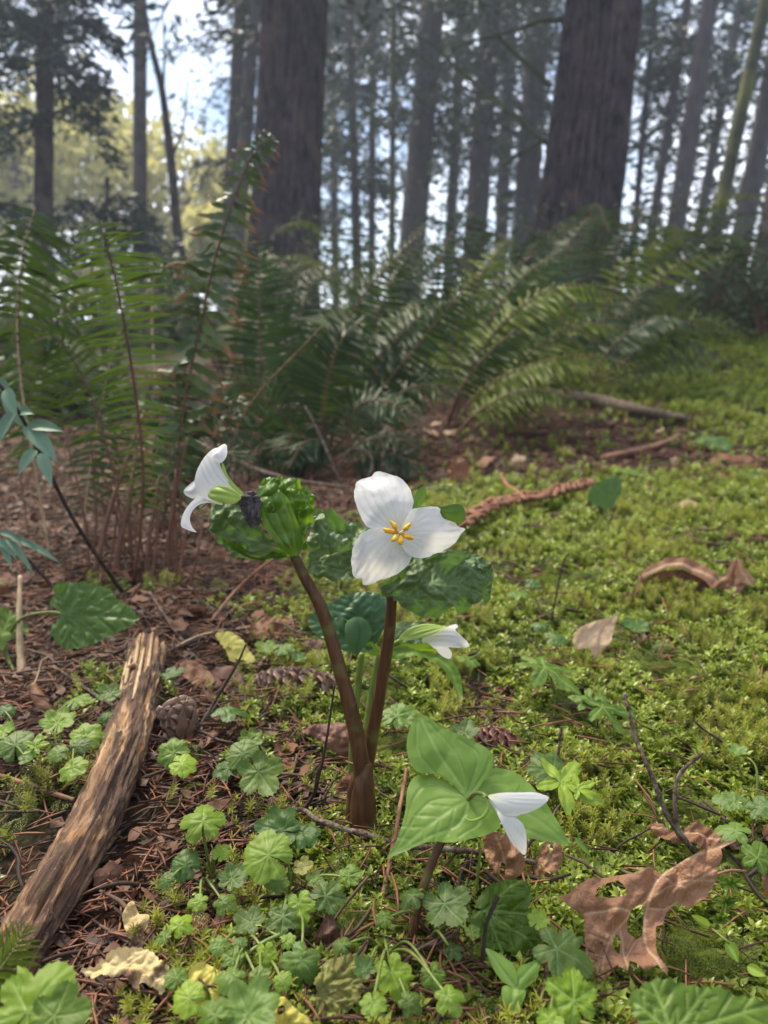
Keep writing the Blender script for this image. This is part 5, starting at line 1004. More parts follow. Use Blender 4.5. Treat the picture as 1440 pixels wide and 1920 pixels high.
herb('scalloped herb whose broad vein-marked leaf spreads just below the trillium stem base', (545, 1720), [(497, 1600, 112, -60, 'fringe', dict(tilt=.6, lift=.14)), (655, 1640, 44, 40, 'fringe', {}), (590, 1650, 36, 10, 'fringe_dull', {}), (520, 1655, 44, -120, 'fringe_blue', {}), (560, 1698, 60, 175, 'fringe_bright', dict(kind='m', tilt=.7)), (616, 1678, 70, 60, 'fringe_dull', dict(tilt=.5)), (562, 1806, 92, 200, 'fringe_blue', dict(tilt=.7)), (528, 1722, 62, -150, 'fringe_dull', {}), (568, 1625, 40, 90, 'olive', {})])
herb('scalloped herb with two bright round leaves beside the middle of the log', (400, 1660), [(381, 1534, 86, -10, 'fringe', dict(tilt=.55, lift=.16)), (344, 1620, 66, -60, 'fringe_blue', dict(tilt=.7)), (372, 1690, 40, -90, 'fringe', {}), (420, 1690, 46, 120, 'fringe_dull', {}), (310, 1650, 34, -60, 'fringe_dull', {}), (438, 1645, 66, 30, 'fringe_dull', dict(tilt=.5)), (415, 1600, 42, 20, 'fringe_bright', {})])
herb('hairy-stalked herb with a dull downturned leaf and bright small leaves low in front', (470, 1800), [(468, 1728, 68, -60, 'fringe_dull', dict(tilt=.2)), (498, 1790, 52, 170, 'fringe_bright', dict(tilt=.7, kind='m')), (436, 1795, 46, -30, 'fringe', {}), (432, 1830, 62, -80, 'fringe_blue', {}), (486, 1832, 48, 90, 'fringe_dull', {}), (490, 1850, 42, 140, 'fringe_dull', {}), (410, 1770, 44, -60, 'fringe_blue', {}), (540, 1762, 38, 60, 'fringe', {}), (450, 1765, 34, 0, 'fringe_dull', {}), (530, 1840, 44, 150, 'fringe', {})])
herb('herb with broad blurred leaves at the bottom edge, left of the olive leaf', (420, 1935), [(470, 1892, 120, 20, 'fringe_blue', dict(tilt=.5, lift=.18)), (400, 1900, 86, -50, 'fringe', dict(tilt=.5, lift=.18)), (350, 1870, 70, -70, 'fringe_bright', dict(tilt=.4, lift=.16)), (330, 1830, 44, -30, 'fringe', {})])
herb('herb with a pale serrated maple-like leaf at the bottom, left of the short trillium stalk', (720, 1800), [(736, 1828, 78, 165, 'fringe_bright', dict(kind='m', tilt=.75)), (684, 1815, 50, -40, 'fringe_blue', dict(tilt=.5)), (640, 1770, 40, -60, 'fringe_dull', {}), (700, 1880, 60, 170, 'fringe', dict(lift=.14)), (770, 1880, 46, 120, 'fringe_dull', {}), (842, 1870, 60, 150, 'fringe', dict(lift=.14)), (812, 1830, 52, 160, 'fringe', dict(tilt=.7))])
herb('herb with a drooping toothed leaf just behind the short trillium stalk', (815, 1760), [(838, 1700, 96, 150, 'fringe_dull', dict(tilt=.35, lift=.14)), (770, 1678, 56, -60, 'fringe_dull', dict(lift=.14)), (886, 1745, 36, 30, 'fringe', {}), (850, 1780, 40, 60, 'fringe_dull', {}), (720, 1720, 40, -70, 'fringe', {})])
herb('yellow-green herb leaf pair at the bottom between the seedling and the large dead leaf', (1050, 1930), [(1072, 1868, 100, -20, 'fringe_bright', dict(tilt=.6, lift=.16)), (1030, 1915, 60, 180, 'fringe_bright', dict(tilt=.4, lift=.16))])
herb('dull green lobed herb leaf left of the large dead leaf', (1040, 1800), [(1052, 1782, 104, 120, 'fringe_dull', dict(kind='m', tilt=.4)), (1010, 1725, 40, 40, 'fringe_bright', {})])
herb('herb with small scalloped leaves left of the middle of the log', (125, 1440), [(165, 1376, 68, 20, 'fringe', dict(tilt=.5)), (110, 1352, 62, 0, 'fringe', dict(tilt=.3)), (106, 1410, 44, -90, 'fringe_dull', {}), (134, 1440, 54, 170, 'fringe', {}), (150, 1396, 44, 60, 'fringe_dull', {}), (142, 1310, 62, 30, 'fringe', dict(tilt=.2))])
herb('herb with dull scalloped leaves at the left edge below the long bent stalk', (30, 1420), [(28, 1392, 66, -20, 'fringe_dull', dict(tilt=.4)), (6, 1372, 50, -60, 'fringe', {}), (52, 1420, 42, 60, 'fringe_dull', {}), (10, 1330, 46, 0, 'fringe_dark', {})])
herb('bright three-leaflet herb seedling left of the log', (62, 1450), [(66, 1396, 56, 0, 'fringe_bright', dict(kind='d', tilt=.5, lift=.14))])
herb('herb with a pair of bright toothed leaves leaning on the right side of the log', (330, 1460), [(322, 1408, 60, -60, 'fringe', dict(tilt=.6, lift=.13)), (345, 1432, 56, 110, 'fringe_bright', dict(tilt=.6, lift=.12))])
herb('dark herb with folded toothed leaves between the log and the trillium stems', (470, 1500), [(452, 1410, 76, -40, 'fringe_dull', dict(tilt=.6, lift=.13)), (488, 1452, 82, 150, 'fringe_dull', dict(tilt=.6, lift=.12)), (424, 1440, 60, -80, 'fringe_dark', {}), (470, 1385, 44, 0, 'fringe', {})])
herb('herb leaf held flat behind the thin dark twig, above the folded toothed leaves', (430, 1385), [(428, 1327, 80, 90, 'fringe_blue', dict(tilt=-.25, lift=.11))])
herb('small bluish herb leaves behind the long cone', (545, 1240), [(500, 1215, 42, -60, 'fringe', dict(tilt=0.1)), (532, 1212, 46, 60, 'fringe_blue', dict(tilt=.1)), (560, 1232, 34, 30, 'fringe_blue', {})])
herb('dark green herb leaves lying in the moss at the foot of the trillium stems', (540, 1600), [(520, 1556, 90, -70, 'fringe_dark', dict(tilt=.3)), (570, 1560, 70, 80, 'fringe_dark', dict(tilt=.3))])
herb('dull herb leaf in the moss right of the tall stems', (745, 1390), [(748, 1338, 78, 30, 'fringe_blue', dict(tilt=.2))])
herb('dull herb leaf hidden in moss behind the low trillium leaf', (880, 1395), [(872, 1372, 58, 20, 'fringe_dull', dict(tilt=.2))])
herb('lobed leaf with a budded stalk behind the bright cut-leaf seedling', (1046, 1475), [(1040, 1440, 96, 10, 'fringe_dull', dict(tilt=.4, lift=.09))])
herb('bright cut-leaf seedling right of the low trillium', (1082, 1560), [(1062, 1470, 118, 110, 'fringe_bright', dict(kind='d', tilt=.5, lift=.15)), (1088, 1476, 60, 60, 'fringe_bright', dict(kind='d', lift=.15))], name='cut_leaf_seedling')
herb('cut-leaf seedling in the moss behind the low trillium', (1048, 1330), [(1030, 1255, 120, 140, 'fringe', dict(kind='d', tilt=.3, lift=.13)), (1000, 1238, 60, -30, 'fringe', dict(kind='d', lift=.13, tilt=.2))], name='cut_leaf_seedling')
herb('cut-leaf seedling beside the tall rough forked twig', (1120, 1385), [(1138, 1326, 105, 80, 'fringe', dict(kind='d', tilt=.3, lift=.11)), (1100, 1312, 60, -60, 'fringe', dict(kind='d', lift=.11, tilt=.2))], name='cut_leaf_seedling')
herb('small flat bluish leaf on the moss beside the long thin dead leaf', (1382, 1590), [(1376, 1556, 62, -50, 'fringe_blue', dict(tilt=.3))])
herb('toothed pair of leaves at the right border above the thin dead leaf', (1420, 1530), [(1372, 1500, 60, -60, 'fringe_blue', dict(tilt=.2, kind='m')), (1428, 1512, 62, 90, 'fringe_blue', dict(tilt=.2, kind='m')), (1384, 1408, 40, 0, 'fringe_blue', {})])
herb('pale round leaf sunk in the moss right of the pale dead leaf', (1190, 1190), [(1192, 1176, 54, 60, 'fringe_blue', dict(tilt=.1))])
herb('two small round leaves in the moss right of the crumpled trillium leaf', (1000, 1115), [(1000, 1094, 30, 0, 'fringe_blue', dict(tilt=.6)), (972, 1112, 40, -60, 'fringe', dict(tilt=.0))])
herb('small dull leaves in the moss between the bud and the pale dead leaf', (1040, 1200), [(1045, 1195, 40, 90, 'fringe_blue', dict(tilt=.1)), (1015, 1170, 34, -60, 'fringe_blue', dict(tilt=.1)), (880, 1235, 46, 40, 'fringe', dict(tilt=.1))])
herb('pale broad leaves in the moss at the far right edge of the litter', (1345, 850), [(1340, 825, 66, 60, 'fringe_blue', dict(tilt=.4)), (1405, 890, 60, 90, 'fringe_blue', dict(tilt=.1)), (1180, 880, 60, -80, 'fringe', dict(tilt=.1))])
herb('round leaf at the right border in front of the large dead leaf tip', (1440, 1660), [(1422, 1604, 74, 30, 'fringe', dict(tilt=.6, lift=.12))])
herb('mossy-green small herb leaves around the splintered log end', (330, 1330), [(322, 1265, 46, 60, 'fringe_dull', dict(tilt=.1)), (205, 1300, 44, -60, 'fringe_dull', {}), (200, 1340, 40, -30, 'fringe_dark', {})])
herb('small bright herb seedling by the tan mottled dead leaf', (335, 1760), [(338, 1732, 52, 30, 'fringe_bright', dict(tilt=.5)), (306, 1756, 34, -60, 'fringe', {})])
herb('blurred bright leaf at the bottom left corner in front of the log', (20, 1960), [(60, 1885, 150, 20, 'fringe_bright', dict(kind='m', tilt=.5, lift=.22)), (110, 1905, 110, 80, 'fringe', dict(lift=.22))])
# dark heart leaf and large single leaves, traced
def leafpiece(label, outline, anchor, normal, mat, veins, stalk=None, cat='leaf', name='lobed_leaf', **kw):
    b = P(*anchor); o = sheet(name, outline, anchor, normal, mat, None, veins, base=b, **kw); tag(o, label, cat)
    if stalk:
        v, f = ptube(stalk[0], stalk[1], 8, 20, 0.05); mk('leaf_stalk', v, f, M[stalk[2]], o)
    return o
def fan_veins(b, tips, sub=3, w=.22):
    out = []
    for t in tips:
        out.append((1.0, [b, ((b[0] + t[0]) / 2 + 2, (b[1] + t[1]) / 2 - 2), t])); out += side_veins(b, t, sub, w)
    return out
d36 = Gd(170, 1225) * .90
leafpiece('large dark green leaf above the splintered end of the log', [(113, 1150), (100, 1138), (92, 1128), (101, 1119), (103, 1100), (123, 1094), (156, 1094), (187, 1100), (207, 1106), (217, 1120), (240, 1137), (260, 1160), (240, 1177), (213, 1190), (187, 1203), (167, 1210), (133, 1218), (113, 1210), (97, 1193), (95, 1180), (106, 1165)], (175, 1155, d36), (0.15, -0.75, 0.7), 'fringe_dark',
    fan_veins((121, 1152), [(258, 1160), (213, 1108), (158, 1096), (112, 1104), (186, 1200), (132, 1215)], 3, .2), ([(121, 1152, d36), (90, 1148, d36 * 1.01), (40, 1160, d36 * 1.03), (10, 1200, d36 * 1.1)], [2.6, 3, 3.2], 'gstem'), teeth=(16, 4), step=3.0, vdepth=.0022, vw=2.2, crumple=(.003, .03), seed=51)
d37 = .80
leafpiece('yellow-green leaf cut by the left edge, on a long bent stalk', [(-40, 1150), (-10, 1138), (12, 1140), (28, 1152), (38, 1164), (55, 1178), (48, 1188), (30, 1192), (12, 1205), (8, 1218), (-10, 1215), (-45, 1200)], (15, 1178, d37), (0.2, -0.7, .7), 'fringe', fan_veins((5, 1185), [(50, 1178), (20, 1142), (-30, 1145)], 2, .2), ([(5, 1190, d37), (14, 1235, d37), (50, 1300, .76), (85, 1360, .73), (110, 1398, .72)], [3.6, 4.6, 5], 'gstem'), teeth=(12, 3), step=2.6, vdepth=.0015, seed=52)
d21 = Gd(950, 1730) * .93
leafpiece('large veined green lobed leaf below the nodding flower', [(905, 1706), (890, 1700), (898, 1680), (912, 1665), (935, 1655), (960, 1650), (985, 1655), (994, 1668), (998, 1685), (992, 1704), (1010, 1708), (1019, 1714), (1008, 1726), (992, 1738), (1012, 1748), (1011, 1770), (1000, 1790), (972, 1798), (945, 1784), (922, 1782), (902, 1762), (890, 1743), (873, 1727), (879, 1716), (895, 1708)], (945, 1720, d21), (-0.05, -0.55, .84), 'fringe',
    fan_veins((908, 1708), [(972, 1652), (1012, 1714), (1008, 1780), (940, 1782), (884, 1722)], 3, .22), ([(908, 1708, d21), (902, 1740, d21 * 1.03), (898, 1770, d21 * 1.06)], [2.4, 2.6, 2.8], 'gstem'), teeth=(11, 3), step=2.6, vdepth=.0018, vw=1.8, crumple=(.003, .025), seed=53, bulge=.002)
d22 = Gd(1300, 1900) * .84
leafpiece('very large blurred green leaf in the bottom right corner', [(1180, 1868), (1195, 1855), (1222, 1838), (1253, 1840), (1280, 1846), (1313, 1850), (1353, 1853), (1380, 1866), (1410, 1870), (1442, 1882), (1465, 1925), (1430, 1965), (1330, 1975), (1225, 1950), (1198, 1915), (1182, 1890)], (1310, 1900, d22), (0.0, -0.45, .9), 'fringe', fan_veins((1260, 1940), [(1222, 1842), (1325, 1852), (1440, 1885), (1190, 1880)], 3, .22), ([(1260, 1940, d22), (1240, 1980, d22)], [4, 4], 'gstem'), teeth=(24, 6), step=4, vdepth=.0008, vw=2.6, crumple=(.0018, .012), seed=54)
dh = Gd(1130, 985) * .99
leafpiece('dark heart-shaped leaf upright on a stalk at the back of the moss', [(1104, 938), (1103, 925), (1112, 908), (1130, 902), (1148, 894), (1160, 890), (1167, 905), (1163, 925), (1152, 942), (1140, 955), (1120, 950)], (1135, 925, dh), VIEW + np.array((0.2, 0, .4)), 'fringe_dark', fan_veins((1136, 954), [(1160, 893), (1130, 904), (1106, 930)], 2, .2), ([(1136, 954, dh), (1132, 970, dh), (1126, 992, dh)], [2.2, 2.2, 2.4], 'gstem'), step=2.4, vdepth=.002, seed=55, dome=(1135, 925, 34, 34, .006))
leafpiece('mottled olive leaf turning yellow between the bluish round leaf and the pale serrated leaf', [(595, 1862), (588, 1845), (600, 1825), (612, 1800), (640, 1795), (668, 1790), (672, 1812), (680, 1840), (676, 1870), (660, 1890), (640, 1905), (625, 1918), (598, 1905), (585, 1880), (575, 1868)], (630, 1850, Gd(630, 1860) * .94), (0.1, -.5, .86), 'olive', fan_veins((592, 1866), [(668, 1795), (678, 1845), (655, 1895), (610, 1912)], 3, .22), None, teeth=(11, 3), step=2.6, vdepth=.0012, vw=1.8, crumple=(.003, .03), seed=56, cat='leaf')
YG = None
leafpiece('yellow ragged leaf lying behind the thin dark twig', [(405, 1192), (425, 1185), (440, 1188), (455, 1200), (468, 1220), (480, 1240), (465, 1246), (450, 1240), (432, 1240), (425, 1222), (412, 1205)], (445, 1215, Gd(445, 1240) * .98), (0, -.6, .8), 'yellow', fan_veins((412, 1195), [(475, 1240), (455, 1205)], 2, .2), None, name='yellow_leaf', teeth=(9, 2), step=2.2, crumple=(.003, .04), seed=57)
leafpiece('yellow leaf half hidden under the herbs right of the tan mottled leaf', [(352, 1832), (362, 1812), (382, 1805), (400, 1815), (420, 1830), (438, 1855), (440, 1872), (415, 1878), (385, 1868), (362, 1850)], (395, 1840, Gd(395, 1855) * .96), (.1, -.5, .85), 'yellow', fan_veins((358, 1822), [(438, 1868), (405, 1820)], 3, .2), None, name='yellow_leaf', step=2.6, crumple=(.003, .03), seed=58)
leafpiece('yellow leaf with brown holes at the bottom edge beside the olive leaf', [(505, 1885), (525, 1872), (540, 1880), (560, 1900), (585, 1920), (585, 1945), (540, 1945), (505, 1915)], (540, 1905, Gd(540, 1915) * .93), (.1, -.5, .85), 'yellow', [], None, name='yellow_leaf', holes=[[(520, 1893), (532, 1890), (534, 1902), (522, 1905)]], step=2.6, crumple=(.004, .03), seed=59)
# ------------------------------------------------------------------ dead leaves
def X(pts, k=3.0, ox=960, oy=1420): return [(ox + a / k, oy + b / k) for a, b in pts]
dd1 = Gd(1190, 1735) * .93
leafpiece('large torn brown maple leaf with holes, propped on the moss', X([(1225, 512), (1160, 515), (1090, 522), (1000, 570), (900, 622), (835, 664), (800, 642), (765, 620), (680, 660), (560, 670), (455, 682), (380, 722), (300, 782), (240, 805), (262, 806), (300, 835), (345, 862), (400, 888), (402, 960), (410, 1080), (420, 1200), (470, 1290), (512, 1300), (532, 1240), (582, 1180), (640, 1212), (652, 1150), (690, 1165), (735, 1210), (800, 1180), (862, 1248), (850, 1200), (805, 1120), (802, 1000), (812, 950), (848, 940), (872, 870), (925, 820), (1000, 842), (1090, 792), (1120, 742), (1142, 690), (1132, 640), (1152, 600), (1140, 550)]),
    (1185, 1700, dd1), (-0.05, -0.62, .78), 'dead', [(1.2, X([(1220, 515), (1000, 575), (840, 670), (770, 800), (745, 1000), (800, 1150), (850, 1240)])), (1, X([(610, 950), (540, 1050), (490, 1280)])), (1, X([(610, 950), (650, 870), (400, 890)])), (.8, X([(610, 960), (640, 1200)])), (.8, X([(835, 670), (960, 730), (1130, 640)])), (.7, X([(800, 780), (900, 720), (1000, 700), (1130, 700)])), (.7, X([(760, 850), (860, 850), (930, 810)])), (.6, X([(420, 1000), (540, 1050)])), (.6, X([(430, 1100), (520, 1120)])), (.6, X([(690, 1040), (640, 1130)]))]
    + [(.3, X([(430 + 60 * i, 900), (470 + 50 * i, 1000), (440 + 60 * i, 1120)])) for i in range(3)] + [(.3, X([(860 + 70 * i, 640), (880 + 60 * i, 720), (860 + 60 * i, 800)])) for i in range(4)], None, name='dead_leaf',
    holes=[X([(470, 748), (530, 712), (596, 700), (618, 735), (640, 785), (595, 798), (500, 808), (450, 806)]), X([(672, 858), (730, 822), (742, 900), (736, 1000), (700, 1022), (655, 980), (645, 930)]), X([(558, 1055), (575, 1008), (595, 1000), (610, 1030), (602, 1112), (575, 1092)])], step=2.7, smooth=False, vdepth=.0008, vw=2.0, crumple=(.0060, .016), seed=61, bend=((1190, 1700), (1320, 1640), .004))
GD = None
def dead(label, outline, anchor, normal, mat, veins=(), **kw): return leafpiece(label, outline, anchor, normal, mat, veins, None, name='dead_leaf', **{**dict(step=2.6, crumple=(.004, .03), vdepth=.0008, vw=1.6), **kw})
dead('long thin brown dead leaf lying under the forked twig, just behind the large torn leaf', [(1216, 1553), (1233, 1546), (1262, 1562), (1290, 1552), (1310, 1548), (1340, 1560), (1365, 1572), (1389, 1588), (1375, 1593), (1350, 1586), (1320, 1592), (1297, 1585), (1262, 1583), (1238, 1570)], (1300, 1568, Gd(1300, 1580) * .95), (0, -.35, .93), 'dead', [(1, [(1222, 1553), (1300, 1565), (1388, 1590)])], seed=62)
dead('upright brown dead leaf right behind the drooping petal of the low trillium', [(905, 1570), (922, 1560), (940, 1562), (960, 1575), (980, 1600), (985, 1625), (975, 1640), (950, 1655), (930, 1658), (925, 1640), (912, 1610)], (945, 1610, Gd(945, 1660) * .97), VIEW + np.array((-.2, 0, .3)), 'dead', [(1, [(930, 1565), (945, 1610), (945, 1655)])], seed=63, holes=[[(940, 1618), (948, 1622), (944, 1648), (936, 1650)]])
dead('brown ragged dead leaf under the right leaf tip of the low trillium', [(982, 1650), (990, 1630), (1005, 1610), (1018, 1582), (1030, 1577), (1048, 1575), (1055, 1600), (1050, 1625), (1030, 1640), (1005, 1655)], (1020, 1615, Gd(1020, 1650) * .97), VIEW + np.array((.1, 0, .5)), 'dead', [(1, [(1040, 1578), (1020, 1615), (988, 1650)])], seed=64, holes=[[(1028, 1585), (1036, 1583), (1036, 1596), (1030, 1600)]])
dead('pale tan dead leaf standing in the moss', [(1074, 1205), (1080, 1185), (1100, 1172), (1125, 1164), (1145, 1158), (1157, 1150), (1153, 1170), (1148, 1190), (1140, 1210), (1128, 1222), (1132, 1240), (1122, 1244), (1112, 1228), (1100, 1215), (1085, 1218)], (1115, 1195, Gd(1115, 1235) * .97), VIEW + np.array((.1, 0, .7)), 'dead_pale', [(1, [(1155, 1153), (1125, 1190), (1122, 1240)])], seed=65)
dead('tan dead leaf with dark brown blotches right of the lower end of the log', [(153, 1822), (180, 1812), (200, 1795), (220, 1782), (245, 1778), (268, 1776), (290, 1788), (300, 1802), (318, 1815), (316, 1840), (306, 1868), (292, 1856), (270, 1848), (262, 1860), (248, 1850), (236, 1832), (215, 1836), (190, 1832), (175, 1836)], (240, 1815, Gd(240, 1835) * .94), (0, -.5, .86), 'dead_tan', [(1, [(160, 1822), (230, 1812), (310, 1830)]), (.6, [(230, 1812), (270, 1785)]), (.6, [(240, 1815), (262, 1852)])], seed=66, teeth=(13, 3))
dead('small rust brown dead leaf above the tan blotched leaf', [(230, 1720), (240, 1698), (252, 1692), (262, 1715), (282, 1718), (278, 1742), (270, 1755), (285, 1770), (260, 1775), (245, 1762), (236, 1745)], (258, 1735, Gd(258, 1755) * .96), (0, -.6, .8), 'dead_tan', [(1, [(248, 1698), (262, 1765)])], seed=67)
dead('brown curled dead leaf lying among herbs left of the rough thin stalk', [(590, 1760), (600, 1738), (612, 1715), (625, 1722), (630, 1742), (645, 1765), (640, 1780), (615, 1784), (598, 1782)], (615, 1752, Gd(615, 1772) * .97), (.1, -.7, .7), 'dead_dark', [(1, [(614, 1718), (618, 1780)])], seed=68, dome=(615, 1752, 30, 36, .005))
dead('large tan-brown dead leaf arching behind the base of the trillium stems', [(566, 1372), (585, 1362), (620, 1357), (655, 1360), (672, 1372), (672, 1405), (660, 1420), (640, 1418), (620, 1408), (600, 1392), (580, 1380)], (625, 1385, Gd(625, 1415) * .97), VIEW + np.array((0, 0, .6)), 'dead_dark', [(1, [(570, 1370), (670, 1400)])], seed=69, dome=(625, 1388, 60, 35, .006))
dead('brown dead leaf leaning at the left side of the trillium stem bases', [(625, 1480), (640, 1462), (655, 1450), (668, 1462), (660, 1482), (645, 1490), (630, 1492)], (645, 1472, Gd(645, 1490) * .97), VIEW + np.array((-.2, 0, .6)), 'dead', seed=70)
dead('rust dead leaf behind the plump cone by the log end', [(338, 1250), (352, 1238), (375, 1245), (395, 1262), (402, 1282), (385, 1290), (360, 1282), (345, 1268)], (370, 1265, Gd(370, 1280) * .98), (0, -.5, .85), 'dead', seed=71)
dead('brown round dead leaf in the litter left of the long cone', [(395, 1262), (415, 1250), (440, 1252), (455, 1270), (452, 1288), (430, 1295), (405, 1286)], (425, 1274, Gd(425, 1288) * .98), (0, -.5, .85), 'dead_dark', seed=72)
dead('reddish crushed dead leaf in the litter below the crumpled leaf ball', [(470, 1195), (478, 1170), (500, 1158), (540, 1160), (560, 1170), (552, 1188), (520, 1198), (492, 1203)], (515, 1180, Gd(515, 1195) * .98), (0, -.5, .85), 'dead', seed=73, crumple=(.006, .06))
dead('small brown dead leaf in the moss left of the bent trillium stem', [(570, 1210), (590, 1200), (612, 1206), (618, 1225), (600, 1238), (578, 1232)], (595, 1218, Gd(595, 1230) * .98), (0, -.5, .85), 'dead_dark', seed=74)
dead('pale pinkish dead leaf far back on the moss', [(1262, 965), (1268, 948), (1285, 938), (1302, 940), (1320, 948), (1342, 950), (1330, 962), (1308, 962), (1290, 968), (1275, 985)], (1300, 955, Gd(1300, 968) * .99), (0, -.5, .85), 'dead_pale', seed=75, step=2)
dead('brown folded dead leaf standing just above the open white flower', [(838, 890), (845, 868), (858, 858), (872, 866), (880, 885), (868, 905), (850, 905)], (860, 882, 1.75), VIEW + np.array((.2, 0, .4)), 'dead', seed=76, step=2, crumple=(.012, .05))
dead('long tan dead leaf at the back right edge of the moss', [(1330, 865), (1350, 850), (1380, 855), (1410, 852), (1435, 858), (1425, 872), (1390, 876), (1355, 874)], (1385, 864, Gd(1385, 872) * .99), (0, -.4, .9), 'dead', seed=77, step=2)
dead('brown dead leaf cut by the right border beside the thin dead leaf', [(1428, 1562), (1440, 1545), (1465, 1550), (1465, 1580), (1440, 1580)], (1445, 1565, Gd(1445, 1575) * .96), (0, -.4, .9), 'dead', seed=78, step=2)
dead('narrow tan strip of dead leaf standing behind the round leaf at the right border', [(1430, 1650), (1445, 1648), (1455, 1690), (1448, 1692), (1436, 1680)], (1442, 1670, Gd(1442, 1690) * .96), VIEW, 'dead', seed=79, step=2)
# the arched curled leaf: a strip rising to an arch, its inner side with shade put in as darker colour, and a crumpled end
da = Gd(1270, 1115) * .985
arch = leafpiece('arched curled brown dead leaf with a crumpled end standing on the moss', [(1200, 1078), (1212, 1066), (1224, 1059), (1240, 1053), (1256, 1048), (1275, 1049), (1290, 1051), (1308, 1057), (1325, 1066), (1340, 1076), (1350, 1086), (1344, 1098), (1334, 1102), (1322, 1090), (1304, 1079), (1284, 1071), (1262, 1067), (1240, 1069), (1222, 1076), (1208, 1086)], (1270, 1070, da), VIEW + np.array((0, 0, 1.2)), 'dead', [(1, [(1205, 1080), (1255, 1060), (1300, 1068), (1345, 1090)])], None, name='dead_leaf', step=2.4, crumple=(.0035, .022), seed=91)
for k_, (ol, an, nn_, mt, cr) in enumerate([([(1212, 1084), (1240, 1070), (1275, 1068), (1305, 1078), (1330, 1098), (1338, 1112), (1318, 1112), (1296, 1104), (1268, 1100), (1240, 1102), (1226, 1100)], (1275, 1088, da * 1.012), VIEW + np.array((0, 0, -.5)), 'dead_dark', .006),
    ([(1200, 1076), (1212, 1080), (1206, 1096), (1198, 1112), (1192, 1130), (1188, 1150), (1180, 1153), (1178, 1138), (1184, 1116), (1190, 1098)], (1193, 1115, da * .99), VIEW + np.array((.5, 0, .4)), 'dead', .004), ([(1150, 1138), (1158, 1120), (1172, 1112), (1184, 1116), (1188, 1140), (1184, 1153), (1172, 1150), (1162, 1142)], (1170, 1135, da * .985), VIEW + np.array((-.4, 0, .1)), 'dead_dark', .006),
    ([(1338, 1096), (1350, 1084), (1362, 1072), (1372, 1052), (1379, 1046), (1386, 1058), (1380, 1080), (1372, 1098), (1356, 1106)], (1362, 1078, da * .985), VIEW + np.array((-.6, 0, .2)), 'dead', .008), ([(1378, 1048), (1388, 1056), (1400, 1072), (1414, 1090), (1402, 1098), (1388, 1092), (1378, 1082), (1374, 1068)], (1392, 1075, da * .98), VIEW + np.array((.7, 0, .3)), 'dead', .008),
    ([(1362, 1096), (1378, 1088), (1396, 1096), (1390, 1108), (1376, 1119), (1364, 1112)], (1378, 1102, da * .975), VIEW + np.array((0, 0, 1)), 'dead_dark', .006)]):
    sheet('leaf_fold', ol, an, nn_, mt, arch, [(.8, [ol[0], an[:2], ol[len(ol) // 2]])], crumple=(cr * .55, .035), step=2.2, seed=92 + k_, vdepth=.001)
# small curled pod-like leaf left of the log
v, f = ptube([(62, 1282, .70), (70, 1305, .695), (84, 1326, .69), (108, 1338, .69)], [5, 12, 13, 5], 10, 20, .15, 3); o = mk('dead_leaf', v, f, M['dead'], None, P(84, 1320, .69)); tag(o, 'small rolled orange-brown dead leaf left of the log', 'leaf')
v, f = ptube([(64, 1284, .70), (72, 1262, .71), (78, 1240, .715), (90, 1232, .715)], [1.6, 1.6, 1.4], 6, 12); mk('leaf_stalk', v, f, M['twig_tan'], o)
# dead leaves strewn in the far litter (indistinguishable)
def dead_proto(s):
    g = random.Random(s); ol = []
    for i in range(22):
        a = i / 22 * 6.283; q = .5 * (0.62 + .30 * abs(math.cos(a * 2.5 + .4)) * g.uniform(.7, 1.1)); ol.append((math.cos(a) * q, math.sin(a) * q))
    ol = np.array(ol); v = [(0, 0, .05)]; nn_ = len(ol)
    for k in (.33, .66, 1): v += [(x * k, y * k, 0.25 * (fbm(x * k * 3 + s, y * k * 3, s, 2) - .5) + .16 * (x * k) ** 2) for x, y in ol]
    f = [(0, 1 + i, 1 + (i + 1) % nn_) for i in range(nn_)]
    for k in range(2): f += [(1 + k * nn_ + i, 1 + (k + 1) * nn_ + i, 1 + (k + 1) * nn_ + (i + 1) % nn_, 1 + k * nn_ + (i + 1) % nn_) for i in range(nn_)]
    return mesh_from('dead_leaf', v, f, [M['dead']], True)
DP = [dead_proto(s) for s in range(4)]; gg = random.Random(5)
def strew(n, x0, x1, y0, y1, label, group, w, mats):
    for i in range(n):
        px, py = gg.uniform(x0, x1), gg.uniform(y0, y1); p = G(px, py, .012); o = bpy.data.objects.new('dead_leaf', DP[i % 4]); COL.objects.link(o); o.location = p
        o.rotation_euler = (gg.gauss(0, .45), gg.gauss(0, .45), gg.uniform(0, 6.28)); s = w * gg.uniform(.6, 1.25); o.scale = (s, s * gg.uniform(.6, 1), s)
        o.material_slots[0].link = 'OBJECT'; mt = gg.choice(mats); o.material_slots[0].material = M[mt]; tag(o, {'dead': 'rust brown ', 'dead_dark': 'dark brown ', 'dead_pale': 'pale tan '}[mt] + label, 'leaf', group)
strew(46, 700, 1290, 745, 900, 'crisp dead leaf in the litter under the ferns behind the flower', 'dead leaves in the litter under the ferns', .055, ['dead', 'dead', 'dead_dark', 'dead_pale'])
strew(42, 0, 420, 900, 1200, 'dead leaf in the litter round the left fern stalks', 'dead leaves in the litter around the left fern', .036, ['dead_dark', 'dead_dark', 'dead'])
strew(14, 340, 640, 1130, 1560, 'small dead leaf scrap in the litter between log and trillium stems', 'dead leaf scraps by the trillium stems', .022, ['dead_dark', 'dead'])
strew(9, 200, 420, 1560, 1760, 'small dead leaf scrap in the needle litter right of the log', 'dead leaf scraps right of the log', .018, ['dead_dark'])
strew(8, 1150, 1300, 650, 760, 'dead leaf at the foot of the ferns on the right slope', 'dead leaves at the foot of the right ferns', .08, ['dead', 'dead_pale'])
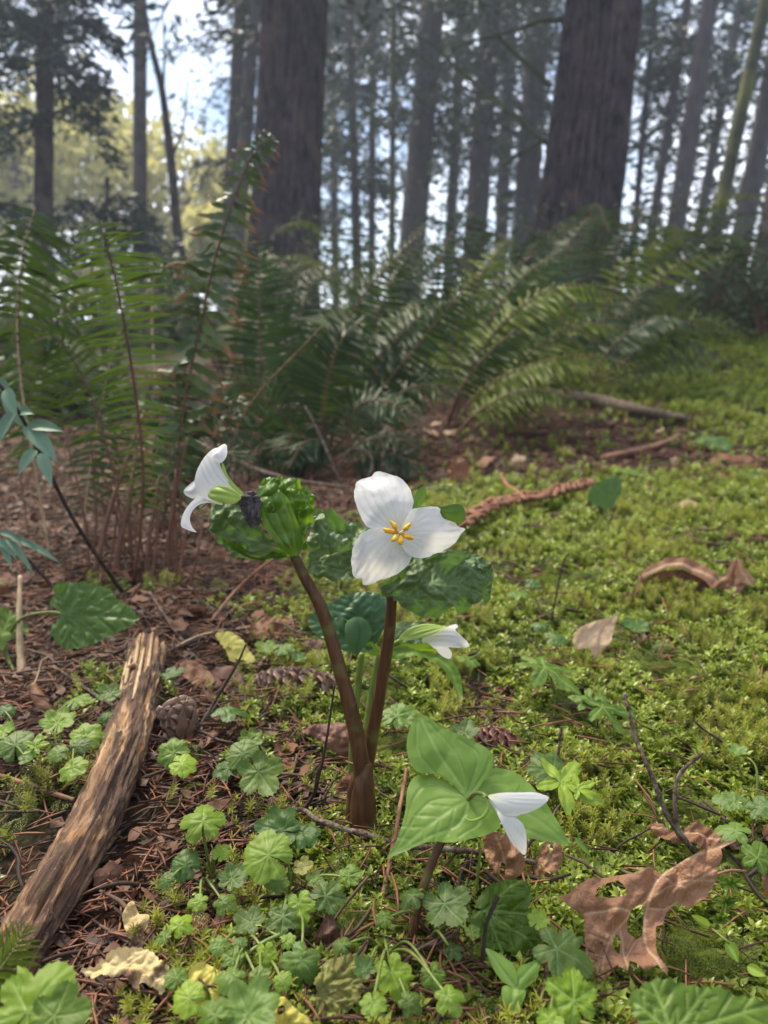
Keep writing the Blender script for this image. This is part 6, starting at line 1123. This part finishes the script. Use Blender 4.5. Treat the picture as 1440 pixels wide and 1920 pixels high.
# ------------------------------------------------------------------ the broken log
def log():
    root = thing('broken_log', 'broken weathered branch log with peeling bark and a splintered end', 'log', G(150, 1560))
    def GL(px, py, h):
        r_ = ray(px, py); q = CAM + _ds[:, None] * r_; return q[np.nonzero(q[:, 2] < H(q[:, 0], q[:, 1]) + h)[0][0]]
    ax = np.array([GL(278, 1216, .017), GL(264, 1300, .017), GL(241, 1380, .016), GL(218, 1440, .016), GL(168, 1560, .015), GL(110, 1660, .014), GL(57, 1750, .013), GL(-8, 1860, .012), GL(-80, 1990, .011)])
    n, seg = 260, 90; c = catmull(ax, n); T = nrm(np.gradient(c, axis=0)); S = nrm(np.cross(T, (0, 0, 1))); U = np.cross(S, T)
    t = np.linspace(0, 1, n); s = np.concatenate([[0], np.cumsum(np.linalg.norm(np.diff(c, axis=0), axis=1))])
    Tm, A = np.meshgrid(s, np.linspace(0, 2 * math.pi, seg, endpoint=False), indexing='ij')
    r0 = np.interp(Tm, [0, .08, .2, .35, .5], [.0168, .0166, .0152, .0140, .0132])
    ca, sa = np.cos(A), np.sin(A); u1, u2 = ca * .0205, sa * .0205
    fib = fbm(A * 9 + 3 * fbm(Tm * 18, A * 1.2, 4, 2), Tm * 22, 7, 4); fine = fbm(A * 26, Tm * 60, 8, 3)
    # sampling that joins up round the back
    wrap = np.abs(A - math.pi) / math.pi
    pb_ = fbm(ca * 2.6 + 5, sa * 2.6 + Tm * 24, 12, 4) * .6 + .4 * fbm(A * 4, Tm * 30, 13, 3)
    peel = sstep(.46, .53, pb_ + .10 * sstep(.10, .0, Tm) - .05 * sstep(.22, .34, Tm))      # 1 = bare pale wood
    r = r0 + .0058 * (fib - .5) + .0022 * (fine - .5) + (1 - peel) * .0018 * (0.5 + fine) + .0012 * (fbm(ca * 1.5 + 9, Tm * 12 + sa, 14, 2) - .5)
    groove = sstep(.60, .70, fbm(A * 7 + 4, Tm * 9, 17, 3)); r = r - groove * .0032
    v = c[:, None] + S[:, None] * (ca * r)[..., None] + U[:, None] * (sa * r)[..., None]
    # jagged broken end: fibres pulled out or snapped back
    jag = .010 * (fbm(A[0] * 3.5, A[0] * 0 + 2, 19, 3) - .45) + .007 * (vn(A[0] * 11, A[0] * 0, 20) - .5)
    for k in range(9): v[k] -= T[k] * (jag * (1 - k / 9) ** 1.4)[:, None]
    idx = np.arange(n * seg).reshape(n, seg); nx = np.roll(idx, -1, 1)
    f = [tuple(q) for q in np.stack([idx[:-1], nx[:-1], nx[1:], idx[1:]], -1).reshape(-1, 4)]
    cap = c[0] + T[0] * .008; vv = np.vstack([v.reshape(-1, 3), cap]); f += [(len(vv) - 1, int(idx[0, (k + 1) % seg]), int(idx[0, k])) for k in range(seg)]
    dark = sstep(.16, .30, Tm) * .35
    m, nt = newmat('log_wood')
    a = nt.nodes.new('ShaderNodeAttribute'); a.attribute_name = 'bare'; gv = nt.nodes.new('ShaderNodeAttribute'); gv.attribute_name = 'groove'; ag = nt.nodes.new('ShaderNodeAttribute'); ag.attribute_name = 'fib'
    ua = nt.nodes.new('ShaderNodeAttribute'); ua.attribute_name = 'across'; va = nt.nodes.new('ShaderNodeAttribute'); va.attribute_name = 'along'; wa = nt.nodes.new('ShaderNodeAttribute'); wa.attribute_name = 'across2'
    cx = nt.nodes.new('ShaderNodeCombineXYZ'); nt.links.new(ua.outputs['Fac'], cx.inputs[0]); nt.links.new(wa.outputs['Fac'], cx.inputs[1]); nt.links.new(va.outputs['Fac'], cx.inputs[2])
    def fibre(sc, st, det=5):
        mpn = nt.nodes.new('ShaderNodeMapping'); mpn.inputs['Scale'].default_value = (sc, sc, sc * st); nt.links.new(cx.outputs[0], mpn.inputs[0])
        q = N(nt, 'ShaderNodeTexNoise', Scale=1.0, Detail=det, Roughness=.65, Distortion=.6); nt.links.new(mpn.outputs[0], q.inputs['Vector']); return q.outputs['Fac']
    f1 = fibre(420, .12); fb = fibre(130, .22); f2 = noise_(nt, 28, 5, 'Object', .6); f3 = noise_(nt, 600, 3, 'Object')
    bare = mixc(nt, ramp(nt, fb, .36, .62), (.13, .060, .028), (.50, .31, .17)); bare = mixc(nt, ramp(nt, f2, .52, .66), bare, (.34, .165, .065)); bare = mixc(nt, ramp(nt, f1, .52, .66), bare, (.085, .045, .028))
    bark = mixc(nt, ramp(nt, f1, .35, .65), (.034, .017, .011), (.110, .058, .037)); bark = mixc(nt, ramp(nt, fb, .56, .66), bark, (.30, .18, .10)); bark = mixc(nt, ramp(nt, f3, .62, .75), bark, (.25, .18, .13))
    col = mixc(nt, a.outputs['Fac'], bark, bare); col = mixc(nt, math_(nt, 'MULTIPLY', gv.outputs['Fac'], .6), col, (.10, .055, .035))
    f4 = noise_(nt, 22, 4, 'Object'); col = mixc(nt, math_(nt, 'MULTIPLY', ramp(nt, f4, .60, .70), .5), col, (.12, .12, .035))
    pb = N(nt, 'ShaderNodeBsdfPrincipled', Roughness=.8); nt.links.new(col, pb.inputs['Base Color']); pb.inputs['Specular IOR Level'].default_value = .3
    b = N(nt, 'ShaderNodeBump', Strength=1.0, Distance=.002); nt.links.new(f1, b.inputs['Height']); nt.links.new(b.outputs[0], pb.inputs['Normal'])
    o_ = nt.nodes.new('ShaderNodeOutputMaterial'); nt.links.new(pb.outputs[0], o_.inputs[0]); M['log'] = m
    z1 = lambda q: np.concatenate([np.broadcast_to(q, A.shape).ravel(), [1.0]])
    mk('wood', vv, f, m, root, attrs={'bare': z1(peel * (1 - dark)), 'groove': z1(groove), 'fib': z1(fib), 'across': z1(ca * .02), 'across2': z1(sa * .02), 'along': z1(Tm)})
    # knot near the splintered end
    kb = P(250, 1262, float((GL(252, 1270, .026) - CAM) @ FWD)); kn = nrm(CAM - kb + np.array((-.1, 0, .15))); k1 = nrm(np.cross(kn, T[20])); k2 = np.cross(k1, kn); v = []; nk = 28
    prof = [(.0098, -.004), (.0092, .0012), (.0076, .0030), (.0058, .0022), (.0046, -.0005), (.0026, -.0018), (.0008, -.0015)]
    for i, (rr, zz) in enumerate(prof):
        for k in range(nk): q = 6.283 * k / nk; w = 1 + .16 * (vn(k * .6, i * .7, 5) - .5); v.append(kb + (k1 * math.cos(q) * .72 + k2 * math.sin(q)) * rr * w + kn * (zz + .0012 * (vn(k * .9, i, 6) - .5)))
    f = [(i * nk + k, i * nk + (k + 1) % nk, (i + 1) * nk + (k + 1) % nk, (i + 1) * nk + k) for i in range(len(prof) - 1) for k in range(nk)]
    mk('knot', v, f, woodmat('knot_wood', (.22, .12, .06), (.42, .27, .15), (.09, .05, .03), 220, (1, 1, 1), .8, .8), root)
    # long loose splinters
    for i, (a0, L, dz) in enumerate([(1.2, .035, .002), (1.9, .05, .001), (0.5, .045, .002), (2.4, .03, .001), (1.55, .06, .0015), (0.9, .028, .003)]):
        k = 4 + i * 3; base = lambda kk: c[kk] + (S[kk] * math.cos(a0) + U[kk] * math.sin(a0)) * (.0160 + dz)
        ke = min(n - 1, k + int(L / s[-1] * n)); v, f = tube([base(k) - T[k] * .012, base((k + ke) // 2) , base(ke) - U[ke] * .002], [.0006, .0020, .0012], 5, 12, .3, i); mk('splinter', v, f, M['twig_tan'], root)
    g = np.random.default_rng(4)
    mp_, mr, ms_, mi = [], [], [], []
    return root, c, S, U, s
LOGR, lc, lS, lU, ls = log()
# ------------------------------------------------------------------ cones
def scale_mesh(name, mat):
    v = []; e = []; nu, nw = 6, 5
    for i in range(nu):
        t = i / (nu - 1); w = .5 * math.sin(math.pi * min(1, .18 + t * .62)) ** .8 * (1 if t < .8 else 1 - (t - .8) * 1.2)
        for j in range(nw):
            u = j / (nw - 1) * 2 - 1; v.append((t, u * w, .22 * t * t - .18 * u * u * t)); e.append(max(0, (t - .7) / .3))
    f = [(i * nw + j, i * nw + j + 1, (i + 1) * nw + j + 1, (i + 1) * nw + j) for i in range(nu - 1) for j in range(nw - 1)]
    nb = len(v); v += [(x, y, z - .05) for x, y, z in v]; e += e; f += [(a + nb, d + nb, c_ + nb, b + nb) for a, b, c_, d in f]
    ring = [j for j in range(nw)]; last = (nu - 1) * nw
    f += [(last + j, last + j + 1, last + j + 1 + nb, last + j + nb) for j in range(nw - 1)]
    return mesh_from(name, v, f, [M[mat]], True, {'edge': e, 'vein': [0] * len(v)})
def cone(label, p0, p1, rad_, nsc, mat, open_=.35):
    p0, p1 = np.asarray(p0, float), np.asarray(p1, float); root = thing('fir_cone', label, 'cone', p0); ax = nrm(p1 - p0); L = np.linalg.norm(p1 - p0)
    s1 = nrm(np.cross(ax, (.2, .1, 1))); s2 = np.cross(ax, s1); me = scale_mesh('scale_' + mat, mat)
    v, f = tube([p0, (p0 + p1) / 2, p1], [rad_ * .35, rad_ * .55, rad_ * .2], 8, 10); mk('core', v, f, M[mat], root)
    for i in range(nsc):
        t = (i + .5) / nsc; a = i * 2.399963; R_ = rad_ * (math.sin(math.pi * (0.16 + .74 * t)) ** .75); e = s1 * math.cos(a) + s2 * math.sin(a); b = p0 + ax * (L * (.02 + .86 * t)) + e * R_ * .30
        d = nrm(ax * (1 - open_) * .9 + e * (open_ + .45)); y = np.cross(ax, e); z = np.cross(d, y); sz = R_ * 1.0 + .001; o = bpy.data.objects.new('scale', me); COL.objects.link(o); o.parent = root; m4 = Matrix.Identity(4); q = b - off(root); jj = random.uniform(.9, 1.12)
        if z @ e < 0: z = -z; y = -y
        for r_ in range(3): m4[r_][0], m4[r_][1], m4[r_][2], m4[r_][3] = d[r_] * sz * jj, y[r_] * sz * 1.15, -z[r_] * sz * .9, q[r_]
        o.matrix_basis = m4
    return root
dk = Gd(335, 1385)
cone('plump grey-brown fir cone standing against the right side of the log', P(352, 1395, dk * .97), P(326, 1318, dk * .985), 36 * dk / FPX, 46, 'cone', .15)
dk = Gd(550, 1298)
cone('long brown fir cone lying on its side behind the bent trillium stem', P(636, 1282, dk * .985), P(470, 1276, dk * .99), 27 * dk / FPX, 64, 'cone', .2)
dk = Gd(935, 1400)
cone('reddish brown cone half sunk in the moss behind the low trillium leaf', P(975, 1392, dk * .985), P(890, 1382, dk * .99), 22 * dk / FPX, 40, 'cone_red', .3)
# ------------------------------------------------------------------ twigs and stalks
def stick(label, px, rp, mat='twig', seed=0, rough=.28, name='twig', seg=8, n=None, bud=None, forks=()):
    v, f = ptube(px, rp, seg, n or 10 * len(px), rough, seed); o = mk(name, v, f, M[mat], None, P(*px[0])); tag(o, label, 'twig')
    if bud:
        v, f = ptube(bud[0], bud[1], 8, 14, .1, seed); mk('bud', v, f, M[mat], o)
    for fp, fr_ in forks:
        v, f = ptube(fp, fr_, 7, 20, rough, seed + 3); mk('side_twig', v, f, M[mat], o)
    return o
def gd(px, py, k=1.0): return (px, py, Gd(px, py) * k)
a1 = Gd(1310, 1605) * .97
stick('rough dark forked twig with a fat bud, rising from the long thin dead leaf', [(1310, 1604, a1), (1272, 1560, a1 * .985), (1248, 1520, a1 * .985), (1216, 1440, a1 * 1.0), (1190, 1380, a1 * 1.02), (1178, 1330, a1 * 1.03), (1171, 1300, a1 * 1.04)], [6, 6, 5, 4.2, 3.6, 3.4, 4.2], 'twig', 1, .45, forks=[([(1272, 1560, a1 * .985), (1266, 1520, a1 * .98), (1268, 1470, a1 * .99), (1282, 1442, a1 * .99), (1300, 1425, a1 * .99)], [5, 4.5, 4, 3.2])], bud=([(1298, 1427, a1 * .99), (1306, 1420, a1 * .99), (1318, 1412, a1 * .99)], [3, 5.5, 2]))
stick('long thin lichen-grey twig lying across the foot of the trillium stems', [(a_, b_, Gd(a_, b_) * .925) for a_, b_ in ((500, 1545), (560, 1518), (592, 1535), (640, 1552), (700, 1568), (760, 1585), (840, 1592), (930, 1603), (1004, 1618))], [5, 4.5, 4.5, 5, 5.5, 5.5, 5, 5, 5.5], 'twig', 2, .3)
stick('rough rust-coloured thin stalk left of the low trillium leaf', [(762, 1440, Gd(762, 1450) * .95), (752, 1500, .505), (738, 1580, .47), (722, 1660, .445), (706, 1730, .43), (692, 1780, .425)], [3, 4, 4.5, 5, 5.5, 6], 'twig_red', 3, .35)
stick('dark stick in the shade right of the short trillium stalk', [(806, 1600, .475), (814, 1660, .45), (828, 1730, .43), (845, 1800, .41), (866, 1860, .395)], [7, 8, 9, 10, 9], 'twig', 4, .3)
stick('broken stub of pale wood poking out right of the log', [(270, 1440, .60), (300, 1462, .585), (340, 1480, .575), (372, 1500, .57)], [13, 13, 12, 11], 'twig_tan', 5, .25)
stick('thin dark twig lying over the upper part of the log', [(100, 1248, .76), (160, 1290, .70), (210, 1322, .665), (260, 1348, .645), (305, 1376, .635)], [1.8, 3, 3.6, 4, 4.5], 'twig', 6, .2)
stick('thin black upright twig between the plump cone and the yellow ragged leaf', [(368, 1372, Gd(368, 1372) * .97), (400, 1320, .64), (435, 1262, .63), (452, 1230, .63), (461, 1208, .63)], [3.2, 3, 2.6, 2.2, 1.6], 'twig_dark', 7, .2)
stick('dark knobbly piece of bark at the foot of the plump cone', [(300, 1385, .64), (330, 1385, .625), (360, 1395, .62), (392, 1388, .62)], [8, 13, 13, 6], 'twig_dark', 8, .5)
stick('thin dark stalk hanging beside the bent trillium stem down to the moss', [(627, 1285, .50), (618, 1350, .505), (605, 1425, .51), (597, 1450, .513), (588, 1490, .52), (555, 1535, .525), (520, 1565, .53)], [2, 2.2, 3, 5, 3.5, 4.5, 4.5], 'twig_dark', 9, .2)
stick('fine grey twig leaning left of the stem bases', [(585, 1535, .53), (605, 1500, .53), (622, 1470, .535), (640, 1440, .54)], [2.4, 2.4, 2, 1.6], 'twig', 10, .2)
stick('brown bent stalk with a dry tip standing in front of the large veined leaf', [(898, 1905, .385), (903, 1840, .39), (905, 1790, .392), (912, 1735, .395), (925, 1700, .398), (934, 1680, .40)], [6, 5, 4, 3.5, 4, 5], 'twig_dark', 11, .25)
stick('yellow-green runner stem along the bottom edge', [(735, 1862, .398), (800, 1872, .385), (880, 1884, .375), (960, 1898, .365), (1040, 1905, .358), (1110, 1925, .35)], [5, 5.5, 6, 6, 6], 'gstem', 12, .1, 'runner_stem')
stick('hairy green arching leaf stalk near the bottom between the herbs', [(425, 1900, .375), (435, 1850, .375), (455, 1800, .38), (490, 1770, .385), (525, 1752, .39)], [3.5, 4.5, 4.5, 4, 3.5], 'gstem', 13, .1, 'leaf_stalk_of_herb')
stick('thin curved green flower stalk hanging below the low trillium leaves', [(898, 1578, .43), (900, 1605, .43), (896, 1640, .43), (894, 1672, .43)], [2.6, 2.8, 2.8, 2.8], 'gstem', 14, .05, 'green_stalk')
stick('thin dark stalk with a bud in front of the dull lobed leaf', [(1040, 1460, Gd(1040, 1470) * .97), (1046, 1420, .56), (1050, 1385, .56)], [3, 2.8, 2.8], 'twig', 15, .2, bud=([(1049, 1388, .56), (1051, 1376, .56), (1053, 1362, .56)], [3, 4, 1.5]))
stick('thin twig over the cut-leaf seedling behind the low trillium', [gd(1010, 1296, .96), gd(1050, 1318, .96), gd(1090, 1330, .96), gd(1126, 1340, .97)], [2.5, 3.2, 3.2, 3], 'twig', 16, .25)
stick('short rough twig in the moss at the right, the upper of two', [gd(1290, 1303, .975), gd(1320, 1318, .975), gd(1352, 1335, .975), gd(1374, 1350, .98)], [4.5, 4, 3.5, 2.5], 'twig', 17, .35)
stick('short smooth twig in the moss at the right, the lower of two', [gd(1288, 1354, .98), gd(1318, 1360, .98), gd(1346, 1366, .98)], [3, 3.2, 2.5], 'twig', 18, .2)
stick('dark twig stub near the right border above the two short twigs', [gd(1330, 1295, .98), gd(1352, 1284, .98), gd(1368, 1275, .985)], [3.5, 4, 3], 'twig', 19, .4)
stick('thin upright seed stalk in the moss right of the crumpled trillium leaf', [gd(1028, 1190), (1038, 1140, Gd(1028, 1190) * .99), (1055, 1060, Gd(1028, 1190) * .98), (1066, 1038, Gd(1028, 1190) * .98)], [2, 1.8, 1.5, 2], 'twig_dark', 20, .1)
stick('tan grass stalk slanting behind the bud towards the moss', [gd(868, 1150, .97), gd(900, 1185, .97), gd(930, 1215, .98)], [2.2, 2.2, 1.8], 'twig_tan', 21, .1)
stick('thin dark twig lying in moss behind the white bud', [gd(860, 1140, .98), gd(915, 1160, .98), gd(945, 1195, .98), gd(985, 1260, .98)], [2, 2.5, 2.5, 2], 'twig', 22, .3)
stick('pale brown rough stick standing at the left edge behind the bent stalk', [(38, 1370, .74), (42, 1290, .75), (38, 1220, .77), (36, 1140, .79), (38, 1080, .81)], [12, 9, 7, 5, 4], 'twig_tan', 23, .35)
stick('straight thin reddish stick slanting up right from the fern base', [gd(395, 1165, .97), (440, 1110, .93), (485, 1068, .92), (520, 1042, .92)], [3, 3.2, 2.6, 2], 'twig_red', 24, .12)
stick('long thin brown twig slanting from the fern base to the yellow ragged leaf', [(280, 1110, .93), (320, 1170, .87), (365, 1230, .80), (410, 1275, .76)], [2.4, 3, 3, 2.4], 'twig', 25, .2)
stick('thin tan stick crossing behind the yellow ragged leaf', [gd(325, 1215, .97), gd(380, 1190, .97), gd(450, 1178, .97), gd(490, 1172, .97)], [2, 2.4, 2.2, 1.8], 'twig_tan', 26, .2)
stick('reddish twig lying in the needles left of the log', [gd(-10, 1452, .97), gd(50, 1470, .97), gd(100, 1488, .97), gd(140, 1500, .97)], [4.5, 5, 5, 4], 'twig_red', 27, .2)
stick('fine dark stem crossing the herbs at the lower left', [(300, 1632, .46), (340, 1655, .455), (400, 1662, .45), (460, 1690, .445)], [1.6, 1.8, 1.8, 1.6], 'twig_dark', 28, .1)
stick('thin dark twig standing at the bottom edge among the blurred leaves', [(405, 1905, .375), (385, 1850, .385), (362, 1790, .40), (360, 1760, .41)], [2.2, 2.2, 2, 1.5], 'twig_dark', 29, .15)
stick('grey twig end crossing under the dark herb leaves', [gd(455, 1560, .95), gd(500, 1535, .95), gd(545, 1520, .95), gd(610, 1440, .97)], [4, 4, 3.5, 2.5], 'twig', 30, .3)
stick('small forked twig with a dark tip at the right border', [(1440, 1610, .46), (1418, 1632, .46), (1400, 1645, .462)], [5, 4.5, 3], 'twig_dark', 31, .2)
stick('reddish leaf stalk lying behind the large torn leaf at the right', [(1342, 1640, .445), (1370, 1632, .446), (1400, 1634, .448)], [2.6, 2.4, 2.2], 'twig_red', 32, .05)
# fallen branches in the back
for lb, px, rp, s in (('long dark fallen branch at the back of the brown litter', [(960, 735, 0), (1040, 742, 0), (1120, 752, 0), (1200, 770, 0), (1290, 785, 0)], [9, 12, 13, 11, 7], 1), ('thin pale fallen branch on the moss in front of the dark fallen branch', [(1130, 858, 0), (1190, 845, 0), (1240, 832, 0), (1275, 815, 0)], [5, 5.5, 5, 4], 2)):
    q = [(a, b, Gd(a, b + 10) * .97) for a, b, _ in px]; v, f = ptube(q, rp, 10, 40, .2, s); o = mk('fallen_branch', v, f, M['twig' if s == 1 else 'twig_red'], None, P(*q[2])); tag(o, lb, 'branch')
# twisted dead frond like a rope
root = thing('twisted_dead_frond', 'reddish brown dead frond twisted like a rope on the moss right of the flower', 'frond', G(960, 1000))
sp = catmull(np.array([G(a, b, .03) for a, b in ((850, 1035), (880, 1008), (920, 984), (965, 970), (1010, 964), (1058, 950), (1102, 940))]), 90); T = nrm(np.gradient(sp, axis=0)); S = nrm(np.cross(T, (0, 0, 1))); U = np.cross(S, T); k = np.linspace(0, 1, 90)
v, f = tube(sp, [.004, .004, .003], 6, 60, .3, 1); mk('rachis', v, f, M['rope'], root); gg = random.Random(17)
for i in range(58):
    kk = int(2 + i / 58 * 85); sg = 1 if i % 2 else -1; w = .020 * (1 - .30 * kk / 90) * gg.uniform(.75, 1.15); fw = gg.uniform(.012, .030); hh = gg.uniform(.008, .017)
    b = sp[kk]; e = S[kk] * sg; q = [b - e * w * .3 - U[kk] * .003, b + e * w * .55 + U[kk] * -hh * .2 + np.array((0, 0, hh)) + T[kk] * fw * .4, b + e * w * .9 + T[kk] * fw + np.array((0, 0, hh * .5)), b + e * w * .25 + T[kk] * fw * 1.5 + np.array((0, 0, hh * 1.1)), b - e * w * .35 + T[kk] * fw * 1.7 + np.array((0, 0, hh * .4))]
    v, f = tube(q, [.0016, .0036, .0042, .0034, .0012], 6, 16, .4, i); mk('curled_pinna', v, f, M['rope'], root)
for i, (px, rp) in enumerate([([(978, 966), (968, 948), (952, 930), (938, 912)], [.006, .007, .006, .003])]):
    v, f = tube([G(a, b, .022 + .006 * (j % 2)) for j, (a, b) in enumerate(px)], rp, 7, 26, .35, i); mk('curled_piece', v, f, M['rope'], root)
# ------------------------------------------------------------------ narrow-leaved plant at the left edge, and a fern tip low in the corner
root = thing('narrow_leaved_plant', 'plant with narrow blue-green leaves reaching in from the left edge', 'plant', G(230, 1100))
v, f = ptube([(230, 1110, .98), (180, 1040, .93), (130, 960, .88), (80, 860, .84), (45, 790, .82), (10, 735, .80), (-30, 690, .79)], [4, 4, 4, 3.6, 3.2, 3], 8, 40, .1, 1); mk('stem', v, f, M['twig_dark'], root)
def blade(px0, px1, w, d, name='leaf', mat='bluegreen', droop=.012, par=None, side=.3):
    a, b = P(*px0, d), P(*px1, d * .985); ax = b - a; L = np.linalg.norm(ax); t_ = ax / L; s = nrm(np.cross(t_, VIEW + np.array((side, 0, .6)))); n_ = np.cross(s, t_); v = []; n = 14
    for i in range(n):
        t = i / (n - 1); ww_ = w * d / FPX * .5 * (math.sin(math.pi * t ** .75) ** .85 if 0 < t < 1 else .02); c_ = a + ax * t - np.array((0, 0, droop)) * t * t
        for u in (-1, -.5, 0, .5, 1): v.append(c_ + s * u * ww_ + n_ * (.35 * abs(u) * ww_))
    f = [(i * 5 + j, i * 5 + j + 1, i * 5 + j + 6, i * 5 + j + 5) for i in range(n - 1) for j in range(4)]
    return mk(name, v, f, M[mat], par, attrs={'vein': [1.0 if j == 2 else 0 for i in range(n) for j in range(5)], 'edge': [0] * 5 * n})
for i, q in enumerate([((45, 800), (0, 715), 30), ((50, 800), (118, 788), 26), ((45, 795), (105, 845), 34), ((35, 775), (62, 755), 24), ((20, 745), (28, 720), 26), ((30, 770), (-10, 820), 30), ((15, 735), (-30, 690), 26), ((70, 845), (32, 870), 30), ((75, 850), (95, 890), 24), ((10, 730), (30, 760), 26)]):
    blade(q[0], q[1], q[2], .83 - .004 * i, par=root, side=.3 * (-1) ** i)
for i, q in enumerate([((20, 1010), (70, 1005), 14), ((20, 1010), (110, 1025), 14), ((10, 1010), (60, 1045), 14), ((0, 1000), (40, 990), 14), ((0, 1010), (20, 1040), 14), ((-20, 1005), (30, 1020), 13)]):
    blade(q[0], q[1], q[2], .90, par=root, side=.2, droop=.02)
v, f = ptube([(-40, 1000, .92), (30, 1030, .93), (90, 1090, .95), (120, 1130, .94)], [3, 3, 3], 7, 20, .1); mk('side_stem', v, f, M['twig_dark'], root)
fr_ = thing('fern_tip', 'bright blurred fern tip low in the left corner over the log', 'fern', P(0, 1850, .36))
frond(fr_, pp((-60, 1880, .36), (-20, 1840, .365), (20, 1790, .37), (52, 1728, .375)), .022, 20, 'fern_olive', VIEW + np.array((0, 0, .6)), .0, .0007, droop=.1, seed=300, ang=R(25), stalkm='gstem')
# small weed with whorled leaves, and odd small leaves in the moss at the right
root = thing('small_weed', 'small weed with whorled leaves right of the large torn leaf', 'plant', G(1345, 1745))
v, f = ptube([(1342, 1740, .41), (1352, 1715, .405), (1362, 1682, .40), (1372, 1650, .398)], [2.4, 2.2, 1.8], 7, 20); mk('stem', v, f, M['gstem'], root)
for cx, cy, d_, r_ in ((1372, 1655, .398, 26), (1362, 1690, .401, 26), (1350, 1722, .405, 22)):
    for k in range(6): a = k * 1.047 + cx; blade((cx, cy), (cx + r_ * math.cos(a), cy + r_ * .6 * math.sin(a)), 11, d_, mat='fringe', par=root, droop=.001, side=0)
root = thing('small_weed', 'small weed with two spoon-shaped leaves below the whorled weed', 'plant', G(1350, 1770))
v, f = ptube([(1300, 1720, .41), (1330, 1738, .40), (1360, 1762, .39), (1372, 1775, .39)], [1.8, 2, 2], 7, 14); mk('stem', v, f, M['gstem'], root)
blade((1332, 1738), (1296, 1716), 17, .40, mat='fringe_bright', par=root, droop=0, side=0); blade((1362, 1764), (1384, 1805), 24, .39, mat='fringe_bright', par=root, droop=0, side=0); blade((1400, 1812), (1436, 1830), 20, .385, mat='fringe_bright', par=root, droop=0, side=0)
root = thing('grass_blade', 'single grass blade beside the right leaf tip of the low trillium', 'plant', G(1110, 1610)); blade((1078, 1570), (1108, 1606), 11, .44, 'blade', 'tril_bright', par=root, droop=0, side=0)
# ------------------------------------------------------------------ haze volume standing in for the bluish lens glare
bpy_v = [(-78, -78, -6), (78, -78, -6), (78, 78, -6), (-78, 78, -6), (-78, -78, 32), (78, -78, 32), (78, 78, 32), (-78, 78, 32)]
m, nt = newmat('glare_haze'); pv = nt.nodes.new('ShaderNodeVolumePrincipled'); pv.inputs['Density'].default_value = 0.0052; pv.inputs['Color'].default_value = (0.72, 0.80, 1.0, 1); pv.inputs['Anisotropy'].default_value = 0.3
o_ = nt.nodes.new('ShaderNodeOutputMaterial'); nt.links.new(pv.outputs[0], o_.inputs['Volume'])
o = mk('haze', bpy_v, [(0, 3, 2, 1), (4, 5, 6, 7), (0, 1, 5, 4), (1, 2, 6, 5), (2, 3, 7, 6), (3, 0, 4, 7)], m, None, (0, 0, 0), smooth=False); tag(o, 'thin bluish haze added for the lens glare', None, None, 'stuff')
